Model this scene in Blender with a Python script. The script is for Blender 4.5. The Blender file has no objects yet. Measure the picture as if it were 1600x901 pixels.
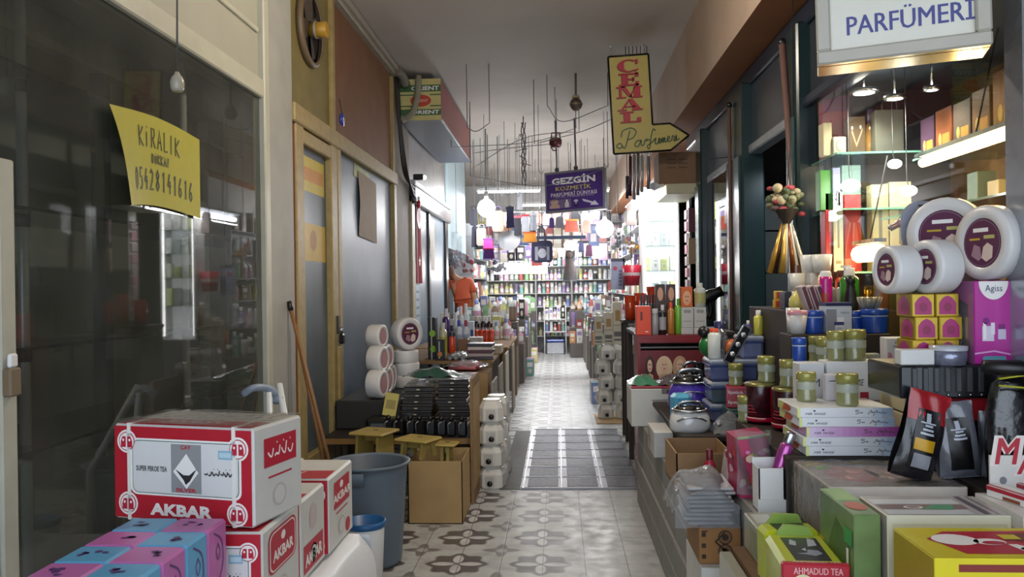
import bpy, math, random
from mathutils import Matrix, Vector

SC = bpy.context.scene
COL = SC.collection
rnd = random.Random(7)

# ---------------------------------------------------------------- camera, world, light, exposure
FPX = 1250.0
EYE = Vector((0, 0, 1.5))
ROT = (Matrix.Rotation(math.radians(3.3), 3, 'Z') @ Matrix.Rotation(math.radians(89.93), 3, 'X')
       @ Matrix.Rotation(math.radians(-0.8), 3, 'Z'))
cam_data = bpy.data.cameras.new('camera')
cam_data.sensor_width = 36.0
cam_data.lens = FPX / 1600 * 36
cam_data.clip_start = 0.02
camera = bpy.data.objects.new('camera', cam_data)
camera.matrix_world = Matrix.Translation(EYE) @ ROT.to_4x4()
COL.objects.link(camera)
SC.camera = camera

world = bpy.data.worlds.new('daylight')
SC.world = world
world.use_nodes = True
wn = world.node_tree.nodes
wn['Background'].inputs[0].default_value = (0.78, 0.87, 1.0, 1)
wn['Background'].inputs[1].default_value = 2.3

SC.view_settings.view_transform = 'Standard'
SC.view_settings.look = 'None'
SC.view_settings.exposure = 0.45
SC.view_settings.gamma = 1.0
SC.view_settings.use_curve_mapping = False
SC.cycles.use_denoising = True
SC.cycles.max_bounces = 7
SC.cycles.diffuse_bounces = 3
SC.cycles.glossy_bounces = 3
SC.cycles.transparent_max_bounces = 12
SC.cycles.caustics_reflective = False
SC.cycles.caustics_refractive = False
SC.cycles.sample_clamp_indirect = 4.0

LAMPS = dict(bulb=34, tube=14, case=16, spot=2.2, warm=6, back=58, near=70)


def ray(px, py):
    return ROT @ Vector(((px - 800) / FPX, (450.5 - py) / FPX, -1))


def at(px, py, d):
    r = ray(px, py)
    return EYE + r * (d / r.y)


def on(px, py, z):
    r = ray(px, py)
    return EYE + r * ((z - EYE.z) / r.z)


def lamp(name, kind, loc, watts, color=(1, 1, 1), size=0.1, parent=None, rot=None, size_y=None, spot=None):
    l = bpy.data.lights.new(name, kind)
    l.energy = watts
    l.color = color
    if kind == 'AREA':
        l.size = size
        if size_y:
            l.shape = 'RECTANGLE'
            l.size_y = size_y
    else:
        l.shadow_soft_size = size
    if kind == 'SPOT' and spot:
        l.spot_size = math.radians(spot)
        l.spot_blend = 0.6
    o = bpy.data.objects.new(name, l)
    o.location = loc
    if rot:
        o.rotation_euler = rot
    COL.objects.link(o)
    if parent:
        o.parent = parent
    return o


# ---------------------------------------------------------------- materials
def lin(h):
    h = h.lstrip('#')
    f = lambda c: c / 12.92 if c <= 0.04045 else ((c + 0.055) / 1.055) ** 2.4
    return tuple(f(int(h[i:i + 2], 16) / 255) for i in (0, 2, 4)) + (1,)


_mc = {}


def mat(hexc, r=.5, m=0., e=0., n=.08, sc=14, coat=0., bump=0., tr=0.):
    key = (hexc, r, m, e, n, sc, coat, bump, tr)
    if key in _mc:
        return _mc[key]
    k = bpy.data.materials.new('paint_%d' % len(_mc))
    k.use_nodes = True
    nt = k.node_tree
    b = nt.nodes['Principled BSDF']
    c = lin(hexc)
    b.inputs['Base Color'].default_value = c
    b.inputs['Roughness'].default_value = r
    b.inputs['Metallic'].default_value = m
    if coat:
        b.inputs['Coat Weight'].default_value = coat
        b.inputs['Coat Roughness'].default_value = .08
    if tr:
        b.inputs['Transmission Weight'].default_value = tr
    if e:
        b.inputs['Emission Color'].default_value = c
        b.inputs['Emission Strength'].default_value = e
    elif n:
        tc = nt.nodes.new('ShaderNodeTexCoord')
        no = nt.nodes.new('ShaderNodeTexNoise')
        no.inputs['Scale'].default_value = sc
        no.inputs['Detail'].default_value = 4
        nt.links.new(tc.outputs['Object'], no.inputs['Vector'])
        mx = nt.nodes.new('ShaderNodeMix')
        mx.data_type = 'RGBA'
        mx.inputs['A'].default_value = tuple(min(1, x * (1 + 1.6 * n)) for x in c[:3]) + (1,)
        mx.inputs['B'].default_value = tuple(x * max(0, 1 - 2.2 * n) for x in c[:3]) + (1,)
        nt.links.new(no.outputs['Fac'], mx.inputs['Factor'])
        nt.links.new(mx.outputs['Result'], b.inputs['Base Color'])
        if bump:
            bp = nt.nodes.new('ShaderNodeBump')
            bp.inputs['Strength'].default_value = bump
            bp.inputs['Distance'].default_value = .01
            nt.links.new(no.outputs['Fac'], bp.inputs['Height'])
            nt.links.new(bp.outputs['Normal'], b.inputs['Normal'])
    _mc[key] = k
    return k


def thin(name, tint='#ffffff', clear=.8, rough=.03, haze='#9aa4a8', hz=.0, bump=0., bscale=30., ior=1.5, refl=1.0):
    """thin clear sheet (glass pane, plastic wrap): see-through, fresnel reflection, optional dusty haze"""
    if name in _mc:
        return _mc[name]
    k = bpy.data.materials.new(name)
    k.use_nodes = True
    nt = k.node_tree
    L = nt.links.new
    for x in list(nt.nodes):
        if x.type != 'OUTPUT_MATERIAL':
            nt.nodes.remove(x)
    out = [x for x in nt.nodes if x.type == 'OUTPUT_MATERIAL'][0]
    t = nt.nodes.new('ShaderNodeBsdfTransparent')
    tc_ = lin(tint)
    t.inputs[0].default_value = tuple(x * clear for x in tc_[:3]) + (1,)
    g = nt.nodes.new('ShaderNodeBsdfGlossy')
    g.inputs['Roughness'].default_value = rough
    g.inputs[0].default_value = (refl, refl, refl, 1)
    fr = nt.nodes.new('ShaderNodeFresnel')
    fr.inputs[0].default_value = ior
    mx = nt.nodes.new('ShaderNodeMixShader')
    L(fr.outputs[0], mx.inputs[0])
    base = t
    if hz:
        d = nt.nodes.new('ShaderNodeBsdfDiffuse')
        d.inputs[0].default_value = lin(haze)
        m2 = nt.nodes.new('ShaderNodeMixShader')
        no = nt.nodes.new('ShaderNodeTexNoise')
        tc = nt.nodes.new('ShaderNodeTexCoord')
        L(tc.outputs['Object'], no.inputs['Vector'])
        no.inputs['Scale'].default_value = 3
        no.inputs['Detail'].default_value = 6
        ma = nt.nodes.new('ShaderNodeMath')
        ma.operation = 'MULTIPLY'
        ma.inputs[1].default_value = hz * 2
        L(no.outputs['Fac'], ma.inputs[0])
        L(ma.outputs[0], m2.inputs[0])
        L(t.outputs[0], m2.inputs[1])
        L(d.outputs[0], m2.inputs[2])
        base = m2
    if bump:
        nb = nt.nodes.new('ShaderNodeTexNoise')
        nb.inputs['Scale'].default_value = bscale
        nb.inputs['Detail'].default_value = 3
        nb.inputs['Distortion'].default_value = 1.5
        tb = nt.nodes.new('ShaderNodeTexCoord')
        L(tb.outputs['Object'], nb.inputs['Vector'])
        bp = nt.nodes.new('ShaderNodeBump')
        bp.inputs['Strength'].default_value = bump
        bp.inputs['Distance'].default_value = .02
        L(nb.outputs['Fac'], bp.inputs['Height'])
        L(bp.outputs[0], g.inputs['Normal'])
        L(bp.outputs[0], fr.inputs['Normal'])
    L(base.outputs[0], mx.inputs[1])
    L(g.outputs[0], mx.inputs[2])
    L(mx.outputs[0], out.inputs[0])
    _mc[name] = k
    return k


def glow(hexc, s):
    return mat(hexc, .5, e=s)


# ---------------------------------------------------------------- text
_tc = {}


def glyphs(body, bold=0., shear=0., space=1.0):
    key = (body, bold, shear, space)
    if key in _tc:
        return _tc[key]
    cu = bpy.data.curves.new('lettering', 'FONT')
    cu.body = body
    cu.offset = bold
    cu.shear = shear
    cu.space_character = space
    cu.resolution_u = 2
    ob = bpy.data.objects.new('lettering', cu)
    COL.objects.link(ob)
    dg = bpy.context.evaluated_depsgraph_get()
    me = bpy.data.meshes.new_from_object(ob.evaluated_get(dg))
    vs = [(v.co.x, v.co.y) for v in me.vertices]
    fs = [tuple(p.vertices) for p in me.polygons]
    bpy.data.objects.remove(ob)
    bpy.data.curves.remove(cu)
    bpy.data.meshes.remove(me)
    if vs:
        x0 = min(v[0] for v in vs); x1 = max(v[0] for v in vs)
        y0 = min(v[1] for v in vs); y1 = max(v[1] for v in vs)
        vs = [((x - x0) / max(1e-6, x1 - x0), (y - y0) / max(1e-6, y1 - y0)) for x, y in vs]
    _tc[key] = (vs, fs)
    return _tc[key]


HAND = {  # a marker-pen alphabet: strokes in a unit cell
    'K': [[(0, 1), (0, 0)], [(.75, .95), (.02, .45), (.8, 0)]],
    'İ': [[(.3, .75), (.3, 0)], [(.3, .95), (.34, 1.02)]],
    'I': [[(.3, 1), (.3, 0)]],
    'R': [[(.05, 0), (.05, 1), (.5, .95), (.6, .7), (.4, .5), (.05, .48)], [(.25, .48), (.75, 0)]],
    'A': [[(0, 0), (.35, 1), (.75, 0)], [(.15, .38), (.6, .38)]],
    'L': [[(.1, 1), (.1, 0), (.7, .05)]],
    'D': [[(.05, 0), (.05, 1), (.5, .85), (.65, .5), (.5, .12), (.05, 0)]],
    'Ü': [[(.05, .85), (.08, .2), (.35, 0), (.6, .2), (.62, .85)], [(.2, 1), (.22, 1.05)], [(.45, 1), (.47, 1.05)]],
    'N': [[(.05, 0), (.05, 1), (.65, 0), (.65, 1)]],
    '0': [[(.35, 1), (.08, .75), (.05, .3), (.3, 0), (.58, .25), (.6, .7), (.35, 1)]],
    '5': [[(.65, 1), (.15, 1), (.1, .58), (.5, .6), (.62, .3), (.45, .03), (.08, .05)]],
    '4': [[(.4, 1), (.05, .4), (.7, .38)], [(.5, .65), (.48, 0)]],
    '2': [[(.08, .8), (.3, 1), (.58, .8), (.45, .45), (.05, .02), (.68, .05)]],
    '8': [[(.35, .52), (.12, .75), (.35, 1), (.58, .77), (.35, .52), (.08, .25), (.35, 0), (.62, .25), (.35, .52)]],
    '1': [[(.2, .8), (.4, 1), (.38, 0)]],
    '6': [[(.5, 1), (.15, .6), (.08, .2), (.35, 0), (.6, .2), (.45, .48), (.12, .35)]],
    'S': [[(.6, .9), (.3, 1), (.1, .78), (.5, .45), (.55, .15), (.25, 0), (.02, .12)]],
    'M': [[(0, 0), (.1, 1), (.4, .3), (.7, 1), (.8, 0)]],
    'E': [[(.6, 1), (.1, 1), (.05, 0), (.6, .02)], [(.08, .52), (.5, .52)]],
    'W': [[(0, 1), (.2, 0), (.42, .7), (.62, 0), (.85, 1)]],
    ' ': [],
}


def hand(text, u0, v0, u1, v1, slant=0., skip=()):
    n = len(text)
    cw = (u1 - u0) / n
    out = []
    for i, ch in enumerate(text):
        for st in HAND.get(ch, []):
            out.append([(u0 + cw * (i + .85 * x), v0 + (v1 - v0) * y + slant * (i / n)) for x, y in st])
    return out


def curve(pts, k=5):
    """Catmull-Rom through 2-D or 3-D points"""
    P = [Vector(p) for p in pts]
    if len(P) < 3:
        return P
    P = [P[0] * 2 - P[1]] + P + [P[-1] * 2 - P[-2]]
    out = []
    for i in range(1, len(P) - 2):
        a, b, c, d = P[i - 1:i + 3]
        for j in range(k):
            t = j / k
            out.append(.5 * ((2 * b) + (c - a) * t + (2 * a - 5 * b + 4 * c - d) * t * t + (3 * b - a - 3 * c + d) * t ** 3))
    out.append(P[-2])
    return out


# ---------------------------------------------------------------- mesh builder
class Fr:
    """a flat face frame: origin, U and V edge vectors, outward normal"""

    def __init__(s, o, u, v):
        s.o = Vector(o); s.u = Vector(u); s.v = Vector(v)
        s.n = s.u.cross(s.v).normalized()

    def p(s, a, b, off=0.):
        return s.o + s.u * a + s.v * b + s.n * off


def fr(which, x0, x1, y0, y1, z0, z1):
    if which == 'front':
        return Fr((x0, y0, z0), (x1 - x0, 0, 0), (0, 0, z1 - z0))
    if which == 'back':
        return Fr((x1, y1, z0), (x0 - x1, 0, 0), (0, 0, z1 - z0))
    if which == 'right':
        return Fr((x1, y0, z0), (0, y1 - y0, 0), (0, 0, z1 - z0))
    if which == 'left':
        return Fr((x0, y1, z0), (0, y0 - y1, 0), (0, 0, z1 - z0))
    if which == 'bottom':
        return Fr((x0, y1, z0), (x1 - x0, 0, 0), (0, y0 - y1, 0))
    return Fr((x0, y0, z1), (x1 - x0, 0, 0), (0, y1 - y0, 0))


class MB:
    def __init__(s):
        s.v = []; s.f = []; s.mi = []; s.sm = []; s.mats = []; s.T = Matrix.Identity(4)

    def slot(s, m):
        if m not in s.mats:
            s.mats.append(m)
        return s.mats.index(m)

    def add(s, vs, fs, m, smooth=False):
        b = len(s.v)
        s.v += [tuple(s.T @ Vector(v)) for v in vs]
        multi = isinstance(m, list)
        for i, f in enumerate(fs):
            s.f.append(tuple(b + k for k in f))
            s.mi.append(s.slot(m[i] if multi else m))
            s.sm.append(smooth)
        return s

    def box(s, x0, x1, y0, y1, z0, z1, m, b=0., **fm):
        """chamfered box; keyword front/back/left/right/top/bottom = another material on that face"""
        c = ((x0 + x1) / 2, (y0 + y1) / 2, (z0 + z1) / 2)
        h = (abs(x1 - x0) / 2, abs(y1 - y0) / 2, abs(z1 - z0) / 2)
        nm = {('x', 1): 'right', ('x', -1): 'left', ('y', 1): 'back', ('y', -1): 'front', ('z', 1): 'top', ('z', -1): 'bottom'}
        b = min(b, .49 * min(h) * 2) if b else 0
        if not b:
            vs = [(c[0] + sx * h[0], c[1] + sy * h[1], c[2] + sz * h[2]) for sx in (-1, 1) for sy in (-1, 1) for sz in (-1, 1)]
            fs = [(0, 1, 3, 2), (4, 6, 7, 5), (0, 4, 5, 1), (2, 3, 7, 6), (0, 2, 6, 4), (1, 5, 7, 3)]
            ks = ['left', 'right', 'front', 'back', 'bottom', 'top']
            s.add(vs, fs, [fm.get(k, m) for k in ks])
            return s
        vs = []; idx = {}
        for sx in (-1, 1):
            for sy in (-1, 1):
                for sz in (-1, 1):
                    for ax in range(3):
                        sg = (sx, sy, sz)
                        p = [c[i] + sg[i] * (h[i] if i == ax else h[i] - b) for i in range(3)]
                        idx[(sx, sy, sz, ax)] = len(vs)
                        vs.append(p)
        fs = []; ms = []
        for ax in range(3):
            for sg in (-1, 1):
                o = [i for i in range(3) if i != ax]
                q = []
                for (a, d) in ((-1, -1), (1, -1), (1, 1), (-1, 1)):
                    t = [0, 0, 0]; t[ax] = sg; t[o[0]] = a; t[o[1]] = d
                    q.append(idx[(t[0], t[1], t[2], ax)])
                fl = (sg > 0) != (ax != 1)
                fs.append(tuple(q[::-1] if fl else q))
                ms.append(fm.get(nm[('xyz'[ax], sg)], m))
        for ax in range(3):
            o = [i for i in range(3) if i != ax]
            for a in (-1, 1):
                for d in (-1, 1):
                    def g(e, which):
                        t = [0, 0, 0]; t[ax] = e; t[o[0]] = a; t[o[1]] = d
                        return idx[(t[0], t[1], t[2], which)]
                    q = [g(-1, o[0]), g(1, o[0]), g(1, o[1]), g(-1, o[1])]
                    flip = (a * d > 0) != (ax == 1)
                    fs.append(tuple(q if not flip else q[::-1])); ms.append(m)
        for sx in (-1, 1):
            for sy in (-1, 1):
                for sz in (-1, 1):
                    q = [idx[(sx, sy, sz, k)] for k in range(3)]
                    fs.append(tuple(q if sx * sy * sz > 0 else q[::-1])); ms.append(m)
        s.add(vs, fs, ms)
        return s

    def lathe(s, prof, m, n=20, at=(0, 0, 0), axis='z', a0=0., a1=360., smooth=True, ms=None, sx=1., sy=1.):
        """revolve (r, z) pairs; closes on the axis where r == 0; ms = material per segment"""
        full = abs(a1 - a0 - 360) < 1e-6
        cnt = n if full else n + 1
        vs = []; fs = []; mm = []
        for r, z in prof:
            for i in range(cnt):
                a = math.radians(a0 + (a1 - a0) * i / n)
                p = (r * math.cos(a) * sx, r * math.sin(a) * sy, z)
                if axis == 'x':
                    p = (p[2], p[0], p[1])
                elif axis == 'y':
                    p = (p[1], p[2], p[0])
                vs.append((p[0] + at[0], p[1] + at[1], p[2] + at[2]))
        for k in range(len(prof) - 1):
            for i in range(n):
                j = (i + 1) % cnt
                q = [k * cnt + i, k * cnt + j, (k + 1) * cnt + j, (k + 1) * cnt + i]
                if prof[k][0] == 0:
                    q = [q[0], q[2], q[3]]
                elif prof[k + 1][0] == 0:
                    q = [q[0], q[1], q[2]]
                fs.append(tuple(q)); mm.append(ms[k] if ms else m)
        s.add(vs, fs, mm, smooth)
        return s

    def tube(s, pts, r, m, n=8, closed=False, smooth=True, flat=1.):
        P = [Vector(p) for p in pts]
        rs = r if isinstance(r, (list, tuple)) else [r] * len(P)
        vs = []; fs = []
        up = None
        N = len(P)
        for i, p in enumerate(P):
            a = P[(i - 1) % N] if (closed or i > 0) else P[i]
            b = P[(i + 1) % N] if (closed or i < N - 1) else P[i]
            t = (b - a).normalized()
            if up is None:
                up = Vector((0, 0, 1)) if abs(t.z) < .9 else Vector((0, 1, 0))
            sd = t.cross(up)
            if sd.length < 1e-5:
                sd = t.cross(Vector((1, 0, 0)))
            sd.normalize()
            up = sd.cross(t).normalized()
            for k in range(n):
                an = 2 * math.pi * k / n
                vs.append(p + sd * math.cos(an) * rs[i] + up * math.sin(an) * rs[i] * flat)
        for i in range(N if closed else N - 1):
            i2 = (i + 1) % N
            for k in range(n):
                k2 = (k + 1) % n
                fs.append((i * n + k, i * n + k2, i2 * n + k2, i2 * n + k))
        if not closed:
            fs.append(tuple(range(n))[::-1]); fs.append(tuple((N - 1) * n + k for k in range(n)))
        s.add(vs, fs, m, smooth)
        return s

    def prism(s, poly, a, b, m, axis='z', side=None):
        """extrude a 2-D outline from a to b along axis (z: xy outline, y: xz outline, x: yz outline)"""
        n = len(poly)
        def P(p, t):
            return {'z': (p[0], p[1], t), 'y': (p[0], t, p[1]), 'x': (t, p[0], p[1])}[axis]
        vs = [P(p, a) for p in poly] + [P(p, b) for p in poly]
        fs = [tuple(range(n))[::-1], tuple(range(n, 2 * n))] + [(i, (i + 1) % n, n + (i + 1) % n, n + i) for i in range(n)]
        s.add(vs, fs, [m, m] + [side or m] * n)
        return s

    def ball(s, at, r, m, n=14, sx=1., sy=1., sz=1.):
        k = max(6, n // 2)
        prof = [(r * math.sin(math.pi * i / k) if 0 < i < k else 0, -r * math.cos(math.pi * i / k) * sz) for i in range(k + 1)]
        return s.lathe(prof, m, n, at, sx=sx, sy=sy)

    def grid(s, fn, nu, nv, m, smooth=True):
        vs = [fn(i / nu, j / nv) for j in range(nv + 1) for i in range(nu + 1)]
        fs = [(j * (nu + 1) + i, j * (nu + 1) + i + 1, (j + 1) * (nu + 1) + i + 1, (j + 1) * (nu + 1) + i) for j in range(nv) for i in range(nu)]
        return s.add(vs, fs, m, smooth)

    # decals on a face frame, lifted k * 0.6 mm
    def dq(s, f, u0, v0, u1, v1, m, k=1):
        o = .0006 * k
        return s.add([f.p(u0, v0, o), f.p(u1, v0, o), f.p(u1, v1, o), f.p(u0, v1, o)], [(0, 1, 2, 3)], m)

    def dp(s, f, pts, m, k=1):
        return s.add([f.p(a, b, .0006 * k) for a, b in pts], [tuple(range(len(pts)))], m)

    def de(s, f, cu, cv, ru, rv, m, k=1, n=20):
        return s.dp(f, [(cu + ru * math.cos(2 * math.pi * i / n), cv + rv * math.sin(2 * math.pi * i / n)) for i in range(n)], m, k)

    def dt(s, f, text, u0, v0, u1, v1, m, k=2, bold=0., shear=0., space=1., slope=0.):
        heavy = 'M' in text and bold > 0  # the broad letter M is thickened by doubling its strokes
        vs, fs = glyphs(text, 0. if heavy else bold, shear, space)
        du = bold * .8 * (v1 - v0) * f.v.length / f.u.length
        for i, d in enumerate((-du, 0, du) if heavy else (0,)):
            s.add([f.p(u0 + (u1 - u0) * x + d, v0 + (v1 - v0) * y + slope * x, .0006 * k + .0001 * i) for x, y in vs], fs, m)
        return s

    def ds(s, f, strokes, w, m, k=2):
        lu, lv = f.u.length, f.v.length
        for st in strokes:
            P = [Vector((a * lu, b * lv)) for a, b in st]
            L = []; R = []
            for i in range(len(P)):
                t = (P[min(i + 1, len(P) - 1)] - P[max(i - 1, 0)])
                if t.length < 1e-9:
                    t = Vector((1, 0))
                t.normalize()
                nn = Vector((-t.y, t.x)) * w / 2
                L.append(P[i] + nn); R.append(P[i] - nn)
            vs = [f.p(q.x / lu, q.y / lv, .0006 * k) for q in L + R]
            n = len(P)
            s.add(vs, [(n + i, n + i + 1, i + 1, i) for i in range(n - 1)], m)
        return s

    def mesh(s, name):
        me = bpy.data.meshes.new(name)
        me.from_pydata(s.v, [], s.f)
        for m in s.mats:
            me.materials.append(m)
        me.polygons.foreach_set('material_index', s.mi)
        me.polygons.foreach_set('use_smooth', s.sm)
        me.update()
        return me


# ---------------------------------------------------------------- objects
def thing(name, label, cat, loc=(0, 0, 0), rz=0., group=None, rot=None):
    o = bpy.data.objects.new(name, None)
    o.empty_display_size = .05
    COL.objects.link(o)
    o.location = loc
    o.rotation_euler = rot if rot else (0, 0, math.radians(rz))
    o['label'] = label
    o['category'] = cat
    if group:
        o['group'] = group
    return o


def part(root, name, mb, label=None):
    o = bpy.data.objects.new(name, mb.mesh(name) if isinstance(mb, MB) else mb)
    COL.objects.link(o)
    o.parent = root
    if label:
        o['label'] = label
    return o


def solo(name, label, cat, mb, loc=(0, 0, 0), rz=0., group=None, rot=None):
    o = bpy.data.objects.new(name, mb.mesh(name) if isinstance(mb, MB) else mb)
    COL.objects.link(o)
    o.location = loc
    o.rotation_euler = rot if rot else (0, 0, math.radians(rz))
    o['label'] = label
    o['category'] = cat
    if group:
        o['group'] = group
    return o


def struct(name, mb, loc=(0, 0, 0)):
    o = bpy.data.objects.new(name, mb.mesh(name))
    COL.objects.link(o)
    o.location = loc
    o['kind'] = 'structure'
    return o


def dup(root, label, loc, rz=None, group=None):
    r = root.copy()
    COL.objects.link(r)
    r.location = loc
    if rz is not None:
        r.rotation_euler = (0, 0, math.radians(rz))
    r['label'] = label
    if group:
        r['group'] = group
    for ch in list(root.children):
        c = ch.copy(); COL.objects.link(c); c.parent = r
        for g in ch.children:
            d = g.copy(); COL.objects.link(d); d.parent = c
    return r


ORD = ['first', 'second', 'third', 'fourth', 'fifth', 'sixth', 'seventh', 'eighth', 'ninth', 'tenth', 'eleventh', 'twelfth',
       'thirteenth', 'fourteenth', 'fifteenth', 'sixteenth', 'seventeenth', 'eighteenth', 'nineteenth', 'twentieth',
       'twenty-first', 'twenty-second', 'twenty-third', 'twenty-fourth', 'twenty-fifth', 'twenty-sixth', 'twenty-seventh',
       'twenty-eighth', 'twenty-ninth', 'thirtieth', 'thirty-first', 'thirty-second', 'thirty-third', 'thirty-fourth',
       'thirty-fifth', 'thirty-sixth', 'thirty-seventh', 'thirty-eighth', 'thirty-ninth', 'fortieth']

# ================================================================ SETTING
XL, XR, ZC = -1.75, 1.475, 3.89
BACK = 18.7


def floor_material():
    k = bpy.data.materials.new('cement_tiles')
    k.use_nodes = True
    nt = k.node_tree
    L = nt.links.new
    bsdf = nt.nodes['Principled BSDF']
    tc = nt.nodes.new('ShaderNodeTexCoord')
    sp = nt.nodes.new('ShaderNodeSeparateXYZ')
    L(tc.outputs['Object'], sp.inputs[0])

    def mth(op, a, b=None, c=None):
        n = nt.nodes.new('ShaderNodeMath')
        n.operation = op
        for i, x in enumerate((a, b, c)):
            if x is None:
                continue
            if isinstance(x, (int, float)):
                n.inputs[i].default_value = x
            else:
                L(x, n.inputs[i])
        return n.outputs[0]

    def cell(s, off, size):
        return mth('SUBTRACT', mth('FRACT', mth('ADD', mth('DIVIDE', mth('ADD', s, off), size), .5)), .5)

    def less(a, b, soft=.02):
        n = nt.nodes.new('ShaderNodeMapRange')
        n.clamp = True
        L(a, n.inputs[0])
        n.inputs[1].default_value = b + soft
        n.inputs[2].default_value = b - soft
        return n.outputs[0]

    X, Y = sp.outputs[0], sp.outputs[1]
    u = cell(X, .114 + .458 * 10, .458)
    v = cell(Y, -.208 + .458 * 10, .458)
    au, av = mth('ABSOLUTE', u), mth('ABSOLUTE', v)

    def rad(a, b):
        return mth('SQRT', mth('ADD', mth('MULTIPLY', a, a), mth('MULTIPLY', b, b)))

    r = rad(u, v)
    th = mth('ARCTAN2', v, u)
    blob = less(mth('SUBTRACT', r, mth('MULTIPLY', mth('COSINE', mth('MULTIPLY', th, 8)), .035)), .34)

    def petal(a, b, c, la, lb):
        return less(rad(mth('DIVIDE', mth('SUBTRACT', a, c), la), mth('DIVIDE', b, lb)), 1., .12)

    pet = mth('MAXIMUM', petal(au, av, .165, .135, .062), petal(av, au, .165, .135, .062))
    cu, cv = mth('SUBTRACT', .5, au), mth('SUBTRACT', .5, av)
    corner = mth('MAXIMUM', petal(cu, cv, .0, .24, .075), petal(cv, cu, .0, .24, .075))
    dot = less(rad(cu, cv), .07)
    gu = mth('ABSOLUTE', cell(X, -.115 + .2285 * 20 + .1145, .229))
    gv = mth('ABSOLUTE', cell(Y, .0205 + .2285 * 20 + .1145, .229))
    grout = mth('MAXIMUM', less(mth('SUBTRACT', .5, gu), .011, .004), less(mth('SUBTRACT', .5, gv), .007, .004))

    nz = nt.nodes.new('ShaderNodeTexNoise')
    nz.inputs['Scale'].default_value = 1.3
    nz.inputs['Detail'].default_value = 6
    L(tc.outputs['Object'], nz.inputs['Vector'])
    wear = nt.nodes.new('ShaderNodeMapRange')
    L(nz.outputs['Fac'], wear.inputs[0])
    wear.inputs[1].default_value = .3; wear.inputs[2].default_value = .7
    wear.inputs[3].default_value = .9; wear.inputs[4].default_value = 1.
    worn = nt.nodes.new('ShaderNodeMapRange')  # the trodden strip by the stalls has lost its print
    L(mth('ABSOLUTE', mth('SUBTRACT', X, .36)), worn.inputs[0])
    worn.inputs[1].default_value = .1; worn.inputs[2].default_value = .42
    worn.inputs[3].default_value = .12; worn.inputs[4].default_value = 1.
    fade = mth('MULTIPLY', wear.outputs[0], worn.outputs[0])

    def mix(a, b, f):
        n = nt.nodes.new('ShaderNodeMix')
        n.data_type = 'RGBA'
        for s, x in (('A', a), ('B', b)):
            if isinstance(x, tuple):
                n.inputs[s].default_value = x
            else:
                L(x, n.inputs[s])
        L(f, n.inputs['Factor'])
        return n.outputs['Result']

    c = mix(lin('#b0b1ae'), lin('#6e6c6b'), mth('MULTIPLY', corner, fade))
    c = mix(c, lin('#adaeab'), mth('MULTIPLY', dot, fade))
    c = mix(c, lin('#473f3d'), mth('MULTIPLY', blob, fade))
    c = mix(c, lin('#c4c3c2'), mth('MULTIPLY', mth('MULTIPLY', blob, pet), fade))
    c = mix(c, lin('#55504f'), mth('MULTIPLY', grout, .75))
    n2 = nt.nodes.new('ShaderNodeTexNoise')
    n2.inputs['Scale'].default_value = 9
    n2.inputs['Detail'].default_value = 8
    L(tc.outputs['Object'], n2.inputs['Vector'])
    c = mix(c, lin('#6a6462'), mth('MULTIPLY', less(n2.outputs['Fac'], .42, .14), .4))
    L(c, bsdf.inputs['Base Color'])
    rr = nt.nodes.new('ShaderNodeMapRange')
    L(n2.outputs['Fac'], rr.inputs[0])
    rr.inputs[1].default_value = .3; rr.inputs[2].default_value = .7
    rr.inputs[3].default_value = .48; rr.inputs[4].default_value = .28
    L(rr.outputs[0], bsdf.inputs['Roughness'])
    bp = nt.nodes.new('ShaderNodeBump')
    bp.inputs['Strength'].default_value = .25
    bp.inputs['Distance'].default_value = .004
    L(mth('SUBTRACT', mth('MULTIPLY', n2.outputs['Fac'], .6), grout), bp.inputs['Height'])
    L(bp.outputs[0], bsdf.inputs['Normal'])
    return k


CONC = mat('#a1a098', .6, n=.10, sc=5, bump=.2)
CEIL = mat('#bab4ab', .75, n=.07, sc=1.6)
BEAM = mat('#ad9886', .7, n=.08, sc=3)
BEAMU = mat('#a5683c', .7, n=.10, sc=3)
CREAM = mat('#b7b5a3', .45, n=.08, sc=8)
PANEL = mat('#a7a595', .6, n=.06, sc=3)
OCHRE = mat('#a18d5a', .5, n=.16, sc=16, bump=.2)
OLIVE = mat('#7d7040', .65, n=.16, sc=5)
BROWN = mat('#7a5232', .7, n=.10, sc=5)
NAVY = mat('#232c3a', .35, n=.12, sc=6)
GREENF = mat('#1d3134', .3, n=.15, sc=9)
DARKIN = mat('#6c6d6a', .8, n=.12, sc=3)
BLACK = mat('#121214', .35, n=.1)
STEEL = mat('#b9bcc0', .25, m=1.)
CARD = mat('#a98a5c', .75, n=.10, sc=8)
CARDD = mat('#866844', .8, n=.10, sc=8)
WHITE = mat('#e6e6e4', .4, n=.04)
GLASS = thin('shop_glass', '#e3e8e2', .88, .02, '#8a8f86', .15)
GLASSW = thin('display_glass', '#eef4f4', .95, .02)
WRAP = thin('plastic_wrap', '#ffffff', .85, .12, '#d8dcdf', .10, bump=.5, bscale=22, ior=1.16)
WRAPC = thin('plastic_bag', '#ffffff', .8, .10, '#c9cdd2', .22, bump=1., bscale=30, ior=1.25)

b = MB(); b.box(-3.4, 3.2, -1.6, BACK, -.1, 0, floor_material()); struct('floor', b)
b = MB(); b.box(-3.4, 1.21, -1.2, BACK, ZC, ZC + .1, CEIL); struct('ceiling', b)
# boxed-in beam over the stalls with a warm painted underside
b = MB()
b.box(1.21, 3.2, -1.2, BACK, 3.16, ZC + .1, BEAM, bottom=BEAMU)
struct('trim_1', b)
b = MB(); b.box(-3.4, 3.2, BACK, BACK + .1, 0, ZC + .1, mat('#d8d8d6', .7)); struct('wall_back', b)

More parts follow.
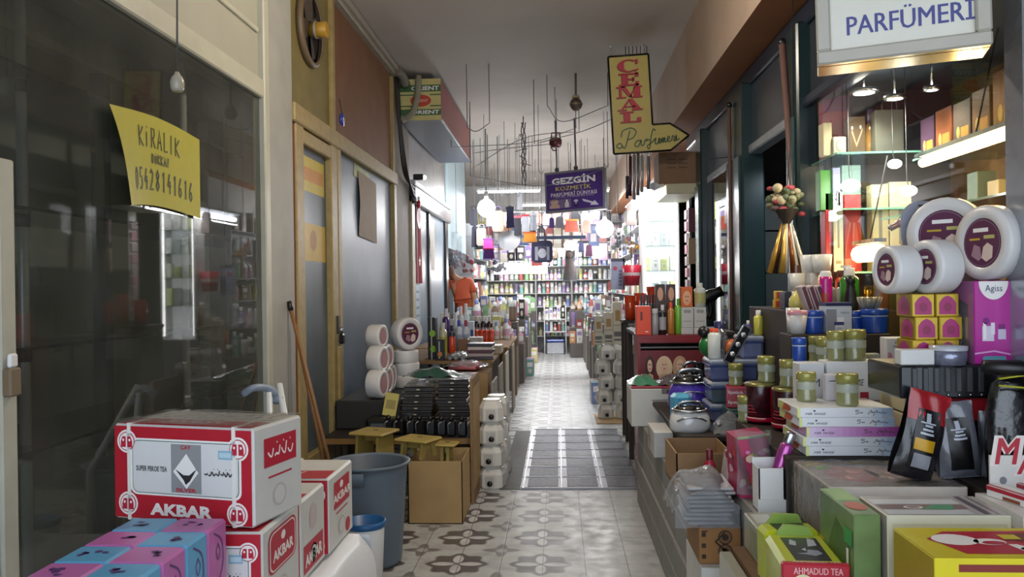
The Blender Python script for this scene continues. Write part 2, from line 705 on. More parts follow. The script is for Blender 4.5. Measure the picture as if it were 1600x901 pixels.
# ---- wall_left: painted band over the shop fronts, the concrete pier, the column, the blue wall
b = MB()
b.box(-2.0, XL - .005, -1.2, 4.72, 2.72, ZC, PANEL)
struct('wall_left', b)
b = MB(); b.box(-2.0, XL + .03, 4.72, 5.14, 0, ZC, CONC); struct('wall_left_pier', b)
b = MB(); b.box(-2.0, XL + .0, 8.5, 9.42, 0, ZC, mat('#857b70', .7, n=.14, sc=6, bump=.3)); struct('wall_left_column', b)
b = MB(); b.box(-2.0, XL, 12.6, 15.2, 2.15, ZC, mat('#b4cad2', .6)); struct('wall_left_blue', b)
b = MB()
b.box(-2.0, XL - .02, 9.42, 12.6, 2.75, ZC, mat('#8c8a88', .42, m=.25, n=.16, sc=4, bump=.2))
struct('wall_left_sheet_metal', b)
b = MB(); b.box(-3.5, -3.4, -1.2, BACK, 0, ZC, DARKIN); struct('wall_left_rear', b)
b = MB(); b.box(-3.4, -2.0, 12.5, 12.6, 0, ZC, DARKIN); struct('wall_left_divider', b)
b = MB(); b.box(-3.4, -2.0, 15.2, 15.3, 0, ZC, mat('#8c98a0', .6)); struct('wall_left_return', b)
b = MB(); b.box(3.2, 3.3, -1.2, BACK, 0, ZC, DARKIN); struct('wall_right_rear', b)

# ---- window_1: the empty shop window to let
b = MB()
b.box(XL - .05, XL + .03, -1.2, 4.72, 2.64, 2.75, CREAM, .008)      # top rail
b.box(XL - .05, XL + .02, -1.2, 4.72, .42, .50, CREAM, .008)        # bottom rail
b.box(XL - .05, XL + .035, 4.64, 4.72, 0, ZC, CREAM, .008)          # post by the pier
b.box(XL - .04, XL + .012, 2.40, 2.475, .02, 1.93, CREAM, .006)       # short post seen at the edge
b.box(XL - .03, XL + .012, -1.2, 4.62, 3.02, 3.05, CREAM, .004)
b.box(XL - .06, XL - .01, -1.2, 4.72, 0, .42, DARKIN)
w1 = struct('window_1', b)
b = MB()
b.add([(XL, -1.2, .5), (XL, 4.64, .5), (XL, 4.64, 2.64), (XL, -1.2, 2.64)], [(0, 1, 2, 3)], GLASS)
part(w1, 'pane', b)
# inside the empty shop: rear partition with its own frame, floor ledge, soffit
b = MB()
b.box(-3.4, -1.82, 6.6, 6.7, 0, ZC, DARKIN)
b.box(-2.64, -2.58, -1.2, 6.6, 0, 2.72, mat('#8d908d', .4, n=.2, sc=2))
struct('wall_left_partition', b)
b = MB()
FR2 = mat('#dcdccf', .6)
b.box(-2.58, -2.50, -1.2, 6.5, 2.72, 2.90, FR2)
b.box(-2.58, -2.50, 5.62, 5.88, 0, 2.75, FR2)
b.box(-2.58, -2.50, 4.3, 4.36, 0, 2.72, mat('#55585a', .6))
b.box(-2.58, -2.50, 3.1, 3.14, 0, 2.72, mat('#2c2e30', .6))
b.box(-2.58, -1.80, -1.2, 6.5, 2.90, 2.96, mat('#7b7a70', .7))
b.box(-2.58, -2.50, 6.3, 6.6, 0, 2.75, FR2)
struct('trim_2', b)
# glass display shelves on two chrome poles
SHG = thin('shelf_glass', '#9aa8a6', .72, .05, '#5d6664', .10)
for i, z in enumerate((2.30, 1.80, 1.30, .93)):
    m = MB()
    m.box(-2.32, -1.88, .3, 6.0, z, z + .012, SHG, front=BLACK, right=mat('#2d3634', .2))
    s = solo('glass_shelf', 'dusty empty glass shelf inside the vacant shop window, %s from the top' % ORD[i], 'shelf', m)
for y, w in ((2.86, 'by the cream window post'), (4.15, 'behind the yellow rental notice')):
    t = thing('shelf_pole', 'chrome tube holding the empty glass shelves, %s' % w, 'pole', (-1.98, y, 0))
    m = MB(); m.tube([(0, 0, 0), (0, 0, 2.9)], .019, mat('#d3d8da', .35, m=.2), 12); part(t, 'tube', m)
    for z in (2.30, 1.80, 1.30, .93):
        m = MB(); m.lathe([(.0175, z - .05), (.026, z - .05), (.026, z - .002), (.0175, z - .002)], BLACK, 12); part(t, 'collar', m)

# ---- door_1: narrow ochre shop door with stickered glass
DIRTY = mat('#5d6b79', .42, n=.2, sc=2.2)
DIRTYD = mat('#525c64', .42, n=.24, sc=2.5)
b = MB()
b.box(XL - .05, XL + .02, 5.14, 5.20, 0, 2.70, mat('#74392a', .5))
b.box(XL - .05, XL + .035, 5.20, 5.36, 0, 2.70, OCHRE, .008)
b.box(XL - .05, XL + .035, 6.02, 6.18, 0, 2.70, OCHRE, .008)
b.box(XL - .05, XL + .035, 5.36, 6.02, .0, .36, OCHRE, .008)
b.box(XL - .05, XL + .035, 5.36, 6.02, 2.50, 2.60, OCHRE, .008)
b.box(XL - .06, XL + .05, 5.14, 6.20, 2.61, 2.74, OCHRE, .01)
d1 = struct('door_1', b)
b = MB(); b.box(XL - .03, XL - .012, 5.36, 6.02, .36, 2.50, DIRTYD); part(d1, 'pane', b)
b = MB()
STK = mat('#c7a527', .5)
pf = fr('right', XL - .03, XL - .012, 5.36, 6.02, .36, 2.5)
b.dq(pf, .02, .86, .93, .975, mat('#c9b53a', .5), 2); b.dq(pf, .1, .895, .9, .94, mat('#c98a2e', .5), 3)
b.dq(pf, .02, .63, .95, .755, STK, 2); b.de(pf, .5, .70, .12, .035, mat('#a8782a', .5), 3)
part(d1, 'sticker', b, 'two yellow stickers on the glass')
b = MB()
b.box(XL + .036, XL + .05, 6.10, 6.16, 1.16, 1.30, mat('#3a342e', .5), .003)
b.box(XL + .05, XL + .085, 6.10, 6.17, 1.08, 1.16, BLACK, .01)
b.tube([(XL + .065, 6.115, 1.16), (XL + .065, 6.115, 1.21), (XL + .065, 6.155, 1.21), (XL + .065, 6.155, 1.16)], .006, STEEL)
part(d1, 'padlock', b, 'black padlock on an iron hasp')
b = MB()
b.box(XL + .036, XL + .06, 6.09, 6.15, .62, 1.06, OCHRE, .004); b.box(XL + .05, XL + .09, 6.07, 6.17, .60, .62, STEEL)
part(d1, 'handle', b)

# ---- window_2: dusty shop window beside the door
b = MB()
b.box(XL - .05, XL + .035, 6.20, 6.30, .0, 2.70, OCHRE, .008)
b.box(XL - .05, XL + .035, 8.38, 8.50, .0, 2.70, OCHRE, .008)
b.box(XL - .05, XL + .06, 6.20, 8.50, .26, .36, CREAM, .01)
b.box(XL - .05, XL + .0, 6.20, 8.50, .0, .26, mat('#5e3a2c', .6))
b.box(XL - .06, XL + .05, 6.20, 8.50, 2.61, 2.74, OCHRE, .01)
w2 = struct('window_2', b)
b = MB(); b.box(XL - .03, XL - .012, 6.3, 8.38, .36, 2.62, DIRTY); part(w2, 'pane', b)
# transom panels above
b = MB()
b.box(XL - .05, XL - .01, 5.14, 6.14, 2.74, ZC, OLIVE)
b.box(XL - .05, XL + .02, 6.14, 6.22, 2.74, ZC, OCHRE, .006)
b.box(XL - .05, XL - .01, 6.22, 8.42, 2.74, ZC, BROWN)
b.box(XL - .05, XL + .02, 8.42, 8.50, 2.74, ZC - .12, OCHRE, .006)
struct('wall_left_transom', b)

# ---- door_2: second shop with roller shutter and a dark frame
b = MB()
b.box(XL - .04, XL + .03, 9.42, 9.62, 0, 2.62, mat('#b3a98c', .5, n=.12), .008)
b.box(XL - .06, XL + .03, 12.3, 12.55, 0, 2.75, BLACK, .01)
b.box(XL - .06, XL + .07, 9.42, 12.6, 2.52, 2.74, BLACK, .02)
b.box(XL - .01, XL + .075, 9.42, 12.6, 2.74, 2.80, mat('#cfd2d4', .3, m=.5), .01)
b.box(XL - .06, XL + .02, 10.72, 10.86, 0, 2.52, mat('#2a2c30', .4), .006)
d2 = struct('door_2', b)
b = MB(); b.box(XL - .03, XL - .01, 9.62, 12.3, .0, 2.52, mat('#7f8d98', .34, n=.14, sc=2)); part(d2, 'pane', b)

# ---- right-hand shop fronts: header, posts, panes
b = MB()
b.box(XR, XR + .2, -1.2, 9.2, 3.03, 3.16, NAVY, .01)
b.box(XR + .03, XR + .08, 4.9, 9.2, 2.57, 3.03, mat('#39424e', .3, n=.25, sc=4))
b.box(XR + .03, XR + .1, -1.2, 4.9, 2.60, 3.03, mat('#2b3038', .5, n=.2, sc=3))
b.box(XR, XR + .1, 4.9, 9.2, 2.50, 2.57, mat('#8b939b', .35, n=.15), .01)
b.box(XR - .02, XR + .1, 2.5, 4.9, 2.54, 2.60, NAVY, .01)
b.box(XR - .02, XR + .1, -1.2, 9.2, 0, .55, mat('#3b342e', .6))
struct('wall_right', b)
for i, (y0, y1) in enumerate(((8.02, 8.3), (6.24, 6.78), (4.82, 5.04))):
    b = MB()
    b.box(XR - .05, XR + .12, y0, y1, .0, 3.05, GREENF, .012)
    b.box(XR - .07, XR - .045, y0 + .04, y1 - .04, .0, 2.5, mat('#2d4648', .25, n=.2), .008)
    struct('trim_%d' % (3 + i), b)
b = MB(); b.box(XR - .05, XR + .07, 2.52, 2.64, .0, 3.05, mat('#a9adb4', .25, m=.7, n=.1), .01); struct('trim_6', b)
b = MB(); b.add([(XR + .01, 4.82, .55), (XR + .01, 2.64, .55), (XR + .01, 2.64, 2.54), (XR + .01, 4.82, 2.54)], [(0, 1, 2, 3)], GLASSW); struct('window_3', b)
b = MB(); b.add([(XR + .01, 8.02, .55), (XR + .01, 6.78, .55), (XR + .01, 6.78, 2.5), (XR + .01, 8.02, 2.5)], [(0, 1, 2, 3)], GLASSW); struct('window_4', b)
b = MB(); b.add([(XR + .01, 2.52, .55), (XR + .01, .6, .55), (XR + .01, .6, 2.54), (XR + .01, 2.52, 2.54)], [(0, 1, 2, 3)], GLASSW); struct('window_5', b)
# shop window lining: end wall, rear wall, ceiling
b = MB()
b.box(XR + .1, 2.5, 4.82, 4.9, 0, 2.75, mat('#4b4238', .6))
struct('wall_right_window_end', b)
b = MB(); b.box(2.30, 2.38, 2.0, 4.82, 0, 2.75, mat('#8a6a44', .5)); struct('wall_right_window_rear', b)
b = MB(); b.box(XR + .1, 2.38, 2.0, 4.82, 2.62, 2.68, mat('#3c4450', .4)); struct('wall_right_window_top', b)
b = MB(); b.box(XR + .02, 2.3, .6, 4.82, .5, .55, mat('#6b5a44', .5)); struct('wall_right_window_floor', b)
b = MB(); b.box(XR + .1, 3.2, 8.3, 8.38, 0, 3.1, mat('#77756e', .6)); struct('wall_right_divider', b)
b = MB(); b.box(2.5, 2.58, 4.9, 8.3, 0, 3.1, mat('#30363c', .6)); struct('wall_right_shop_rear', b)
b = MB(); b.box(XR + .02, XR + .1, 11.2, BACK, 0, 3.16, mat('#c9c9c6', .6)); struct('wall_right_far', b)

# ================================================================ LAMPS OF THE PLACE, PLUS ONE ADDED BULB
def bulb(name, label, p, r, w, cord=True, col=(.95, .97, 1)):
    t = thing(name, label, 'lamp', p)
    m = MB(); m.ball((0, 0, 0), r, glow('#ffffff', 30), 16); part(t, 'glass_bulb', m)
    m = MB(); m.lathe([(0, r + .12), (.03, r + .12), (.035, r + .02), (.045, r * .8), (0, r * .8)], WHITE, 12); part(t, 'socket', m)
    if cord:
        m = MB(); m.tube([(0, 0, r + .1), (0, 0, ZC - p[2])], .008, mat('#4a4a4a'), 6); part(t, 'cord', m)
    lamp('bulb_light', 'POINT', (0, 0, -r - .02), w, col, r, t)
    return t


bulb('hanging_bulb', 'big glare-widened bare bulb hanging above the goods on the orange-shirt side', at(760, 325, 12.0), .135, LAMPS['bulb'])  # globe radius widened to stand for the bulb's glare
bulb('hanging_bulb', 'big glare-widened bare bulb hanging under the purple arrow signboard', at(945, 357, 13.0), .145, LAMPS['bulb'])  # this globe too is sized to its glare
bulb('hanging_bulb', 'added out-of-view bulb on a short cord that warms the ceiling, before the arrow sign', Vector((-.15, 4.3, 3.35)), .06, LAMPS['near'], True, (1, .86, .70))  # bulb added above the view to light the ceiling
bulb('hanging_bulb', 'glowing bulb deep in the passage behind the wrapped doll', at(893, 384, 15.5), .09, LAMPS['bulb'])

# ================================================================ LEFT SIDE
RED = mat('#b3202f', .4, n=.05)
LGREY = mat('#cfcfcb', .45, n=.04)
PRINT = mat('#2a2a2c', .5, n=0)
WPRINT = mat('#efece8', .45, n=0)
RPRINT = mat('#b8243a', .45, n=0)
GREYP = mat('#8f9192', .5, n=0)
STRAP = mat('#e4e2da', .4, n=0)


def emblem(m, f, cu, cv, r, asp):
    m.de(f, cu, cv, r, r * asp, WPRINT, 3, 18)
    m.de(f, cu, cv, r * .82, r * .82 * asp, RPRINT, 4, 18)
    m.de(f, cu, cv, r * .74, r * .74 * asp, WPRINT, 5, 18)
    for s in (-1, 1):
        m.dp(f, [(cu + s * r * .08, cv - r * .5 * asp), (cu + s * r * .08, cv + r * .42 * asp), (cu + s * r * .42, cv + r * .42 * asp), (cu + s * r * .58, cv), (cu + s * r * .58, cv - r * .5 * asp)], RPRINT, 6)
        m.de(f, cu + s * r * .32, cv + r * .12 * asp, r * .1, r * .12 * asp, WPRINT, 7, 8)


def squiggle(u0, v0, u1, v1, n, seed):
    q = random.Random(seed)
    out = []
    w = (u1 - u0) / n
    for i in range(n):
        x = u0 + w * i
        h = v1 - v0
        pts = [(x + w * .9, v0 + h * q.uniform(.3, .9)), (x + w * .7, v0 + h * .25), (x + w * .4, v0 + h * q.uniform(.1, .35)), (x + w * .1, v0 + h * q.uniform(.2, .6))]
        out.append([(p.x, p.y) for p in curve(pts, 3)])
        if q.random() < .6:
            out.append([(x + w * .4, v0 + h * .95), (x + w * .52, v0 + h * .98)])
    return out


def rrect(u0, v0, u1, v1, ru, rv, n=5):
    out = []
    for cx, cy, a0 in ((u1 - ru, v1 - rv, 0), (u0 + ru, v1 - rv, 90), (u0 + ru, v0 + rv, 180), (u1 - ru, v0 + rv, 270)):
        for i in range(n + 1):
            a = math.radians(a0 + 90 * i / n)
            out.append((cx + ru * math.cos(a), cy + rv * math.sin(a)))
    return out


def tea_carton(label, w, d, h, loc, rz, full=True, side='block', group=None):
    t = thing('tea_carton', label, 'carton', loc, rz, group)
    x0, x1, y0, y1 = 0, w, 0, d
    m = MB()
    m.box(x0, x1, y0, y1, 0, h, LGREY, .008, front=RED)
    f = fr('front', x0, x1, y0, y1, 0, h)
    m.dq(f, .01, .02, .99, .98, RED, 1)
    m.dp(f, rrect(.13, .27, .92, .86, .05, .08), WPRINT, 2)
    m.dp(f, rrect(.145, .29, .905, .84, .045, .07), mat('#4d6b5c', .5, n=0), 3)
    m.dp(f, rrect(.150, .298, .900, .832, .043, .065), mat('#d9d9d8', .45, n=.02), 4)
    m.dq(f, .43, .315, .645, .815, GREYP, 5)
    m.dp(f, [(.445, .53), (.54, .72), (.625, .53), (.54, .36)], WPRINT, 6)
    m.dp(f, [(.46, .56), (.52, .50), (.56, .50), (.615, .57), (.565, .44), (.535, .40), (.52, .45)], PRINT, 7)
    m.dt(f, 'ÇAY', .50, .755, .575, .805, RPRINT, 7, .03)
    m.dt(f, 'SILVER', .465, .325, .61, .365, RPRINT, 7, .03)
    m.dt(f, 'SUPER PEKOE TEA', .175, .52, .40, .575, PRINT, 6, .02, slope=-.0)
    m.ds(f, squiggle(.665, .50, .86, .58, 7, 3), .004, PRINT, 6)
    m.dq(f, .765, .68, .865, .77, mat('#8fb6cc', .4, n=0), 6)
    m.dq(f, .775, .70, .855, .75, mat('#b9d3de', .4, n=0), 7)
    m.dt(f, 'AKBAR', .27, .065, .72, .19, WPRINT, 3, .05)
    for cu, cv in ((.105, .82), (.90, .79), (.11, .17), (.89, .13)):
        emblem(m, f, cu, cv, .072, w / h)
    r = fr('right', x0, x1, y0, y1, 0, h)
    if side == 'block':
        m.dq(r, .2, .56, .86, .86, RPRINT, 2); m.ds(r, squiggle(.26, .62, .8, .8, 4, 5), .006, WPRINT, 3)
    elif side == 'oval':
        m.dp(r, rrect(.14, .46, .9, .92, .12, .1), RPRINT, 2); m.dp(r, rrect(.17, .48, .87, .90, .11, .09), WPRINT, 3)
        m.dp(r, rrect(.19, .495, .85, .885, .1, .085), RPRINT, 4); m.dt(r, 'AKBAR', .24, .58, .80, .70, WPRINT, 5, .04); m.de(r, .52, .80, .06, .05, WPRINT, 5, 12)
    elif side == 'low':
        m.dq(r, .1, .08, .9, .42, RPRINT, 2); m.dt(r, 'AKBAR', .15, .15, .85, .30, WPRINT, 3, .04); m.de(r, .5, .7, .16, .16, mat('#c9b9b6', .5, n=0), 2)
    else:
        m.dq(r, .2, .52, .84, .88, RPRINT, 2); m.dt(r, 'AKBAR', .16, .60, .90, .71, WPRINT, 3, .04); m.de(r, .5, .80, .07, .05, WPRINT, 3, 12)
        m.de(r, .76, .16, .1, .1, RPRINT, 2, 14)
    m.dq(r, .28, .44, .76, .46, RPRINT, 2) if side not in ('low', 'oval') else None
    m.de(r, .5, .24, .14, .12, mat('#bfb6b4', .5, n=0), 2); m.de(r, .5, .24, .11, .095, LGREY, 3)
    tp = fr('top', x0, x1, y0, y1, 0, h)
    m.dq(tp, .03, .02, .97, .40, RED, 1)
    tpr = Fr((x1, y1, h), (x0 - x1, 0, 0), (0, y0 - y1, 0))
    m.dt(tpr, 'AKBAR', .28, .64, .72, .80, mat('#d9b9ba', .5, n=0), 2, .04)
    part(t, 'box', m)
    for i, px in enumerate((.12, .87) if full else (.5,)):
        s = MB()
        s.box(w * px - .006, w * px + .006, -.003, d + .003, -.0005, h + .004, STRAP)
        part(t, 'strap', s)
    if full:
        s = MB()
        s.grid(lambda u, v: (w * u, d * v, h + .006 + .004 * math.sin(9 * u + 4 * v) * math.sin(7 * v)), 14, 10, WRAP)
        part(t, 'shrink_wrap', s)
    return t


# low table under a white sheet carries the tea cartons and the tissue packs
t = thing('low_table', 'low wooden table hidden under the white sheet, by the vacant shop window', 'table', (0, 0, 0))
m = MB(); m.box(-1.68, -.86, 1.3, 3.18, .455, .50, mat('#6f5436', .6), .005); part(t, 'tabletop', m)
for x, y in ((-1.63, 1.35), (-.91, 1.35), (-1.63, 3.13), (-.91, 3.13)):
    m = MB(); m.box(x - .025, x + .025, y - .025, y + .025, 0, .456, mat('#6f5436', .6)); part(t, 'leg', m)


def sheet(u, v):
    # u runs along the aisle edge, v from the middle of the table over the edge and down
    y = 1.28 + 1.93 * u
    if v < .5:
        return (-1.68 + .86 * (v / .5), y, .507 + .004 * math.sin(23 * u + 9 * v))
    k = (v - .5) / .5
    f = math.sin(u * 34) * .5 + math.sin(u * 13 + 1) * .5
    return (-.82 + .055 * math.sin(min(1, k * 3) * 1.57) + .035 * k * f, y + .02 * k * math.sin(u * 20), .507 - .46 * k ** 1.15)


def sheet_end(u, v):
    x = -1.68 + .90 * u
    f = math.sin(u * 17) * .5 + math.sin(u * 7 + 2) * .5
    return (x, 3.205 + .05 * math.sin(min(1, v * 3) * 1.57) + .03 * v * f, .507 - .46 * v ** 1.15)


m = MB()
SHEET = mat('#dddfe2', .35, n=.03, bump=.2, sc=9)
m.grid(sheet, 60, 24, SHEET)
m.grid(sheet_end, 24, 10, SHEET)
solo('white_sheet', 'crumpled white plastic sheet draped over the low table under tea cartons', 'sheet', m)

zc = .515
tea_carton('red and white tea carton with an oval side label, lower row beside tissue packs', .42, .33, .283, (-1.29, 2.28, zc), 0, False, 'oval')
tea_carton('white tea carton with its red name printed low on the side, middle of lower row', .42, .275, .278, (-1.29, 2.625, zc), 0, False, 'low')
tea_carton('white and red tea carton at the end of the lower row beside the grey bin', .42, .34, .285, (-1.28, 2.92, zc), 0, False, 'plain')
A = at(179, 812, 2.40); B = at(397, 827, 2.29)
ang = math.degrees(math.atan2(B.y - A.y, B.x - A.x))
tea_carton('big red tea carton tied with white straps, topmost of the tea cartons', (B - A).xy.length, .27, .292, (A.x, A.y, zc + .29), ang, True, 'block')

# tissue packs: two columns of four, blue and pink in turn
TB, TP = mat('#63a9d2', .3, n=.05), mat('#c06fb0', .3, n=.05)
TDK = mat('#5b3b74', .4, n=0)
q = random.Random(4)
rows = ['beside the tea cartons', 'second from the tea cartons', 'third from the tea cartons', 'end of the block away from the cartons']
for j in range(4):
    for i in range(2):
        blue = (i + j) % 2 == 0
        m = MB()
        w, d, h = .1365, .1235, .345
        m.box(-w / 2, w / 2, -d / 2, d / 2, 0, h, TB if blue else TP, .007)
        tf = fr('top', -w / 2, w / 2, -d / 2, d / 2, 0, h)
        for k in range(5):
            a, bb = q.uniform(.25, .75), q.uniform(.35, .65)
            m.dp(tf, [(a + q.uniform(.04, .1) * math.cos(z * 1.05), bb + q.uniform(.03, .1) * math.sin(z * 1.05)) for z in range(6)], TDK, 2)
        rf = fr('right', -w / 2, w / 2, -d / 2, d / 2, 0, h)
        m.ds(rf, [[(p.x, p.y) for p in curve([(.3, .95), (.7, .85), (.75, .65), (.4, .5), (.3, .35), (.6, .2), (.5, .05)], 5)]], .005, TDK, 2)
        m.ds(rf, [[(p.x, p.y) for p in curve([(.5, .85), (.62, .78), (.5, .72), (.42, .79), (.5, .84)], 4)]], .004, TDK, 2)
        solo('tissue_pack', '%s tissue pack with dark flowers, %s, %s column' % ('sky-blue' if blue else 'pink', rows[j], 'wall-side' if i == 0 else 'aisle-side'),
             'tissue pack', m, (-1.155 + .137 * i, 2.16 - .124 * j, zc - .003), 0, 'tissue packs in two colours')

# handcart with a curved blue-grey handle behind the cartons
t = thing('hand_trolley', 'hand trolley with white tubes and a curved blue-grey handle against the pier', 'trolley', (0, 0, 0))
TW = mat('#d4d8d8', .35, n=.03)
p0, p1 = at(436, 600, 3.9), at(459, 735, 3.7)
m = MB(); m.tube([p0, p1, (p1.x + .02, p1.y, .10)], .017, TW, 10); part(t, 'tube', m)
p2 = at(420, 612, 3.85)
m = MB(); m.tube([p2, (p2.x + .06, p2.y - .1, .10)], .017, TW, 10); part(t, 'tube', m)
m = MB(); m.tube(curve([at(380, 616, 3.8), at(396, 606, 3.8), at(418, 606, 3.85), at(430, 614, 3.87), at(434, 628, 3.9)], 5), .018, mat('#8b96a6', .35), 10); part(t, 'grip', m)
m = MB(); m.tube([at(428, 624, 3.87), at(444, 624, 3.87)], .022, mat('#8b96a6', .35), 8); part(t, 'clamp', m)
m = MB(); m.box(-1.5, -1.12, 3.52, 3.9, .06, .10, TW, .01); part(t, 'base_plate', m)
for x in (-1.49, -1.13):
    m = MB(); m.lathe([(0, -.02), (.06, -.02), (.06, .02), (0, .02)], BLACK, 14, (x, 3.85, .06), 'x'); part(t, 'wheel', m)

# two brooms leaning on the ochre door
BW = mat('#8a6038', .5, n=.12)
for i, (a, bt, lab) in enumerate((((453, 478, 5.0), (512, 712, 4.85), 'broom with a black-tipped wooden handle leaning on the pier by the ochre door'),
                                  ((461, 505, 5.02), (501, 700, 4.95), 'second wooden broom, set closer to the pier behind the black-tipped one'))):
    t = thing('broom', lab, 'broom', (0, 0, 0))
    P, Q = at(*a), at(*bt)
    D = (Q - P).normalized()
    E = P + D * ((P.z - .16) / -D.z)
    m = MB(); m.tube([P, E], .0125, BW, 8); part(t, 'handle', m)
    if i == 0:
        m = MB(); m.tube([P - D * .03, P + D * .03], .017, BLACK, 8); part(t, 'tip', m)
    m = MB(); m.tube([E - D * .28, E - D * .0], [.016, .03], mat('#9a4a2c', .5), 8); part(t, 'collar', m)
    m = MB(); m.box(E.x - .13, E.x + .13, E.y - .035, E.y + .035, .004, .17, mat('#8c5a34', .9, n=.3, sc=60), .012); part(t, 'bristles', m)

# big grey bin
BIN = mat('#5e6a76', .45, n=.05)
BINI = mat('#4d5864', .5, n=.05)
c = at(577, 720, 4.36)
t = thing('plastic_bin', 'big grey round plastic bin with a lip handle, beside the tea cartons', 'bin', (c.x, c.y, 0))
zt = c.z
m = MB()
m.lathe([(0, .0), (.165, .0), (.172, .02), (.205, zt - .05), (.205, zt - .012), (.222, zt - .012), (.226, zt), (.218, zt + .004), (.198, zt - .004), (.165, .03), (0, .03)],
        BIN, 40, ms=[BIN] * 8 + [BINI] * 2)
part(t, 'tub', m)
m = MB(); m.lathe([(.212, zt - .085), (.236, zt - .085), (.238, zt - .02), (.212, zt - .02)], BIN, 10, a0=232, a1=276); part(t, 'handle', m)

# small white bucket with a blue inside
c = at(570, 812, 3.78)
t = thing('bucket', 'small white bucket with blue rim and inside, squeezed between bin and white sheet', 'bucket', (c.x, c.y, 0))
BL = mat('#1f5c93', .35)
zt = c.z
m = MB(); m.lathe([(0, 0), (.075, 0), (.092, zt - .05), (.092, zt - .03)], WHITE, 24); part(t, 'body', m)
m = MB(); m.lathe([(.093, zt - .03), (.1, zt - .028), (.1, zt), (.09, zt), (.075, .03), (0, .03)], BL, 24); part(t, 'rim', m)

# brown carton with little wooden stools
def open_carton(name, label, x0, x1, y0, y1, z0, z1, m_=CARD, flaps=(), group=None, inner=None):
    t = thing(name, label, 'carton', ((x0 + x1) / 2, (y0 + y1) / 2, z0), 0, group)
    w, d, h = (x1 - x0) / 2, (y1 - y0) / 2, z1 - z0
    e = .006
    m = MB()
    m.box(-w, w, -d, d, 0, .006, m_)
    m.box(-w, -w + e, -d, d, 0, h, m_); m.box(w - e, w, -d, d, 0, h, m_)
    m.box(-w, w, -d, -d + e, 0, h, m_); m.box(-w, w, d - e, d, 0, h, m_)
    part(t, 'box', m)
    for f in flaps:
        m = MB()
        L = .45 * min(w, d) * 2
        if f == 'left':
            m.add([(-w, -d, h), (-w, d, h), (-w - L * .5, d, h + L * .6), (-w - L * .5, -d, h + L * .6)], [(0, 1, 2, 3)], m_)
        elif f == 'right':
            m.add([(w, -d, h), (w, d, h), (w + L * .45, d, h - L * .7), (w + L * .45, -d, h - L * .7)], [(0, 1, 2, 3)], m_)
        elif f == 'back':
            m.add([(-w, d, h), (w, d, h), (w, d + L * .2, h + L * .8), (-w, d + L * .2, h + L * .8)], [(0, 1, 2, 3)], m_)
        else:
            m.add([(-w, -d, h), (w, -d, h), (w, -d - L * .4, h - L * .8), (-w, -d - L * .4, h - L * .8)], [(0, 1, 2, 3)], m_)
        part(t, 'flap', m)
    return t


open_carton('brown_carton', 'open brown cardboard carton on the floor holding small stools behind the bin', -.975, -.625, 5.06, 5.50, 0, .40, CARD, ())
m = MB()
m.box(-.15, .15, -.16, .16, 0, .25, BLACK, .02)
for i in range(6):
    m.tube([(-.12 + .05 * i, -.12, .252), (-.11 + .05 * i, .1, .253)], .012, mat('#33363a', .2), 6)
solo('wrapped_pack', 'black plastic-wrapped pack lying inside the brown carton under the stools', 'pack', m, (-.80, 5.28, .008))
WOODY = mat('#a8924e', .5, n=.1, sc=9)


def stool(label, p, rz, w=.30, d=.22, h=.24):
    t = thing('stool', label, 'stool', p, rz, 'small wooden stools')
    m = MB(); m.box(-w / 2, w / 2, -d / 2, d / 2, h - .022, h, WOODY, .012)
    m.lathe([(0, h + .0008), (.02, h + .0008)], mat('#4e401f'), 12, (.0, .02, 0)); part(t, 'seat', m)
    for s in (-1, 1):
        m = MB(); m.prism([(-d / 2 + .01, 0), (-d / 2 + .05, 0), (-.02, .09), (.02, .09), (d / 2 - .05, 0), (d / 2 - .01, 0), (d / 2 - .03, h - .021), (-d / 2 + .03, h - .021)],
                          s * (w / 2 - .045), s * (w / 2 - .065), WOODY, 'x'); part(t, 'leg', m)
    m = MB(); m.box(-w / 2 + .05, w / 2 - .05, -.012, .012, h - .07, h - .022, WOODY); part(t, 'rail', m)
    return t


s = at(585, 672, 5.42)
stool('small wooden stool on the floor under another, behind the grey bin', (s.x, s.y, 0), -12, .27, .25, .27)
stool('small wooden stool standing on top of another behind the grey bin', (s.x, s.y, .272), -18, .27, .25, s.z - .272)
stool('small wooden stool with a rounded seat lying over the carton next to the bin', (-.93, 5.20, .402), -24, .26, .20, .125)
stool('smallest wooden stool sunk into the brown carton nearer the aisle', (-.765, 5.36, .262), -8, .15, .15, .20)

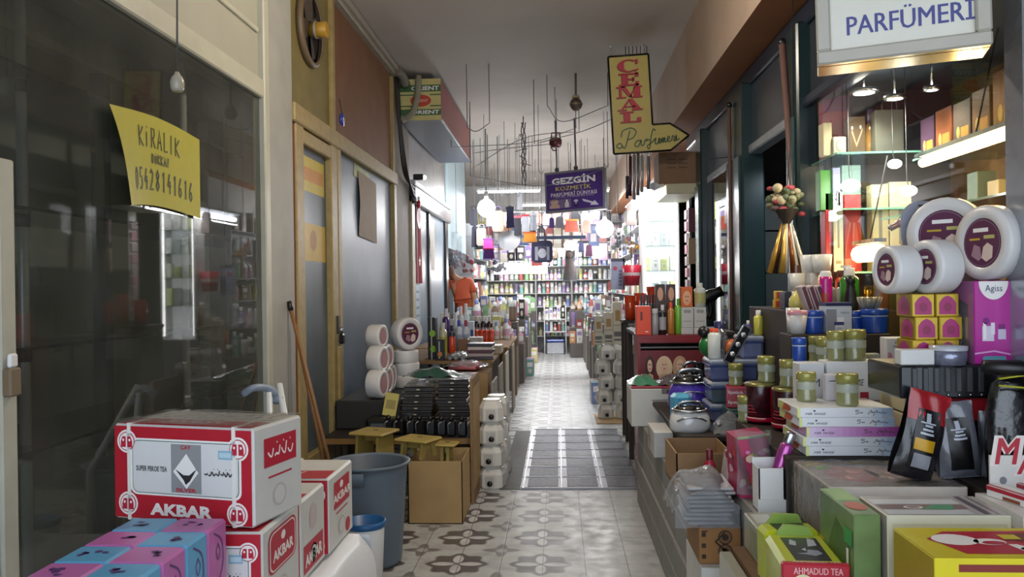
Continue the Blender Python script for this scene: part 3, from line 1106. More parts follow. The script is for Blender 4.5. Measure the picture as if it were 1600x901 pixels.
# platform with framed trays
t = thing('display_platform', 'low dark display platform with a wooden edge under the wrapped trays', 'platform', (0, 0, 0))
m = MB(); m.box(-1.70, -.63, 5.62, 6.95, .40, .44, mat('#2a241f', .6), front=mat('#8a6633', .5)); part(t, 'top', m)
for x in (-1.55, -.70):
    for y in (5.70, 6.88):
        m = MB(); m.box(x - .02, x + .02, y - .02, y + .02, 0, .40, mat('#3d3022', .6)); part(t, 'leg', m)
m = MB(); m.box(-.622, -.603, 5.52, 6.0, 0, .87, CARDD); m.box(-.602, -.600, 5.54, 5.98, .1, .8, CARD)
solo('cardboard_sheet', 'upright brown cardboard sheet closing the aisle end of the tray platform', 'cardboard', m)
TRAY = mat('#3b3b3e', .2, n=.2, coat=.6)
TRM = mat('#8d8c88', .18, m=.5, n=.2)
for pi, (x, nm) in enumerate(((-1.065, 'wall-side'), (-.80, 'aisle-side'))):
    n = 7 if pi == 0 else 8
    for k in range(n):
        t = thing('framed_tray', 'flat dark tray in clear wrap, %s from the top of the %s pile' % (ORD[n - 1 - k], nm), 'tray', (x + rnd.uniform(-.012, .012), 6.22 + rnd.uniform(-.01, .01), .442 + .047 * k), rnd.uniform(-2, 2), 'wrapped dark trays')
        m = MB(); m.box(-.118, .118, -.25, .25, 0, .038, TRAY, .008); tr_ = part(t, 'tray', m)
        m = MB(); m.box(-.02, .005, -.2515, -.2495, .014, .022, mat('#c9bba0', .4)); part(tr_, 'label', m, 'tan label')
        m = MB(); m.box(-.122, .122, -.255, .255, .0385, .044, TRM, .003); part(t, 'rim', m)
        m = MB(); m.grid(lambda u, v: (-.122 + .244 * u, -.26 + .52 * v, .046 + .004 * math.sin(14 * u + 3 * k) * math.sin(9 * v + k)), 12, 12, WRAP); part(t, 'wrap', m)
for k in range(8):
    m = MB()
    m.box(-.035, .035, -.03, .03, 0, .115, BLACK, .012)
    m.tube([(-.02, -.034, .02), (-.022, -.036, .09), (0, -.038, .105)], .006, mat('#8e9298', .2, m=.5), 6)
    m.ball((0, -.02, .125), .02, BLACK, 8)
    solo('blister_pack', 'black wrapped pack in the row under the trays, %s from the aisle' % ORD[k], 'pack', m, (-.70 - .078 * k, 5.70 + .012 * k, .441), rnd.uniform(-20, 20), 'black packs under the trays')
m = MB(); m.box(-.05, .05, -.004, .004, 0, .17, mat('#b5a84e', .5)); m.dq(fr('front', -.05, .05, -.004, .004, 0, .17), .15, .3, .85, .7, mat('#8a7c36', .5, n=0))
solo('price_card', 'yellow price card propped among the black packs before the white rolls', 'card', m, (-1.27, 5.88, .56), 10, rot=(math.radians(-14), math.radians(10), .1))
m = MB(); m.box(-.14, .14, -.10, .10, 0, .117, BLACK, .02); m.box(-.1, .1, -.104, -.1, .03, .08, mat('#5c5f66', .3))
solo('black_carton', 'flat black carton carrying the yellow price card beside the trays', 'carton', m, (-1.28, 5.87, .441), 0)

# white wax tubs ("rolls") heaped by the dusty window
m = MB(); m.box(-1.70, -1.20, 5.98, 6.93, .441, .66, mat('#24221f', .6), .01)
solo('black_crate', 'black crate under the heap of white tubs by the dusty window', 'crate', m)
TUB = mat('#dad8d6', .35, n=.03)
PURP = mat('#5e2f4c', .4, n=.1)


def tub_mesh(r, h, dark=PURP, ring=True):
    t1 = MB(); t1.lathe([(0, 0), (r * .96, 0), (r, .008), (r, h - .012), (r * .97, h), (r * .68, h), (r * .66, h - .004), (0, h - .004)], TUB, 30, ms=[TUB] * 6 + [dark] * 1)
    return t1


def tub(label, p, r, h, aim, seed=1, roll=0, group=None, detail=True):
    """a wide white tub lying with its printed lid towards `aim`"""
    d = Vector(aim).normalized()
    rot = d.to_track_quat('Z', 'Y').to_euler()
    t = thing('wax_tub', label, 'tub', p, 0, group, rot)
    tb_ = part(t, 'tub', tub_mesh(r, h, PURP if detail else mat('#b98a90', .4, n=.15)))
    q = random.Random(seed)
    m = MB()
    f = Fr((-r * .66, -r * .66, h - .0035), (1.32 * r, 0, 0), (0, 1.32 * r, 0))
    D_ = PURP if detail else mat('#b98a90', .4, n=.15)
    m.de(f, .5, .5, .49, .49, D_, 1, 28)
    m.de(f, .5, .5, .47, .47, mat('#8a6f80', .4, n=0), 2, 28); m.de(f, .5, .5, .455, .455, D_, 3, 28)
    if detail:
        m.dq(f, .28, .72, .68, .80, WPRINT, 4); m.dq(f, .18, .56, .46, .60, mat('#c7a83c', .4, n=0), 4); m.dq(f, .56, .58, .84, .65, mat('#b9b46a', .4, n=0), 4)
        m.dp(f, [(.5, .2), (.62, .12), (.78, .2), (.8, .42), (.66, .5), (.55, .42)], mat('#d9c3b6', .4, n=0), 5)
        m.dp(f, [(.22, .25), (.42, .14), (.5, .2), (.46, .42), (.3, .48)], mat('#a4818c', .4, n=0), 4)
    part(tb_, 'lid_label', m, 'dark plum lid print' if detail else 'dusty pink lid print')
    return t


heap = [  # x, y, z, radius, aim, wording
    (-1.40, 6.10, .771, .11, (.985, -.17, 0), 'first in the lower lying row, at the end towards the ochre door'),
    (-1.41, 6.33, .771, .11, (.985, -.17, 0), 'second in the lower lying row'),
    (-1.43, 6.56, .771, .11, (.985, -.17, 0), 'third in the lower lying row, by the upright stack'),
    (-1.42, 6.215, .952, .105, (.98, -.2, 0), 'first in the upper lying row'),
    (-1.43, 6.44, .952, .105, (.98, -.2, 0), 'second in the upper lying row'),
    (-1.45, 6.33, 1.125, .095, (.97, -.24, 0), 'lying alone at the very top of the heap'),
]
for i, (x, y, z, r, aim, w) in enumerate(heap):
    a = Vector(aim).normalized()
    tub('white wax tub %s' % w, Vector((x, y, z)) - a * .06, r, .115, aim, i, 0, 'white tubs heaped by the dusty window', False)
for k in range(3):
    tub('white wax tub lid-up in the upright stack, %s from the top' % ORD[2 - k], (-1.31 + .008 * (k % 2), 6.80, .661 + .105 * k), .105, .104, (0, 0, 1), k, 0, 'white tubs heaped by the dusty window', False)
tub('biggest white wax tub of the heap, standing on edge above the upright stack', Vector((-1.345, 6.83, .977 + .14)), .14, .11, (.75, -.65, 0), 8, 0, None, True)

# bags of pink tubes and a green bag on the trays
m = MB()
for k in range(7):
    m.T = Matrix.Rotation(math.radians(-20 + 5 * k), 4, 'Z')
    m.tube([(-.13, -.10 + .032 * k, .028 + .018 * (k % 2)), (.13, -.10 + .032 * k, .03 + .018 * (k % 2))], [.024, .018], mat('#d97a80', .4), 8)
m.T = Matrix.Identity(4)
m.grid(lambda u, v: (-.19 + .38 * u, -.15 + .30 * v, .045 + .045 * math.sin(math.pi * u) * math.sin(math.pi * v) + .006 * math.sin(20 * u + 13 * v)), 16, 14, WRAPC)
c = at(731, 580, 7.17)
solo('tube_bag', 'clear bag of pink tubes on a brown carton beside the trays', 'bag', m, (c.x, c.y, .765))
m = MB(); m.box(-.20, .20, -.22, .22, 0, .76, CARDD, .004, front=CARD); m.dq(fr('front', -.2, .2, -.22, .22, 0, .76), .45, .2, .55, .95, mat('#b79a6a', .6, n=0))
solo('tall_carton', 'tall closed brown carton standing behind the cardboard sheet', 'carton', m, (c.x, c.y + .02, 0))
m = MB(); m.grid(lambda u, v: (-.22 + .44 * u, -.14 + .28 * v, .02 + .06 * math.sin(math.pi * u) * math.sin(math.pi * v) + .008 * math.sin(17 * u + 9 * v)), 16, 12, mat('#30564a', .2, coat=.5))
solo('green_bag', 'dark green plastic bag lying on top of the tray piles', 'bag', m, (-.99, 6.25, .80))

# white octagonal canisters with a black knob, stacked
CAN = mat('#d5d3cc', .3, n=.04, coat=.3)
can_cache = {}


def canister(label, p, rz, group, s=1.):
    if not can_cache:
        t = thing('canister', label, 'canister', p, rz, group)
        w, h = .09, .165
        def ring(k, z):
            c = .034 * k
            a = w * k
            return [(-a, -a + c, z), (-a + c, -a, z), (a - c, -a, z), (a, -a + c, z), (a, a - c, z), (a - c, a, z), (-a + c, a, z), (-a, a - c, z)]
        vs = []
        for k, z in ((.93, 0), (1, .012), (1, .105), (.80, .145), (.70, .150), (.70, h)):
            vs += ring(k, z)
        fs = [tuple(range(8))[::-1], tuple(range(40, 48))]
        for r_ in range(5):
            fs += [(r_ * 8 + i, r_ * 8 + (i + 1) % 8, r_ * 8 + 8 + (i + 1) % 8, r_ * 8 + 8 + i) for i in range(8)]
        m = MB(); m.add(vs, fs, CAN); part(t, 'body', m)
        m = MB(); m.box(-.035, .035, -.0915, -.09, .02, .095, mat('#bdbbb4', .35)); pn_ = part(t, 'front_panel', m)
        m = MB(); m.lathe([(0, 0), (.02, 0), (.02, .014), (.012, .02), (0, .02)], BLACK, 14, (0, 0, 0), 'y'); k = part(pn_, 'knob', m, 'black knob'); k.location = (.006, -.1125, .045)
        can_cache['t'] = t
        return t
    return dup(can_cache['t'], label, p, rz, group)


for ci, (x, y, n, nm) in enumerate(((-.515, 6.02, 4, 'first column facing the aisle'), (-.50, 6.25, 4, 'second column behind it'), (-.50, 6.48, 3, 'last column behind'))):
    for k in range(n):
        canister('white knobbed canister, %s from the floor, %s, opposite the floor plates' % (ORD[k], nm), (x + rnd.uniform(-.006, .006), y, .166 * k), rnd.uniform(-6, 10) - 8, 'white canisters by the trays')
for ci, (x, nm) in enumerate(((.53, 'outer column'), (.725, 'inner column'), (.92, 'wall-side column'))):
    for k in range(5 if ci < 2 else 4):
        canister('white knobbed canister on the cardboard mat, %s, %s from the bottom' % (nm, ORD[k]), (x + rnd.uniform(-.015, .015) - (.03 if k % 2 else 0), 9.12, .012 + .166 * k), rnd.uniform(-5, 5), 'white canisters on the cardboard mat')
m = MB(); m.box(.40, 1.05, 8.75, 9.4, 0, .01, mat('#b08f66', .7))
solo('cardboard_mat', 'flat cardboard mat on the floor under the canister stack', 'cardboard', m)

# ---- things on the left wall
NP = mat('#aca42a', .55, n=.04)
# curled yellow rental notice
c0 = at(219, 262, 1.75 * 1250 / 645)
m = MB()


class Curl:
    """paper surface with a lifted corner, used for the sheet and for its writing"""
    w, h = .82, .385

    def p(s, a, b_, off=0.):
        y = (a - .5) * s.w
        z = (b_ - .5) * s.h
        k = max(0, 1 - a * 2.2)
        bend = .075 * k * k * (1 - b_ ** 3)
        return Vector((.008 + .06 * k * k * (.3 + .7 * (1 - b_)) + off + .003 * math.sin(5 * a), y + bend, z + .022 * math.sin(a * 3.0) - .01 * k))
    u = Vector((0, .82, 0)); v = Vector((0, 0, .385)); n = Vector((1, 0, 0))


cf = Curl()
m.grid(lambda u, v: tuple(cf.p(u, v)), 20, 12, NP)
MK = mat('#3c3a12', .5, n=0)
MK2 = mat('#23240f', .5, n=0)
m.ds(cf, [[tuple(p) for p in st] for st in hand('KİRALIK', .28, .64, .76, .86)], .009, MK, 3)
m.ds(cf, hand('DÜKKAN', .42, .47, .62, .58), .007, MK, 3)
m.ds(cf, hand('05428141616', .20, .17, .92, .40), .011, MK2, 3)
t = solo('rental_notice', 'curling yellow paper notice with marker writing taped to the vacant shop window', 'notice', m, (XL + .012, c0.y, c0.z))

# cardboard patch and stickers on window 2
m = MB()
m.grid(lambda u, v: (.008 + .014 * (1 - u) * math.sin(math.pi * v) ** 2 + .002, -.35 + .7 * u, -.31 + .58 * v + .03 * (1 - u)), 10, 12, mat('#a08a70', .7, n=.08))
c = at(574, 325, 1.75 * 1250 / 298)
solo('cardboard_patch', 'grey-brown cardboard piece taped to the dusty window beside the ochre door', 'cardboard', m, (XL - .012, c.y, c.z))
m = MB(); m.box(0, .004, -.28, .28, -.06, .06, mat('#9aa35c', .5, n=.2)); c = at(566, 273, 1.75 * 1250 / 306)
solo('sticker', 'faded greenish sticker on the dusty window above the cardboard patch', 'sticker', m, (XL - .0115, c.y, c.z), rot=(math.radians(-3), 0, 0))

# evil eye bead
c = at(526, 187, 6.2)
t = thing('evil_eye_bead', 'blue glass eye bead hanging on the door frame below the brown panel', 'bead', (XL + .075, c.y, c.z))
m = MB(); m.lathe([(0, -.012), (.045, -.012), (.05, 0), (.045, .012), (0, .012)], mat('#2a35a8', .1, coat=1), 18, (0, 0, 0), 'x'); part(t, 'bead', m)
m = MB(); m.lathe([(0, .0125), (.026, .0125)], WPRINT, 14, (0, 0, -.008), 'x'); m.lathe([(0, .0135), (.014, .0135)], mat('#6fa9d8', .2), 12, (0, 0, -.008), 'x'); m.lathe([(0, .0145), (.007, .0145)], BLACK, 10, (0, 0, -.008), 'x'); part(t, 'pupil', m)
m = MB(); m.tube([(0, 0, .05), (-.02, 0, .16)], .004, PRINT, 6); part(t, 'string', m)

# round exhaust fan set in the olive panel
c = at(478, 45, 5.62)
t = thing('exhaust_fan', 'round dark exhaust opening with a yellow plastic duct above the ochre door', 'fan', (XL - .01, c.y, c.z))
m = MB(); m.lathe([(.235, 0), (.27, 0), (.27, .035), (.245, .05), (.235, .035)], mat('#6a5a44', .5), 32, (0, 0, 0), 'x'); part(t, 'ring', m)
m = MB(); m.lathe([(0, .006), (.236, .006)], mat('#17130f', .8), 28, (0, 0, 0), 'x'); part(t, 'opening', m)
for k in range(4):
    m = MB(); m.T = Matrix.Rotation(math.radians(20 + 90 * k), 4, 'X')
    m.add([(.012, -.05, .05), (.03, .05, .05), (.035, .09, .21), (.012, -.07, .21)], [(0, 1, 2, 3)], mat('#4a4038', .5)); part(t, 'blade', m)
m = MB(); m.lathe([(.0, 0), (.055, 0), (.055, .12), (.045, .125), (0, .11)], mat('#a8822a', .45), 18, (.02, 0, -.01), 'x'); m.lathe([(.057, .03), (.062, .03), (.062, .05), (.057, .05)], mat('#8c8478'), 18, (.02, 0, -.01), 'x'); part(t, 'duct', m)

# pipe and moulding under the ceiling
m = MB()
m.box(-.02, .05, 5.14, 8.55, ZC - .10, ZC - .05, mat('#9a9282', .6, n=.15), .01)
o = struct('trim_7', m, (XL, 0, 0))
t = thing('conduit_pipe', 'grey conduit running under the ceiling to a bulky bend by the lightbox', 'pipe', (0, 0, 0))
m = MB(); m.tube([(XL + .06, 5.15, ZC - .03), (XL + .06, 8.4, ZC - .035), (XL + .09, 8.7, ZC - .06)], .03, mat('#8e877a', .6), 8); part(t, 'tube', m)
m = MB(); m.tube(curve([(XL + .07, 8.45, ZC - .06), (XL + .09, 8.62, ZC - .075), (XL + .11, 8.72, ZC - .15)], 5), .05, mat('#7b756b', .6), 10); part(t, 'bend', m)
c = at(640, 125, 8.72); c2 = at(655, 215, 8.72)
m = MB(); m.tube(curve([at(654, 118, 8.76), at(652, 150, 8.74), at(645, 175, 8.72), at(632, 186, 8.74), at(627, 189, 8.72)], 6), .035, mat('#8d8a78', .6), 10)
solo('hose', 'grey flexible hose looping down in front of the striped lightbox end', 'hose', m)
m = MB()
for k in range(3):
    m.tube(curve([(XL + .03, 8.56 + .06 * k, ZC - .1), (XL + .05, 8.6 + .07 * k, 3.25), (XL + .04 + .02 * k, 8.9, 2.8), (XL + .06, 9.4, 2.7 - .05 * k)], 5), .012, mat('#2a2826'), 6)
solo('cable', 'dark cables hanging down the grimy column beside the lightbox', 'cable', m)

# striped lightbox over the second shop
t = thing('lightbox', 'long boxed shop sign under the ceiling with a striped green and cream end', 'sign', (0, 0, 0))
lx0, lx1, ly0, ly1, lz0, lz1 = XL + .01, -1.27, 8.82, 11.85, 3.37, 3.83
m = MB()
m.box(lx0, lx1, ly0, ly1, lz0, lz1, mat('#434957', .5, n=.12), right=mat('#8c4a48', .5, n=.12, sc=2), top=mat('#3c3a38'))
part(t, 'housing', m)
m = MB()
f = fr('front', lx0, lx1, ly0, ly1, lz0, lz1)
CRM, GRN = mat('#cfc47e', .5, n=.06), mat('#3f6b3c', .5, n=.06)
m.dq(f, 0, 0, 1, 1, CRM, 1)
m.dq(f, 0, .69, 1, .855, GRN, 2); m.dq(f, 0, .12, 1, .27, GRN, 2)
m.dq(f, .0, .60, .36, .63, GRN, 2); m.dq(f, .74, .60, 1, .63, GRN, 2); m.dq(f, .0, .33, .36, .36, GRN, 2); m.dq(f, .74, .33, 1, .36, GRN, 2)
m.de(f, .52, .475, .25, .145, mat('#c8452a', .5, n=.06), 3, 20)
m.dt(f, 'ORIENT', .30, .72, .96, .825, WPRINT, 4, .03); m.dt(f, 'ORIENT', .30, .15, .96, .245, WPRINT, 4, .03); m.dt(f, 'ORIENT', .34, .44, .70, .51, mat('#e6b9a0', .5, n=0), 4, .02)
part(t, 'end_panel', m, 'cream end with green bands and a red oval')
m = MB(); m.box(lx1 - .002, lx1 + .012, ly0, ly1, lz0 - .01, lz0 + .012, STEEL); part(t, 'edge_trim', m)

# Turkish flag and papers in the second shop door
m = MB()
FLAG = mat('#9b1f30', .6, n=.08)
m.grid(lambda u, v: (.02 + .02 * math.sin(8 * u + 2 * v), -.19 + .38 * u, -.62 + 1.24 * v), 14, 10, FLAG)
ff = Fr((.036, -.19, -.62), (0, .38, 0), (0, 0, 1.24))
st = []
for k in range(10):
    rr = .2 if k % 2 == 0 else .08
    a = math.pi / 2 + k * math.pi / 5
    st.append((.5 + rr * math.cos(a), .22 + rr * .306 * math.sin(a)))
m.dp(ff, st, WPRINT, 8)
cres = [(.5 + .34 * math.cos(a / 10), .66 + .105 * math.sin(a / 10)) for a in range(-2, 66)]
m.de(ff, .5, .66, .36, .11, WPRINT, 8); m.de(ff, .5, .685, .28, .088, FLAG, 9)
c = at(651, 365, 1.75 * 1250 / 221)
solo('flag', 'red flag with a white star and crescent hanging in the second shop door', 'flag', m, (XL - .008, c.y, c.z))
m = MB(); m.grid(lambda u, v: (.006 + .03 * (1 - u) * math.sin(math.pi * v), -.3 + .6 * u, -.36 + .72 * v), 8, 8, mat('#b3aca0', .6))
c = at(674, 381, 1.75 * 1250 / 198)
solo('cardboard_patch', 'pale cardboard piece taped on the glass behind the red flag', 'cardboard', m, (XL - .008, c.y, c.z))
m = MB(); m.box(0, .003, -.2, .2, -.45, .45, mat('#a9bccb', .5))
for k in range(7):
    m.box(.003, .004, -.15, .15, .3 - .1 * k, .33 - .1 * k, mat('#6b8196', .5))
c = at(651, 470, 1.75 * 1250 / 221)
solo('notice', 'pale blue printed notice on the glass under the red flag', 'notice', m, (XL - .0095, c.y, c.z))
m = MB(); m.ball((0, 0, 0), .05, RED, 10, sx=.5); m.ball((0, 0, .06), .035, WHITE, 10, sx=.5)
solo('rosette', 'small red and white rosette at the corner of the roller shutter', 'rosette', m, (XL + .09, 9.55, 2.52))
m = MB(); m.box(-.03, .09, -.04, .04, 0, .07, BLACK, .01); m.ball((.1, 0, .03), .03, glow('#e8eef4', 1.2), 8)
solo('small_spotlight', 'tiny spotlight fixed over the roller shutter housing', 'lamp', m, (XL + .07, 9.5, 2.80))

# hanging porcelain socket in front of the vacant shop
c = at(277, 130, 2.93)
t = thing('lamp_socket', 'empty white porcelain lamp socket dangling on a grey cord before the vacant window', 'lamp', c)
POR = mat('#a9a493', .3)
m = MB(); m.lathe([(0, -.032), (.018, -.032), (.024, -.02), (.0255, -.004), (.0255, .006), (.02, .022), (.012, .03), (.008, .042), (0, .042)], POR, 18); part(t, 'socket', m)
m = MB(); m.tube([(0, 0, .04), (.004, 0, .3), (0, 0, ZC - c.z)], .004, mat('#4d4a44'), 6); part(t, 'cord', m)
# grey box fitting on the short post at the edge
c = at(6, 590, 2.55)
m = MB(); m.box(0, .03, -.028, .028, -.045, .045, mat('#7a6a52', .5), .006); m.box(.01, .025, -.02, .02, .045, .09, WHITE, .006)
solo('door_catch', 'brown door catch on the cream post at the edge of the vacant window', 'catch', m, (XL + .013, 2.425, c.z))

# ================================================================ RIGHT SIDE
def pbox(name, label, cat, x0, x1, y0, y1, z0, z1, m_, bev=.004, rz=0, group=None, deco=None, **fm):
    w, d, h = (x1 - x0) / 2, (y1 - y0) / 2, z1 - z0
    m = MB()
    m.box(-w, w, -d, d, 0, h, m_, bev, **fm)
    if deco:
        F = {k: fr(k, -w, w, -d, d, 0, h) for k in ('front', 'left', 'right', 'top', 'back')}
        deco(m, F, w, d, h)
    return solo(name, label, cat, m, ((x0 + x1) / 2, (y0 + y1) / 2, z0), rz, group)


def bottle(name, label, cat, p, r, h, body, cap, neck=.45, shoulder=.72, rz=0, group=None, label_c=None, pump=False, sx=1., sy=1., capw=None):
    t = thing(name, label, cat, p, rz, group)
    m = MB()
    hs, hn = h * shoulder, h * (shoulder + .10)
    m.lathe([(0, 0), (r * .9, 0), (r, r * .12), (r, hs), (r * .85, hs + (hn - hs) * .5), (r * neck, hn), (r * neck, hn + .006), (0, hn + .006)], body, 18, sx=sx, sy=sy)
    bd_ = part(t, 'body', m)
    m = MB()
    cw = capw or neck * 1.15
    m.lathe([(r * cw, hn), (r * cw, h * .985), (r * cw * .9, h), (0, h)], cap, 14)
    if pump:
        m.box(-r * .9, r * .2, -.006, .006, h, h + .012, cap)
    part(t, 'cap', m)
    if label_c:
        m = MB(); m.lathe([(r * 1.012, hs * .22), (r * 1.012, hs * .82)], label_c, 14, a0=180, a1=360, sx=sx, sy=sy); part(bd_, 'label', m)
    return t


DARKW = mat('#2b221c', .6)
WOODT = mat('#6a4d31', .6, n=.12)

# ---- carriers: tables and steps under the goods
def table(label, x0, x1, y0, y1, z, col=WOODT, inset=.03):
    t = thing('display_table', label, 'table', (0, 0, 0))
    m = MB(); m.box(x0, x1, y0, y1, z - .03, z, col, .004); part(t, 'tabletop', m)
    for x in (x0 + inset, x1 - .03):
        for y in (y0 + .03, y1 - .03):
            m = MB(); m.box(x - .02, x + .02, y - .02, y + .02, 0, z - .03, col); part(t, 'leg', m)
    return t


def step(label, x0, x1, y0, y1, z0, z1, col=DARKW):
    return pbox('display_step', label, 'stand', x0, x1, y0, y1, z0, z1, col, .004)


table('low wooden table under the yellow-framed tea-set boxes', .60, 1.40, 1.6, 2.86, .578)
step('dark step under the stack of flat perfume boxes', .80, 1.40, 2.87, 3.70, 0, .887)
step('dark block under the grey coffee bags behind the opened tray', 1.24, 1.42, 2.40, 2.86, .58, .887)
step('dark block lifting the ribbed black case by the shop window', 1.21, 1.42, 2.64, 2.865, .889, 1.13)
step('dark riser under the lower blue tub by the window', 1.05, 1.42, 3.30, 3.51, .889, 1.16)
step('dark riser under the row of large blue tubs', 1.0, 1.42, 3.515, 3.695, .889, 1.28)
step('tall dark stand under the row of bottles and cups by the window', 1.12, 1.42, 3.72, 4.78, 0, 1.37)
table('table under the purple domed appliance and the lidded storage boxes', .60, 1.08, 4.02, 5.22, .75, DARKW, .30)

# ---- nearest boxes
YEL = mat('#d3c41c', .35, n=.04)
CRMB = mat('#d8d4bd', .4, n=.04)
CRIM = mat('#b32436', .35, n=.05)
WINP = thin('box_window', '#e8ecf0', .75, .08, '#9a9aa0', .2, bump=.5)


def deco_tea(m, F, w, d, h):
    t = F['top']
    m.dq(t, .0, 0, 1, 1, YEL, 1)
    m.dp(t, [(.16, .12), (1, .12), (1, .97), (.75, .9), (.2, .86), (.08, .6), (.12, .4)], CRIM, 2)
    m.de(t, .20, .57, .10, .19, WPRINT, 3); m.de(t, .34, .50, .07, .11, WPRINT, 3); m.de(t, .35, .46, .05, .06, CRIM, 4)
    m.de(t, .62, .26, .20, .13, WPRINT, 3); m.dp(t, [(.42, .2), (.40, .42), (.44, .42), (.50, .2)], WPRINT, 3); m.dp(t, [(.78, .22), (.85, .40), (.88, .38), (.82, .14)], WPRINT, 3)
    m.dp(t, [(.42, .55), (.48, .78), (.56, .80), (.68, .45), (.60, .42), (.5, .5)], mat('#6b3a2c', .4, n=0), 3); m.dq(t, .42, .58, .5, .74, YEL, 4)
    m.dp(t, [(.72, .55), (.86, .42), (.9, .5), (.76, .68)], mat('#d6a6ad', .4, n=0), 3)
    f = F['front']
    m.dq(f, 0, 0, 1, 1, YEL, 1); m.dq(f, .10, .90, 1, .955, mat('#7c2a22', .4, n=0), 2)
    m.dq(f, .06, .05, .98, .86, mat('#6d6f78', .2, n=.25, coat=.6, sc=18), 2)
    for k in range(4):
        m.de(f, .2 + .2 * k, .40, .07, .22, mat('#b7b9c2', .2, n=.1), 3)
        m.de(f, .2 + .2 * k, .44, .05, .10, mat('#4b4d55', .2, n=0), 4)
    m.dq(f, .06, .72, .98, .86, mat('#52545c', .25, n=.2), 5)


pbox('tea_set_box', 'bright yellow tea-set box with a red teapot picture on its lid', 'box', .823, 1.34, 1.82, 2.04, .58, .889, YEL, .004, deco=deco_tea, left=mat('#a8931f', .35, n=.06))


def deco_white(m, F, w, d, h):
    t = F['top']
    m.dq(t, .01, .02, .99, .98, mat('#b9b6b4', .3, n=.05), 1)
    m.dq(t, .02, .55, .75, .80, mat('#d8dcdf', .3, n=.03), 2); m.dq(t, .03, .30, .75, .52, mat('#8b7672', .35, n=.1), 2)
    m.dp(t, [(.36, .28), (.50, .50), (.66, .50), (.62, .26)], mat('#5fa37c', .35, n=.05), 3); m.de(t, .31, .38, .08, .08, WPRINT, 3); m.de(t, .31, .38, .055, .055, mat('#9a8a86', .4, n=0), 4)
    m.dq(t, .03, .04, .72, .26, mat('#cfd3d6', .3, n=.03), 2); m.dq(t, .80, .05, .86, .95, mat('#6d6470', .3, n=0), 2); m.dq(t, .90, .05, .93, .95, mat('#8a8490', .3, n=0), 2)
    f = F['front']
    m.dq(f, .04, .05, .96, .93, mat('#c9c3a6', .4, n=.03), 1); m.dq(f, .06, .08, .94, .90, CRMB, 2)


pbox('gift_box', 'white gift box with a green leaf picture and brown bands on its lid', 'box', .853, 1.17, 2.15, 2.345, .58, .889, CRMB, .003, deco=deco_white, left=mat('#a09a8e', .5, n=.05))


def deco_green(m, F, w, d, h):
    t = F['top']
    m.dq(t, .05, .5, .95, .98, mat('#8fb36a', .4, n=.1), 1); m.de(t, .5, .3, .4, .15, mat('#b34b32', .4, n=.1), 2)
    l = F['left']
    m.dq(l, 0, 0, .12, .55, mat('#c9b02c', .4, n=0), 1); m.dp(l, [(.2, .1), (.8, .05), (.9, .7), (.5, .85), (.3, .6)], mat('#4d6b3a', .4, n=.2), 2)
    m.dq(l, .74, .70, .96, .84, mat('#3f9b4f', .4, n=0), 3); m.dq(l, .8, .35, .86, .66, WPRINT, 3)


pbox('green_box', 'narrow leafy-green printed box wedged against the white gift box', 'box', .775, .845, 2.17, 2.45, .58, .885, mat('#6f8a56', .4, n=.18, coat=.4), .003, deco=deco_green)


def deco_clear(m, F, w, d, h):
    t = F['top']
    m.dq(t, .02, .02, .98, .98, mat('#bdb0a6', .3, n=.15), 1); m.de(t, .30, .45, .2, .3, mat('#c78f84', .4, n=.1), 2); m.de(t, .58, .5, .14, .26, mat('#b99a92', .4, n=.1), 2)
    m.dp(t, [(.05, .86), (.6, .93), (1, .97), (1, .91), (.6, .87), (.06, .80)], mat('#d8b62a', .4, n=0), 3); m.dp(t, [(.1, .6), (.22, .66), (.2, .75), (.1, .72)], mat('#7fae3a', .4, n=0), 3)
    l = F['left']
    m.dq(l, .04, .04, .12, .95, mat('#c3982a', .4, n=0), 1)


t = thing('wrapped_gift_box', 'grey gift box in crinkled clear wrap with a yellow edge strip, behind the white one', 'box', (1.02, 2.67, .58))
m = MB(); m.box(-.205, .205, -.185, .185, 0, .30, mat('#d6cdc2', .4, n=.06), .003)
F = {k: fr(k, -.205, .205, -.185, .185, 0, .30) for k in ('left', 'top', 'front')}
deco_clear(m, F, .205, .185, .30); part(t, 'box', m)
m = MB()
m.grid(lambda u, v: (-.21 + .42 * u, -.19 + .38 * v, .303 + .003 * math.sin(22 * u + 7 * v) * math.sin(15 * v)), 16, 14, WRAP)
m.grid(lambda u, v: (-.209 - .003 * abs(math.sin(9 * u + 6 * v)), .19 - .38 * u, .303 * v), 12, 10, WRAP)
part(t, 'wrap', m)

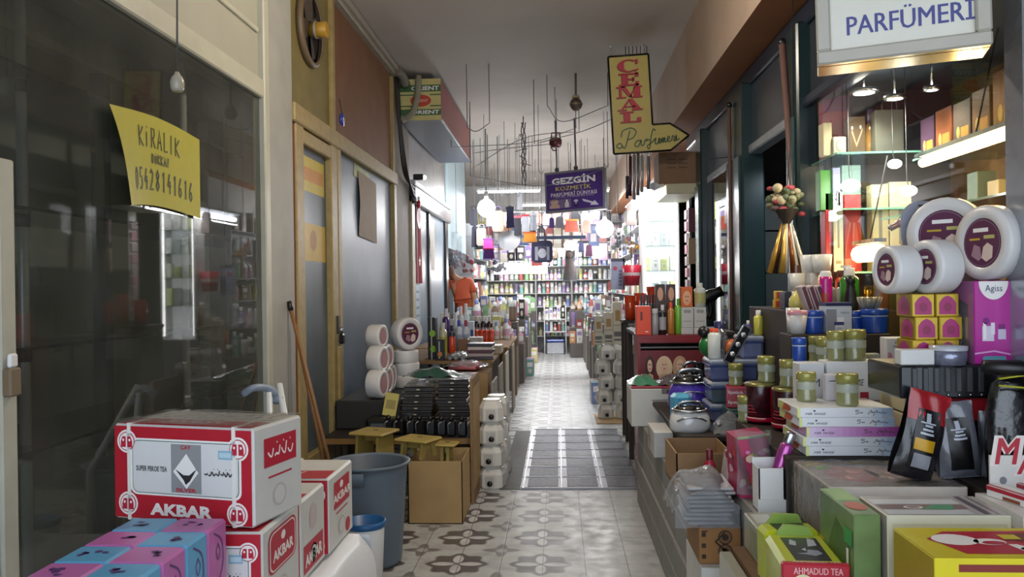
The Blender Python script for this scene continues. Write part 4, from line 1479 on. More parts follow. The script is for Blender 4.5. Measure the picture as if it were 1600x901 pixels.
# lime packs of tea
LIME = mat('#b7c21a', .3, n=.06, coat=.4)
for i, (x, y, z, rz, lab) in enumerate(((.69, 2.325, .579, -4, 'lime-yellow tea pack with a black label and a red band, beside the tea-set box'),
                                        (.70, 2.515, .579, 3, 'lime-yellow tea pack with a black top behind the red-banded one'))):
    t = thing('tea_pack', lab, 'tea', (x, y, z), rz)
    w, d, h = .086, .135 if i == 0 else .05, .165 if i == 0 else .17
    m = MB(); m.box(-w, w, -d, d, 0, h, LIME, .014); part(t, 'pack', m)
    m = MB(); tp = fr('top', -w, w, -d, d, 0, h)
    m.dp(tp, [(.24, .12), (.80, .12), (.82, .86), (.22, .86)], mat('#1c1b24', .3, n=.1), 1)
    if i == 0:
        m.dp(tp, [(.30, .62), (.36, .80), (.44, .72), (.40, .58)], mat('#a9adba', .3, n=0), 2); m.dp(tp, [(.58, .56), (.74, .60), (.76, .80), (.66, .84)], mat('#a9adba', .3, n=0), 2)
        m.dp(tp, [(.32, .33), (.5, .36), (.54, .46), (.70, .44), (.74, .34), (.6, .26), (.48, .3)], mat('#8d92a2', .3, n=0), 2); m.dp(tp, [(.44, .46), (.52, .50), (.50, .40)], mat('#b9bdc8', .3, n=0), 3)
    part(t, 'label', m, 'black label')
    if i == 0:
        m = MB(); m.box(-w - .002, w + .002, -d - .004, -d + .02, .03, h + .003, CRIM, .004)
        f = fr('front', -w, w, -d - .004, -d, .03, h + .003)
        m.dq(f, .0, .1, .35, .72, mat('#7b3a22', .4, n=.2), 1); m.de(f, .30, .55, .18, .25, mat('#d3d8a6', .4, n=0), 2); m.dq(f, .70, .1, .95, .7, mat('#cdd6ae', .4, n=0), 2); m.de(f, .55, .2, .12, .15, RED, 3)
        m.dt(f, 'AHMADUD TEA', .16, .80, .9, .93, mat('#e3b3b0', .4, n=0), 2, .02)
        part(t, 'band', m, 'red band')
        m = MB()
        tt = Fr((-w, -d - .002, h + .0035), (2 * w, 0, 0), (0, .022, 0))
        m.dt(tt, 'AHMADUD TEA', .16, .25, .9, .8, mat('#e8c2be', .4, n=0), 2, .02); part(t, 'lettering', m)
    m = MB(); m.prism([(-.06, 0), (.06, 0), (.045, .035), (-.03, .04)], d - .012, d + .004, mat('#8fae52', .3), 'y'); o = part(t, 'fold', m); o.location = (0, 0, h - .01)

PALE = mat('#a3a48e', .35, n=.10, coat=.5)
pbox('film_wrapped_carton', 'pale greenish carton in cloudy film behind the lime tea packs', 'carton', .64, .79, 2.585, 2.85, .58, .70, PALE, .004,
     deco=lambda m, F, w, d, h: (m.dq(F['top'], .1, .5, .5, .9, mat('#c3c9c2', .3, n=.1)), m.de(F['top'], .62, .3, .3, .16, mat('#b7796a', .4, n=.1), 2), m.dq(F['top'], .05, .02, .9, .12, BLACK, 2), m.dq(F['left'], .3, .1, .7, .8, mat('#8b8f74', .4, n=.2))))
pbox('film_wrapped_carton', 'long pale carton below the cloudy one at the table edge', 'carton', .555, .597, 2.3, 2.86, 0, .56, PALE, .004)

# ---- grey cartons along the aisle
GC = mat('#8d8b86', .7, n=.07)
GCE = mat('#b9b8b2', .6, n=.05)


def deco_ship(txt):
    def f(m, F, w, d, h):
        fl = F['left']
        m.dq(fl, .0, .47, 1, .53, mat('#a5a39c', .6, n=0))
        if txt:
            v = Fr(fl.p(.12, .1), fl.v * .8, -fl.u * .12)
            v = Fr(fl.p(.22, .12), fl.v * .76, fl.u * -.14)
            m.dt(v, txt, 0, 0, 1, .8, PRINT, 2, .02)
            m.dq(fl, .3, .14, .33, .86, PRINT, 2); m.dq(fl, .36, .2, .38, .8, mat('#5a5a58', .5, n=0), 2)
        m.dq(F['front'], .0, .46, 1, .54, mat('#c5c4bd', .6, n=0))
    return f


where = ['beside the thin white carton', 'behind the glasses-print carton', 'under the display table', 'under the white web-address carton', 'last before the red cabinet']
for k, (y0, y1) in enumerate(((3.44, 3.86), (3.87, 4.30), (4.31, 4.74), (4.75, 5.18), (5.19, 5.62))):
    for j, hz in enumerate((.29, .29)):
        x0 = .53 + .012 * ((k * 3 + j) % 3)
        pbox('grey_carton', 'plain grey shipping carton on the aisle, %s, %s' % (ORD[k] + ' from the camera end', 'upper of two' if j else 'on the floor'), 'carton',
             x0, x0 + (.26 if k == 0 else .29) - .0, y0 + .003, y1 - .003, .29 * j + .001, .29 * (j + 1), GC, .003, deco=deco_ship(None), group='grey shipping cartons', front=GCE)
pbox('printed_carton', 'grey carton printed with a line of upright writing, above the shipping cartons', 'carton', .50, .60, 4.30, 4.60, .582, .718, mat('#c2c1bb', .6), .003, deco=deco_ship('KOLİ KOLAYLAYAN'))
pbox('white_carton', 'thin white carton standing on the floor under the glasses-print carton', 'carton', .526, .685, 3.06, 3.42, 0, .43, mat('#d5d4cc', .5), .003,
     deco=lambda m, F, w, d, h: (m.dq(F['front'], .35, .82, .52, .92, mat('#9a8f8c', .5, n=0)), m.dq(F['front'], .6, .82, .66, .92, CRIM), m.dq(F['front'], .74, .84, .9, .9, mat('#7a7472', .5, n=0)), m.dq(F['front'], .2, .71, .8, .73, PRINT)))


def deco_glasses(m, F, w, d, h):
    f = F['front']
    PR = mat('#2e2012', .6, n=0)
    for cv in (.74, .36):
        m.de(f, .62, cv, .17, .2, PR, 1); m.de(f, .62, cv, .145, .165, mat('#7a5430', .6), 2); m.de(f, .62, cv, .08, .09, PR, 3)
    m.dp(f, [(.36, .62), (.6, .9), (.63, .87), (.42, .62), (.9, .12), (1, .2), (1, .1), (.86, .04)], PR, 3)
    for cv in (.75, .45, .15):
        m.dq(f, .06, cv, .16, cv + .12, PR, 2)
    m.dq(f, .06, .88, .2, .92, PR, 2)


pbox('glasses_print_carton', 'brown carton printed with black round glasses, under the bag of clear packs', 'carton', .526, .685, 3.10, 3.40, .431, .57, mat('#93693a', .6, n=.06), .003, deco=deco_glasses)
t = thing('clear_pack_bag', 'crinkled clear plastic bag of flat clear packs on the glasses-print carton', 'bag', (.575, 3.24, .571))
SILV = mat('#b6b7ba', .2, n=.15, sc=25, coat=.6)
for k in range(9):
    m = MB(); m.box(-.09, .085, -.12, .12, 0, .012, SILV, .004); o = part(t, 'flat_pack', m); o.location = (rnd.uniform(-.012, .012), 0, .003 + .0165 * k); o.rotation_euler = (0, 0, rnd.uniform(-.08, .08))
m = MB()
m.grid(lambda u, v: (-.15 + .255 * u, -.145 + .29 * v, .05 + .15 * (math.sin(math.pi * min(1, max(0, u))) ** .5) * (.55 + .45 * math.sin(math.pi * v)) + .02 * math.sin(11 * u + 5 * v) * math.sin(8 * v)), 26, 20, WRAPC)
m.grid(lambda u, v: (-.14 + .245 * u, -.148 - .008 * math.sin(15 * u + 4 * v), .0 + .14 * v * (.6 + .4 * math.sin(math.pi * u))), 22, 8, WRAPC)
part(t, 'bag', m)
open_carton('open_carton', 'open brown carton with its inside showing, before the white domed appliance', .515, .765, 3.60, 3.97, .583, .75, mat('#9a7a55', .7), ())


def deco_web(m, F, w, d, h):
    f = F['front']
    m.dq(f, .60, .86, .98, 1, mat('#77756f', .5, n=.1)); m.dt(f, 'III', .7, .88, .9, .97, PRINT, 2, .03)
    m.dt(f, 'www.yildiztr.com', .40, .66, .96, .73, PRINT, 2, .01); m.dq(f, .48, .56, .93, .575, PRINT, 2); m.dq(f, .68, .42, .86, .45, PRINT, 2); m.dq(f, .78, .30, .9, .33, PRINT, 2)


WC = mat('#c9c9c4', .5, n=.04)
t = thing('web_address_carton', 'white open carton with a printed web address, at the aisle edge before the canisters', 'carton', (.63, 5.42, .583))
m = MB(); m.box(-.165, .165, -.17, .17, 0, .245, WC, .004); deco_web(m, {'front': fr('front', -.165, .165, -.17, .17, 0, .245)}, 0, 0, 0); part(t, 'box', m)
m = MB(); m.box(-.165, .15, -.168, .16, .246, .262, mat('#a33a4a', .4, n=.1), .005); part(t, 'lid', m, 'red lid edge')
m = MB(); m.grid(lambda u, v: (-.16 + .2 * u, -.15 + .28 * v, .0 + .06 * math.sin(math.pi * u) * math.sin(math.pi * v) + .006 * math.sin(14 * u + 9 * v)), 12, 12, mat('#4c8a6a', .25, n=.15, coat=.5))
solo('green_bag', 'light green plastic bag on the white web-address carton', 'bag', m, (.62, 5.42, .848))
m = MB(); m.grid(lambda u, v: (-.02 + .24 * u, -.15 + .28 * v, .055 * math.sin(math.pi * u) * math.sin(math.pi * v) + .007 * math.sin(17 * u + 11 * v)), 14, 12, mat('#8d8f96', .12, m=.7, n=.2, bump=.6, sc=40))
solo('silver_bag', 'silver foil bag on the white web-address carton beside the green bag', 'bag', m, (.66, 5.40, .850), 8)

# ---- domed appliances
def appliance(label, p, col, r=.125, h=.165, rz=0):
    t = thing('domed_appliance', label, 'appliance', p, rz, None)
    m = MB(); m.lathe([(0, 0), (r * .90, 0), (r * .98, .02), (r, h * .35), (r * .95, h * .65), (r * .74, h * .93), (r * .6, h), (0, h)], col, 28, sx=1.0, sy=.86); part(t, 'body', m)
    m = MB(); m.lathe([(r * .80, h * .90), (r * .76, h * 1.0), (r * .62, h * 1.12), (0, h * 1.14)], mat('#0e0e12', .12, coat=1.), 24, sx=1., sy=.86); ld_ = part(t, 'lid', m, 'glossy black lid')
    m = MB(); m.tube([(r * .84 * math.cos(a / 12 * 2 * math.pi), r * .86 * .84 * math.sin(a / 12 * 2 * math.pi), h * .92) for a in range(12)], .008, STEEL, 8, True); part(ld_, 'chrome_ring', m, 'chrome ring')
    m = MB(); m.tube(curve([(-r * .55, -.02, h * 1.08), (-r * .45, -.03, h * 1.26), (0, -.035, h * 1.33), (r * .45, -.03, h * 1.26), (r * .55, -.02, h * 1.08)], 4), .011, STEEL, 8, flat=.6); part(ld_, 'handle', m, 'chrome handle')
    m = MB(); m.tube(curve([(-r * .7, -r * .62, h * .5), (-r * .3, -r * .79, h * .66), (r * .3, -r * .79, h * .66), (r * .7, -r * .62, h * .5)], 5), .005, STEEL, 6); part(t, 'trim', m)
    return t


c = on(1078, 642, .75)
appliance('purple domed appliance with black lid and chrome handle on the dark table', (c.x, c.y, .75), mat('#4a35a8', .18, n=.05, coat=.8), .13, .19)
c = on(1085, 678, .755)
appliance('white domed appliance with black lid in front of the purple one', (c.x + .0, 4.18, .75), mat('#d9dad8', .2, n=.03, coat=.8), .105, .115)
c = on(1062, 615, .75)
appliance('pale blue domed appliance mostly hidden behind the purple one', (c.x + .0, 5.115, .75), mat('#7fb4c9', .2, n=.05, coat=.8), .085, .20)
m = MB(); m.box(-.05, .05, -.05, .05, 0, .16, mat('#4ea0c2', .3), .02)
solo('blue_box', 'light blue rounded box at the aisle side of the white domed appliance', 'box', m, (.60 + .06, 4.42, .75), 10)
m = MB(); m.grid(lambda u, v: (-.09 + .18 * u, -.1 + .2 * v, .10 * math.sin(math.pi * u) * math.sin(math.pi * v) + .008 * math.sin(16 * u + 9 * v)), 12, 12, WRAPC)
m.box(-.06, .06, -.06, .06, 0, .05, mat('#3a3d46', .3), .01)
solo('wrapped_gadget', 'dark gadget in a clear bag beside the white domed appliance', 'gadget', m, (.86, 4.15, .75))

# ---- lidded storage boxes and things on them
CLR = thin('clear_plastic', '#c9d2e6', .55, .12, '#a9b3c9', .35)


def storage(label, x0, x1, y0, y1, z0, h, inner):
    t = thing('storage_box', label, 'box', ((x0 + x1) / 2, (y0 + y1) / 2, z0))
    w, d = (x1 - x0) / 2, (y1 - y0) / 2
    m = MB(); m.box(-w * .94, w * .94, -d * .94, d * .94, 0, h - .03, inner, .015); part(t, 'body', m)
    m = MB(); m.box(-w, w, -d, d, h - .03, h, mat('#9aa3b4', .25, n=.05, coat=.5), .01); ld_ = part(t, 'lid', m, 'pale grey lid')
    m = MB(); m.box(-w * 1.0, w * 1.0, -d * 1.0, d * 1.0, h - .037, h - .03, mat('#3b4a8a', .3), .002); part(ld_, 'rim', m)
    return t


storage('clear-sided lidded storage box, lower one under the white orange-capped bottle', .815, 1.09, 4.40, 4.62, .975, .118, mat('#5a6490', .3, n=.15, coat=.4))
storage('clear-sided lidded storage box on top of the lower one', .985, 1.115, 4.41, 4.60, 1.094, .125, mat('#7a84a8', .3, n=.12, coat=.4))
storage('wide bluish storage box at the bottom of the storage stack', .815, 1.08, 4.40, 4.66, .751, .10, mat('#6a6f8c', .3, n=.15, coat=.4))
storage('green-tinted storage box in the middle of the storage stack', .82, 1.08, 4.40, 4.64, .852, .12, mat('#4b5f68', .3, n=.2, coat=.4))
pbox('red_box', 'small red box with white writing leaning before the storage boxes', 'box', .875, .985, 4.20, 4.33, .86, .97, mat('#a8203a', .3, coat=.4), .004, rz=-12,
     deco=lambda m, F, w, d, h: (m.dt(F['front'], 'lipstick', .1, .62, .8, .82, WPRINT, 2, .01), m.dt(F['front'], 'lipstick', .1, .15, .8, .35, WPRINT, 2, .01)))
pbox('teal_box', 'dark teal box under the small red box', 'box', .87, 1.0, 4.16, 4.36, .751, .858, mat('#244c48', .35, n=.1), .004, deco=lambda m, F, w, d, h: [m.dq(F['front'], 0, .2 + .3 * k, 1, .28 + .3 * k, mat('#5f8f88', .3, n=0)) for k in range(3)])
z = 1.0945
c = at(1116, 560, 4.46)
bottle('bottle', 'white bottle with an orange-red cap on the lower storage box', 'bottle', (c.x, 4.46, z), .034, .165, mat('#d8dbd2', .35), mat('#e0532a', .3), .6, .78)
c = at(1148, 537, 4.43)
t = thing('watch_case', 'tilted dark watch case with a silver rim leaning on the storage boxes', 'case', (c.x, 4.37, c.z), 0, None, (math.radians(-8), math.radians(32), 0))
m = MB(); m.box(-.026, .026, -.012, .012, -.115, .115, mat('#16171c', .2, coat=.6), .008); part(t, 'case', m)
m = MB()
for a, b_ in ((-.026, -.020), (.020, .026)):
    m.box(a, b_, -.0145, -.0115, -.113, .113, STEEL)
m.box(-.026, .026, -.0145, -.0115, .107, .115, STEEL); m.box(-.026, .026, -.0145, -.0115, -.115, -.107, STEEL)
part(t, 'rim', m, 'silver rim')
for zz in (.06, 0, -.06):
    m = MB(); m.lathe([(0, 0), (.014, 0), (.014, .004), (0, .004)], mat('#c8ccd2', .2, m=.6), 14, (0, -.017, zz), 'y'); part(t, 'dial', m)
for k, (px, r, h, c1, lab) in enumerate(((1184, .03, .135, '#cfc64a', 'yellow lotion bottle on the upper storage box'), (1195, .028, .125, '#d9cf6a', 'second paler yellow lotion bottle on the upper storage box'),
                                         (1169, .016, .08, '#5a4696', 'small violet bottle on the upper storage box beside the yellow ones'))):
    c = at(px, 527, 4.48)
    bottle('bottle', lab, 'bottle', (c.x if k else 1.10, 4.48 + .04 * (k % 2), 1.2205), r * .85, h, mat(c1, .25, coat=.4), mat('#e3e2d2', .3), .5, .7)
m = MB(); m.ball((0, 0, .05), .05, mat('#b5612f', .4), 16); m.lathe([(0, 0), (.03, 0), (.03, .01)], mat('#b5612f'), 12)
solo('orange_ball', 'round orange-brown ball-shaped jar behind the watch case', 'jar', m, (.97, 4.55, 1.0945 + .0))
bottle('jug', 'shiny silver jug behind the watch case', 'jug', (.90, 4.56, 1.0945), .042, .20, mat('#9a9ca2', .15, m=.8), mat('#2a2e5a', .3), .55, .7)
m = MB(); m.ball((0, 0, .06), .06, mat('#1f6b34', .3), 14, sz=1.0); m.ball((-.03, 0, .14), .035, BLACK, 12)
solo('green_jar', 'round dark green jar with a black ball lid behind the orange-capped bottle', 'jar', m, (.845, 4.56, 1.0945))

# ---- honey-green jars
JB = mat('#8b8d62', .15, n=.06, coat=.8)
JL = mat('#989450', .22, n=.05, m=.2)
JLAB = mat('#aab0a0', .4, n=.12, sc=40)
jar_proto = []


def jar(label, p, r=.037, h=.105):
    if not jar_proto:
        t = thing('cream_jar', label, 'jar', p, 0, 'olive cream jars')
        R, H = .037, .105
        m = MB(); m.lathe([(0, 0), (R * .94, 0), (R, .006), (R, .014), (R * .93, .018), (R * .96, .045), (R * .96, .072), (R * .88, .078), (0, .078)], JB, 24); gl_ = part(t, 'glass', m)
        m = MB(); m.lathe([(R * .985, .044), (R * .985, .070)], JLAB, 22); part(gl_, 'label', m, 'pale label band')
        m = MB(); m.lathe([(R * .94, .076), (R * 1.0, .079), (R * 1.0, .098), (R * .94, .105), (0, .105)], JL, 24); part(t, 'lid', m, 'gold-green lid')
        jar_proto.append(t)
        o = t
    else:
        o = dup(jar_proto[0], label, p)
    o.scale = (r / .037, r / .037, h / .105)
    return o


# stack of flat perfume boxes: white, white, pink, white, white
SC1 = [[(p.x, p.y) for p in curve(s, 4)] for s in ([(.14, .95), (.06, 1.0), (.02, .75), (.12, .5), (.1, .15), (.02, .1)], [(.17, .5), (.18, .2), (.22, .5), (.24, .2)],
       [(.40, .0), (.46, .5), (.50, .95), (.54, .3), (.50, .5)], [(.55, .4), (.6, .6), (.58, -.2), (.55, -.35)], [(.63, .3), (.68, .9), (.70, .3), (.76, .5), (.79, .2), (.85, .5), (.9, .2), (.98, .4)])]


def deco_perf(m, F, w, d, h, tint):
    f = F['front']
    m.dq(f, 0, .0, .03, 1, mat('#d9e08a', .4, n=0), 1)
    if tint:
        for k in range(14):
            col = (0xd9 + (0xb0 - 0xd9) * k // 14, 0xc4 - 9 * k, 0xe2 - 5 * k)
            m.dq(f, .03 + .97 * k / 14, 0, .03 + .97 * (k + 1) / 14, 1, mat('#%02x%02x%02x' % col, .4, n=0), 1)
    else:
        m.dq(f, .88, .05, 1, .95, mat('#b4c6de', .4, n=0), 1); m.dq(f, .8, .0, .88, 1, mat('#cdd9e8', .4, n=0), 1)
    m.dt(f, 'MR WISE', .08, .28, .30, .50, PRINT, 2, .015, .3); m.dt(f, "'", .165, .62, .19, .78, PRINT, 2)
    m.ds(f, [[(.60 + .34 * a, .34 + .42 * b_) for a, b_ in s] for s in SC1], .0022, mat('#4a4a52', .5, n=0), 2)
    l = F['left']
    m.dq(l, .05, .05, .35, .95, mat('#c0c470', .4, n=.05), 1); m.dp(l, [(.25, .1), (.6, .2), (.7, .7), (.55, .95), (.35, .9)], mat('#b5532c', .4, n=.1), 2)


zs = .8895
names = ['bottom box of the flat perfume stack, half hidden by clear wrap', 'second flat white perfume box from the bottom of the stack', 'pink flat perfume box in the middle of the white stack',
         'flat white perfume box right above the pink one', 'topmost flat white perfume box carrying the olive jars']
for k in range(5):
    dx = (.01, 0, .012, -.012, -.018)[k]
    pbox('perfume_box', names[k], 'box', .858 + dx, 1.188 + dx, 2.885, 3.14, zs, zs + .0335, mat('#d9a2cf' if k == 2 else '#e1e4e8', .35, n=.03, coat=.3), .002, group='flat perfume boxes',
         deco=lambda m, F, w, d, h, k=k: deco_perf(m, F, w, d, h, k == 2))
    zs += .034
zs -= .0005


def deco_big(m, F, w, d, h):
    f = F['front']
    for k in range(8):
        m.dq(f, .80 + .025 * k, 0, .80 + .025 * (k + 1), 1, mat('#%02x%02x%02x' % (0xe4, 0xe0 - 6 * k, 0xb8 - 12 * k), .4, n=0), 1)
    m.dp(f, [(.6, 0), (.8, .14), (.9, .06), (1, .22), (1, 0)], mat('#e59a8c', .4, n=0), 2)
    m.dt(f, 'MR WISE', .30, .70, .56, .78, PRINT, 2, .012, .3); m.dq(f, .50, .32, .63, .62, mat('#a81f3c', .4, n=0), 2); m.dq(f, .08, .51, .22, .53, mat('#8a8a8e', .4, n=0), 2); m.dq(f, .7, .5, .8, .52, mat('#8a8a8e', .4, n=0), 2); m.dq(f, .7, .4, .8, .42, mat('#8a8a8e', .4, n=0), 2)
    m.dq(f, .68, .09, .78, .12, PRINT, 2)
    v = Fr(f.p(.94, .45), f.v * .45, f.u * -.05)
    m.dt(v, 'MR WISE', 0, 0, 1, 1, mat('#b5432c', .4, n=0), 2, .02)


pbox('large_perfume_box', 'large white perfume box with a red square and fiery edge behind the flat stack', 'box', 1.03, 1.275, 3.145, 3.255, .889, 1.197, mat('#dcdfe3', .35, n=.03), .003, deco=deco_big, right=mat('#d88a4a', .4))
pbox('large_perfume_box', 'second white perfume box standing behind the fiery-edged one', 'box', .93, 1.025, 3.16, 3.255, .889, 1.19, mat('#cfd2d6', .35, n=.03), .003, deco=lambda m, F, w, d, h: (m.dq(F['front'], .55, .3, .95, .55, BLACK), m.dt(F['front'], 'M', .5, .7, .8, .8, PRINT)))

for px, py, z, y, r, h, lab in (
        (1260, 625, zs, 3.06, .036, .11, 'olive jar at the wall-of-canisters end on top of the flat perfume boxes'),
        (1324, 638, zs, 2.95, .039, .115, 'olive jar standing alone before the red square on the flat perfume stack'),
        (1306, 573, 1.1975, 3.2, .033, .115, 'olive jar on top of the fiery-edged perfume box, beside another'),
        (1336, 573, 1.1975, 3.2, .042, .12, 'bigger olive jar on top of the fiery-edged perfume box'),
):
    c = at(px, py, y)
    jar(lab, (c.x, y, z), r, h)
m = MB(); m.box(-.026, .026, -.02, .02, 0, .10, mat('#c9c6cf', .4), .004); m.dq(fr('front', -.026, .026, -.02, .02, 0, .1), .2, .74, .8, .77, PRINT)
solo('cream_tube_box', 'slim pale lilac box between the two olive jars on the perfume stack', 'box', m, (1.02, 3.07, zs))

# dark red canisters with jars on top
DR = mat('#3a0d18', .25, n=.15, coat=.5)
for i, (px, d, lab) in enumerate(((1190, 3.60, 'dark red can with a bright red side, carrying an olive jar'), (1226, 3.42, 'second dark red can behind, nearer the perfume boxes'))):
    c = at(px, 660, d)
    t = thing('dark_red_can', lab, 'can', (.962 if i else c.x, d, .8885), -30)
    r, h = .068, .176
    m = MB(); m.lathe([(0, 0), (r, 0), (r, h - .01), (r * .96, h), (0, h)], DR, 28); part(t, 'body', m)
    m = MB(); m.lathe([(r + .0008, 0.004), (r + .0008, h - .012)], mat('#b3142e', .25, coat=.5), 12, a0=-40, a1=30); part(t, 'side_label', m, 'bright red side')
    m = MB(); m.lathe([(r + .001, .012), (r + .0045, .012), (r + .0045, .03), (r + .001, .03)], mat('#c41a38', .25), 28); m.lathe([(r + .005, .026), (r + .005, .029)], WPRINT, 16, a0=190, a1=300); part(t, 'foot_ring', m)
    m = MB(); m.lathe([(r + .001, h - .012), (r + .002, h - .006), (r * .97, h + .001), (0, h + .001)], mat('#8a8350', .3, m=.5), 28); part(t, 'rim', m)
    m = MB()
    for k in range(3):
        m.lathe([(r + .0012, .05 + .014 * k), (r + .0012, .054 + .014 * k)], mat('#c8354e', .4, n=0), 8, a0=215 + 5 * k, a1=268 - 6 * k)
    part(t, 'print', m)
for px, py, z, y, x, lab in ((1198, 607, 1.0665, 3.60, None, 'olive jar on top of the first dark red can'), (1230, 607, 1.0665, 3.42, .962, 'olive jar on top of the second dark red can'),
                             (1170, 620, .9705, 4.26, .925, 'olive jar on the small red box by the storage boxes'), (1152, 655, .889, 3.62, .83, 'olive jar at the aisle edge beside the dark red can'),
                             (1210, 560, 1.161, 3.46, 1.095, 'olive jar on the dark riser under the blue tubs'), (1214, 575, 1.161, 3.345, 1.09, 'second olive jar on the riser, beside the lower blue tub')):
    c = at(px, py, y)
    jar(lab, (x if x else c.x, y, z), .038, .115)

# blue tubs
BLU = mat('#1f4aa8', .28, n=.04, coat=.4)


def blue_tub(label, p, r, h, group='blue tubs'):
    t = thing('blue_tub', label, 'tub', p, 0, group)
    m = MB(); m.lathe([(0, 0), (r * .93, 0), (r * .95, .004), (r * .99, h * .68)], BLU, 26); part(t, 'body', m)
    m = MB(); m.lathe([(r * .99, h * .685), (r * 1.01, h * .70), (r * 1.01, h * .73)], mat('#b9c6e2', .3), 26); part(t, 'seal', m)
    m = MB(); m.lathe([(r * 1.0, h * .735), (r * 1.02, h * .74), (r * 1.02, h * .96), (r * .96, h), (0, h)], BLU, 26); part(t, 'lid', m)


for px0, px1, py, y, z, h, lab in ((1255, 1286, 525, 3.60, 1.2805, .10, 'blue tub on the upper riser beside the cream box'), (1322, 1347, 525, 3.62, 1.2805, .095, 'blue tub half hidden behind the largest blue tub'),
                                   (1238, 1260, 565, 3.40, 1.1605, .115, 'blue tub on the lower riser'), (1346, 1387, 525, 3.58, 1.2805, .105, 'largest blue tub at the end of the riser near the white tubs')):
    a, b_ = at(px0, py, y), at(px1, py, y)
    blue_tub(lab, ((a.x + b_.x) / 2, y, z), (b_.x - a.x) / 2, h)
pbox('black_orange_box', 'black box with an orange band beside the lower blue tub', 'box', 1.12, 1.20, 3.36, 3.46, 1.1605, 1.265, BLACK, .004, deco=lambda m, F, w, d, h: (m.dq(F['front'], 0, .12, 1, .42, mat('#d6461f', .4, n=0)), m.dq(F['left'], 0, .12, 1, .42, mat('#d6461f', .4, n=0))))


def deco_agiss(m, F, w, d, h):
    f = F['front']
    m.dq(f, 0, 0, .4, .88, mat('#8b8d96', .4, n=.1), 1); m.dt(f, 'Agiss', .55, .70, .88, .80, mat('#5a648c', .4, n=0), 2)
    m.dq(f, .42, .40, .68, .58, mat('#e8eaf0', .3, n=0), 2); m.dq(f, .3, .30, .68, .42, mat('#3a3f74', .3, n=0), 3); m.dq(f, .34, .12, .66, .30, mat('#dcdfe4', .3, n=0), 2); m.de(f, .5, .18, .13, .05, mat('#b7bcc8', .3, n=0), 3); m.dq(f, .88, .1, .93, .16, PRINT, 2)


pbox('cream_box', 'white and grey cream box with a navy lid between the blue tubs', 'box', 1.165, 1.275, 3.56, 3.66, 1.2805, 1.40, mat('#c6ced8', .35), .003, deco=deco_agiss)
pbox('flat_carton', 'navy flat carton lying on the white and grey cream box', 'box', 1.163, 1.277, 3.558, 3.662, 1.4005, 1.415, mat('#2a2c56', .3), .003)
pbox('lotion_box', 'maroon slim box beside the lone olive jars on the riser', 'box', 1.215, 1.25, 3.36, 3.46, 1.1605, 1.27, mat('#8a6a70', .4), .003, deco=lambda m, F, w, d, h: m.dq(F['front'], .1, .05, .6, .7, mat('#6a1f34', .4, n=0)))
pbox('floral_box', 'white box with a pink blossom print beyond the olive jars', 'box', 1.325, 1.41, 3.31, 3.40, 1.1605, 1.275, mat('#dfe1e6', .35), .003, rz=-6,
     deco=lambda m, F, w, d, h: (m.dp(F['front'], [(.02, .1), (.1, .5), (.25, .45), (.3, .25), (.45, .2), (.5, .08), (.3, .03)], mat('#d992b4', .4, n=0)), m.dq(F['front'], 0, 0, 1, .05, mat('#b03a6a', .4, n=0), 2), m.dt(F['front'], 'M', .4, .78, .6, .88, mat('#6a6a92', .4, n=0), 2), m.dq(F['front'], .3, .69, .75, .72, mat('#6a6a92', .4, n=0), 2)))
m = MB(); m.box(-.03, .03, -.02, .02, 0, .05, mat('#a9ad9c', .4), .004)
solo('small_box', 'tiny grey-green box between jar and floral box', 'box', m, (1.275, 3.36, 1.1605))

# ---- gift bag, white paper box, pink bottle
t = pbox('grey_carton_tall', 'tall grey carton under the pink gift bag', 'carton', .692, .797, 2.90, 3.42, 0, .68, GC, .003)
t.name = 'tall_grey_carton'
t = thing('white_paper_box', 'open white paper box holding the pink metallic bottle', 'box', (.752, 2.955, .681))
m = MB()
for a in ((-.045, .045, -.05, .05, 0, .004), (-.045, .045, -.05, -.046, 0, .16), (-.045, .045, .046, .05, 0, .18), (-.045, -.041, -.05, .05, 0, .16), (.041, .045, -.05, .05, 0, .16)):
    m.box(*a, WHITE)
part(t, 'box', m)
m = MB(); m.box(-.05, .05, -.055, -.0505, -.0, .05, WHITE); part(t, 'flap', m)
t = thing('pink_bottle', 'pink metallic bottle with a chrome cap leaning out of the white paper box', 'bottle', (.748, 2.955, .70), 0, None, (0, math.radians(19), 0))
PKM = mat('#b0489a', .22, n=.03, m=.5, coat=.5)
m = MB(); m.lathe([(0, 0), (.024, 0), (.026, .006), (.026, .20), (.022, .225), (.017, .235), (0, .235)], PKM, 20); part(t, 'body', m)
m = MB(); m.lathe([(.018, .235), (.019, .24), (.019, .27), (.015, .278), (0, .278)], STEEL, 16); part(t, 'cap', m, 'chrome cap')
t = thing('gift_bag', 'pink and red flowered gift bag in clear film behind the white paper box', 'bag', (.735, 3.20, .681), 2)
m = MB(); m.prism([(-.053, 0), (.048, 0), (.06, .24), (-.06, .225)], -.09, .09, mat('#b53a63', .35, n=.15), 'y')
ff = fr('front', -.06, .06, -.09, .09, 0, .23)
for k in range(14):
    m.de(ff, rnd.uniform(.1, .9), rnd.uniform(.1, .9), rnd.uniform(.06, .16), rnd.uniform(.03, .08), mat(rnd.choice(['#d9b6c8', '#c73a3a', '#e2c7b0', '#a8a04a', '#d38ab8', '#8b3040']), .4, n=.05), 1 + k % 4, 7)
lf = fr('left', -.064, .06, -.09, .09, 0, .22)
for k in range(8):
    m.de(lf, rnd.uniform(.1, .9), rnd.uniform(.2, .9), rnd.uniform(.08, .16), rnd.uniform(.04, .08), mat(rnd.choice(['#d9b6c8', '#c73a3a', '#e2c7b0', '#8b3040']), .4, n=.05), 1 + k % 4, 7)
part(t, 'bag', m)
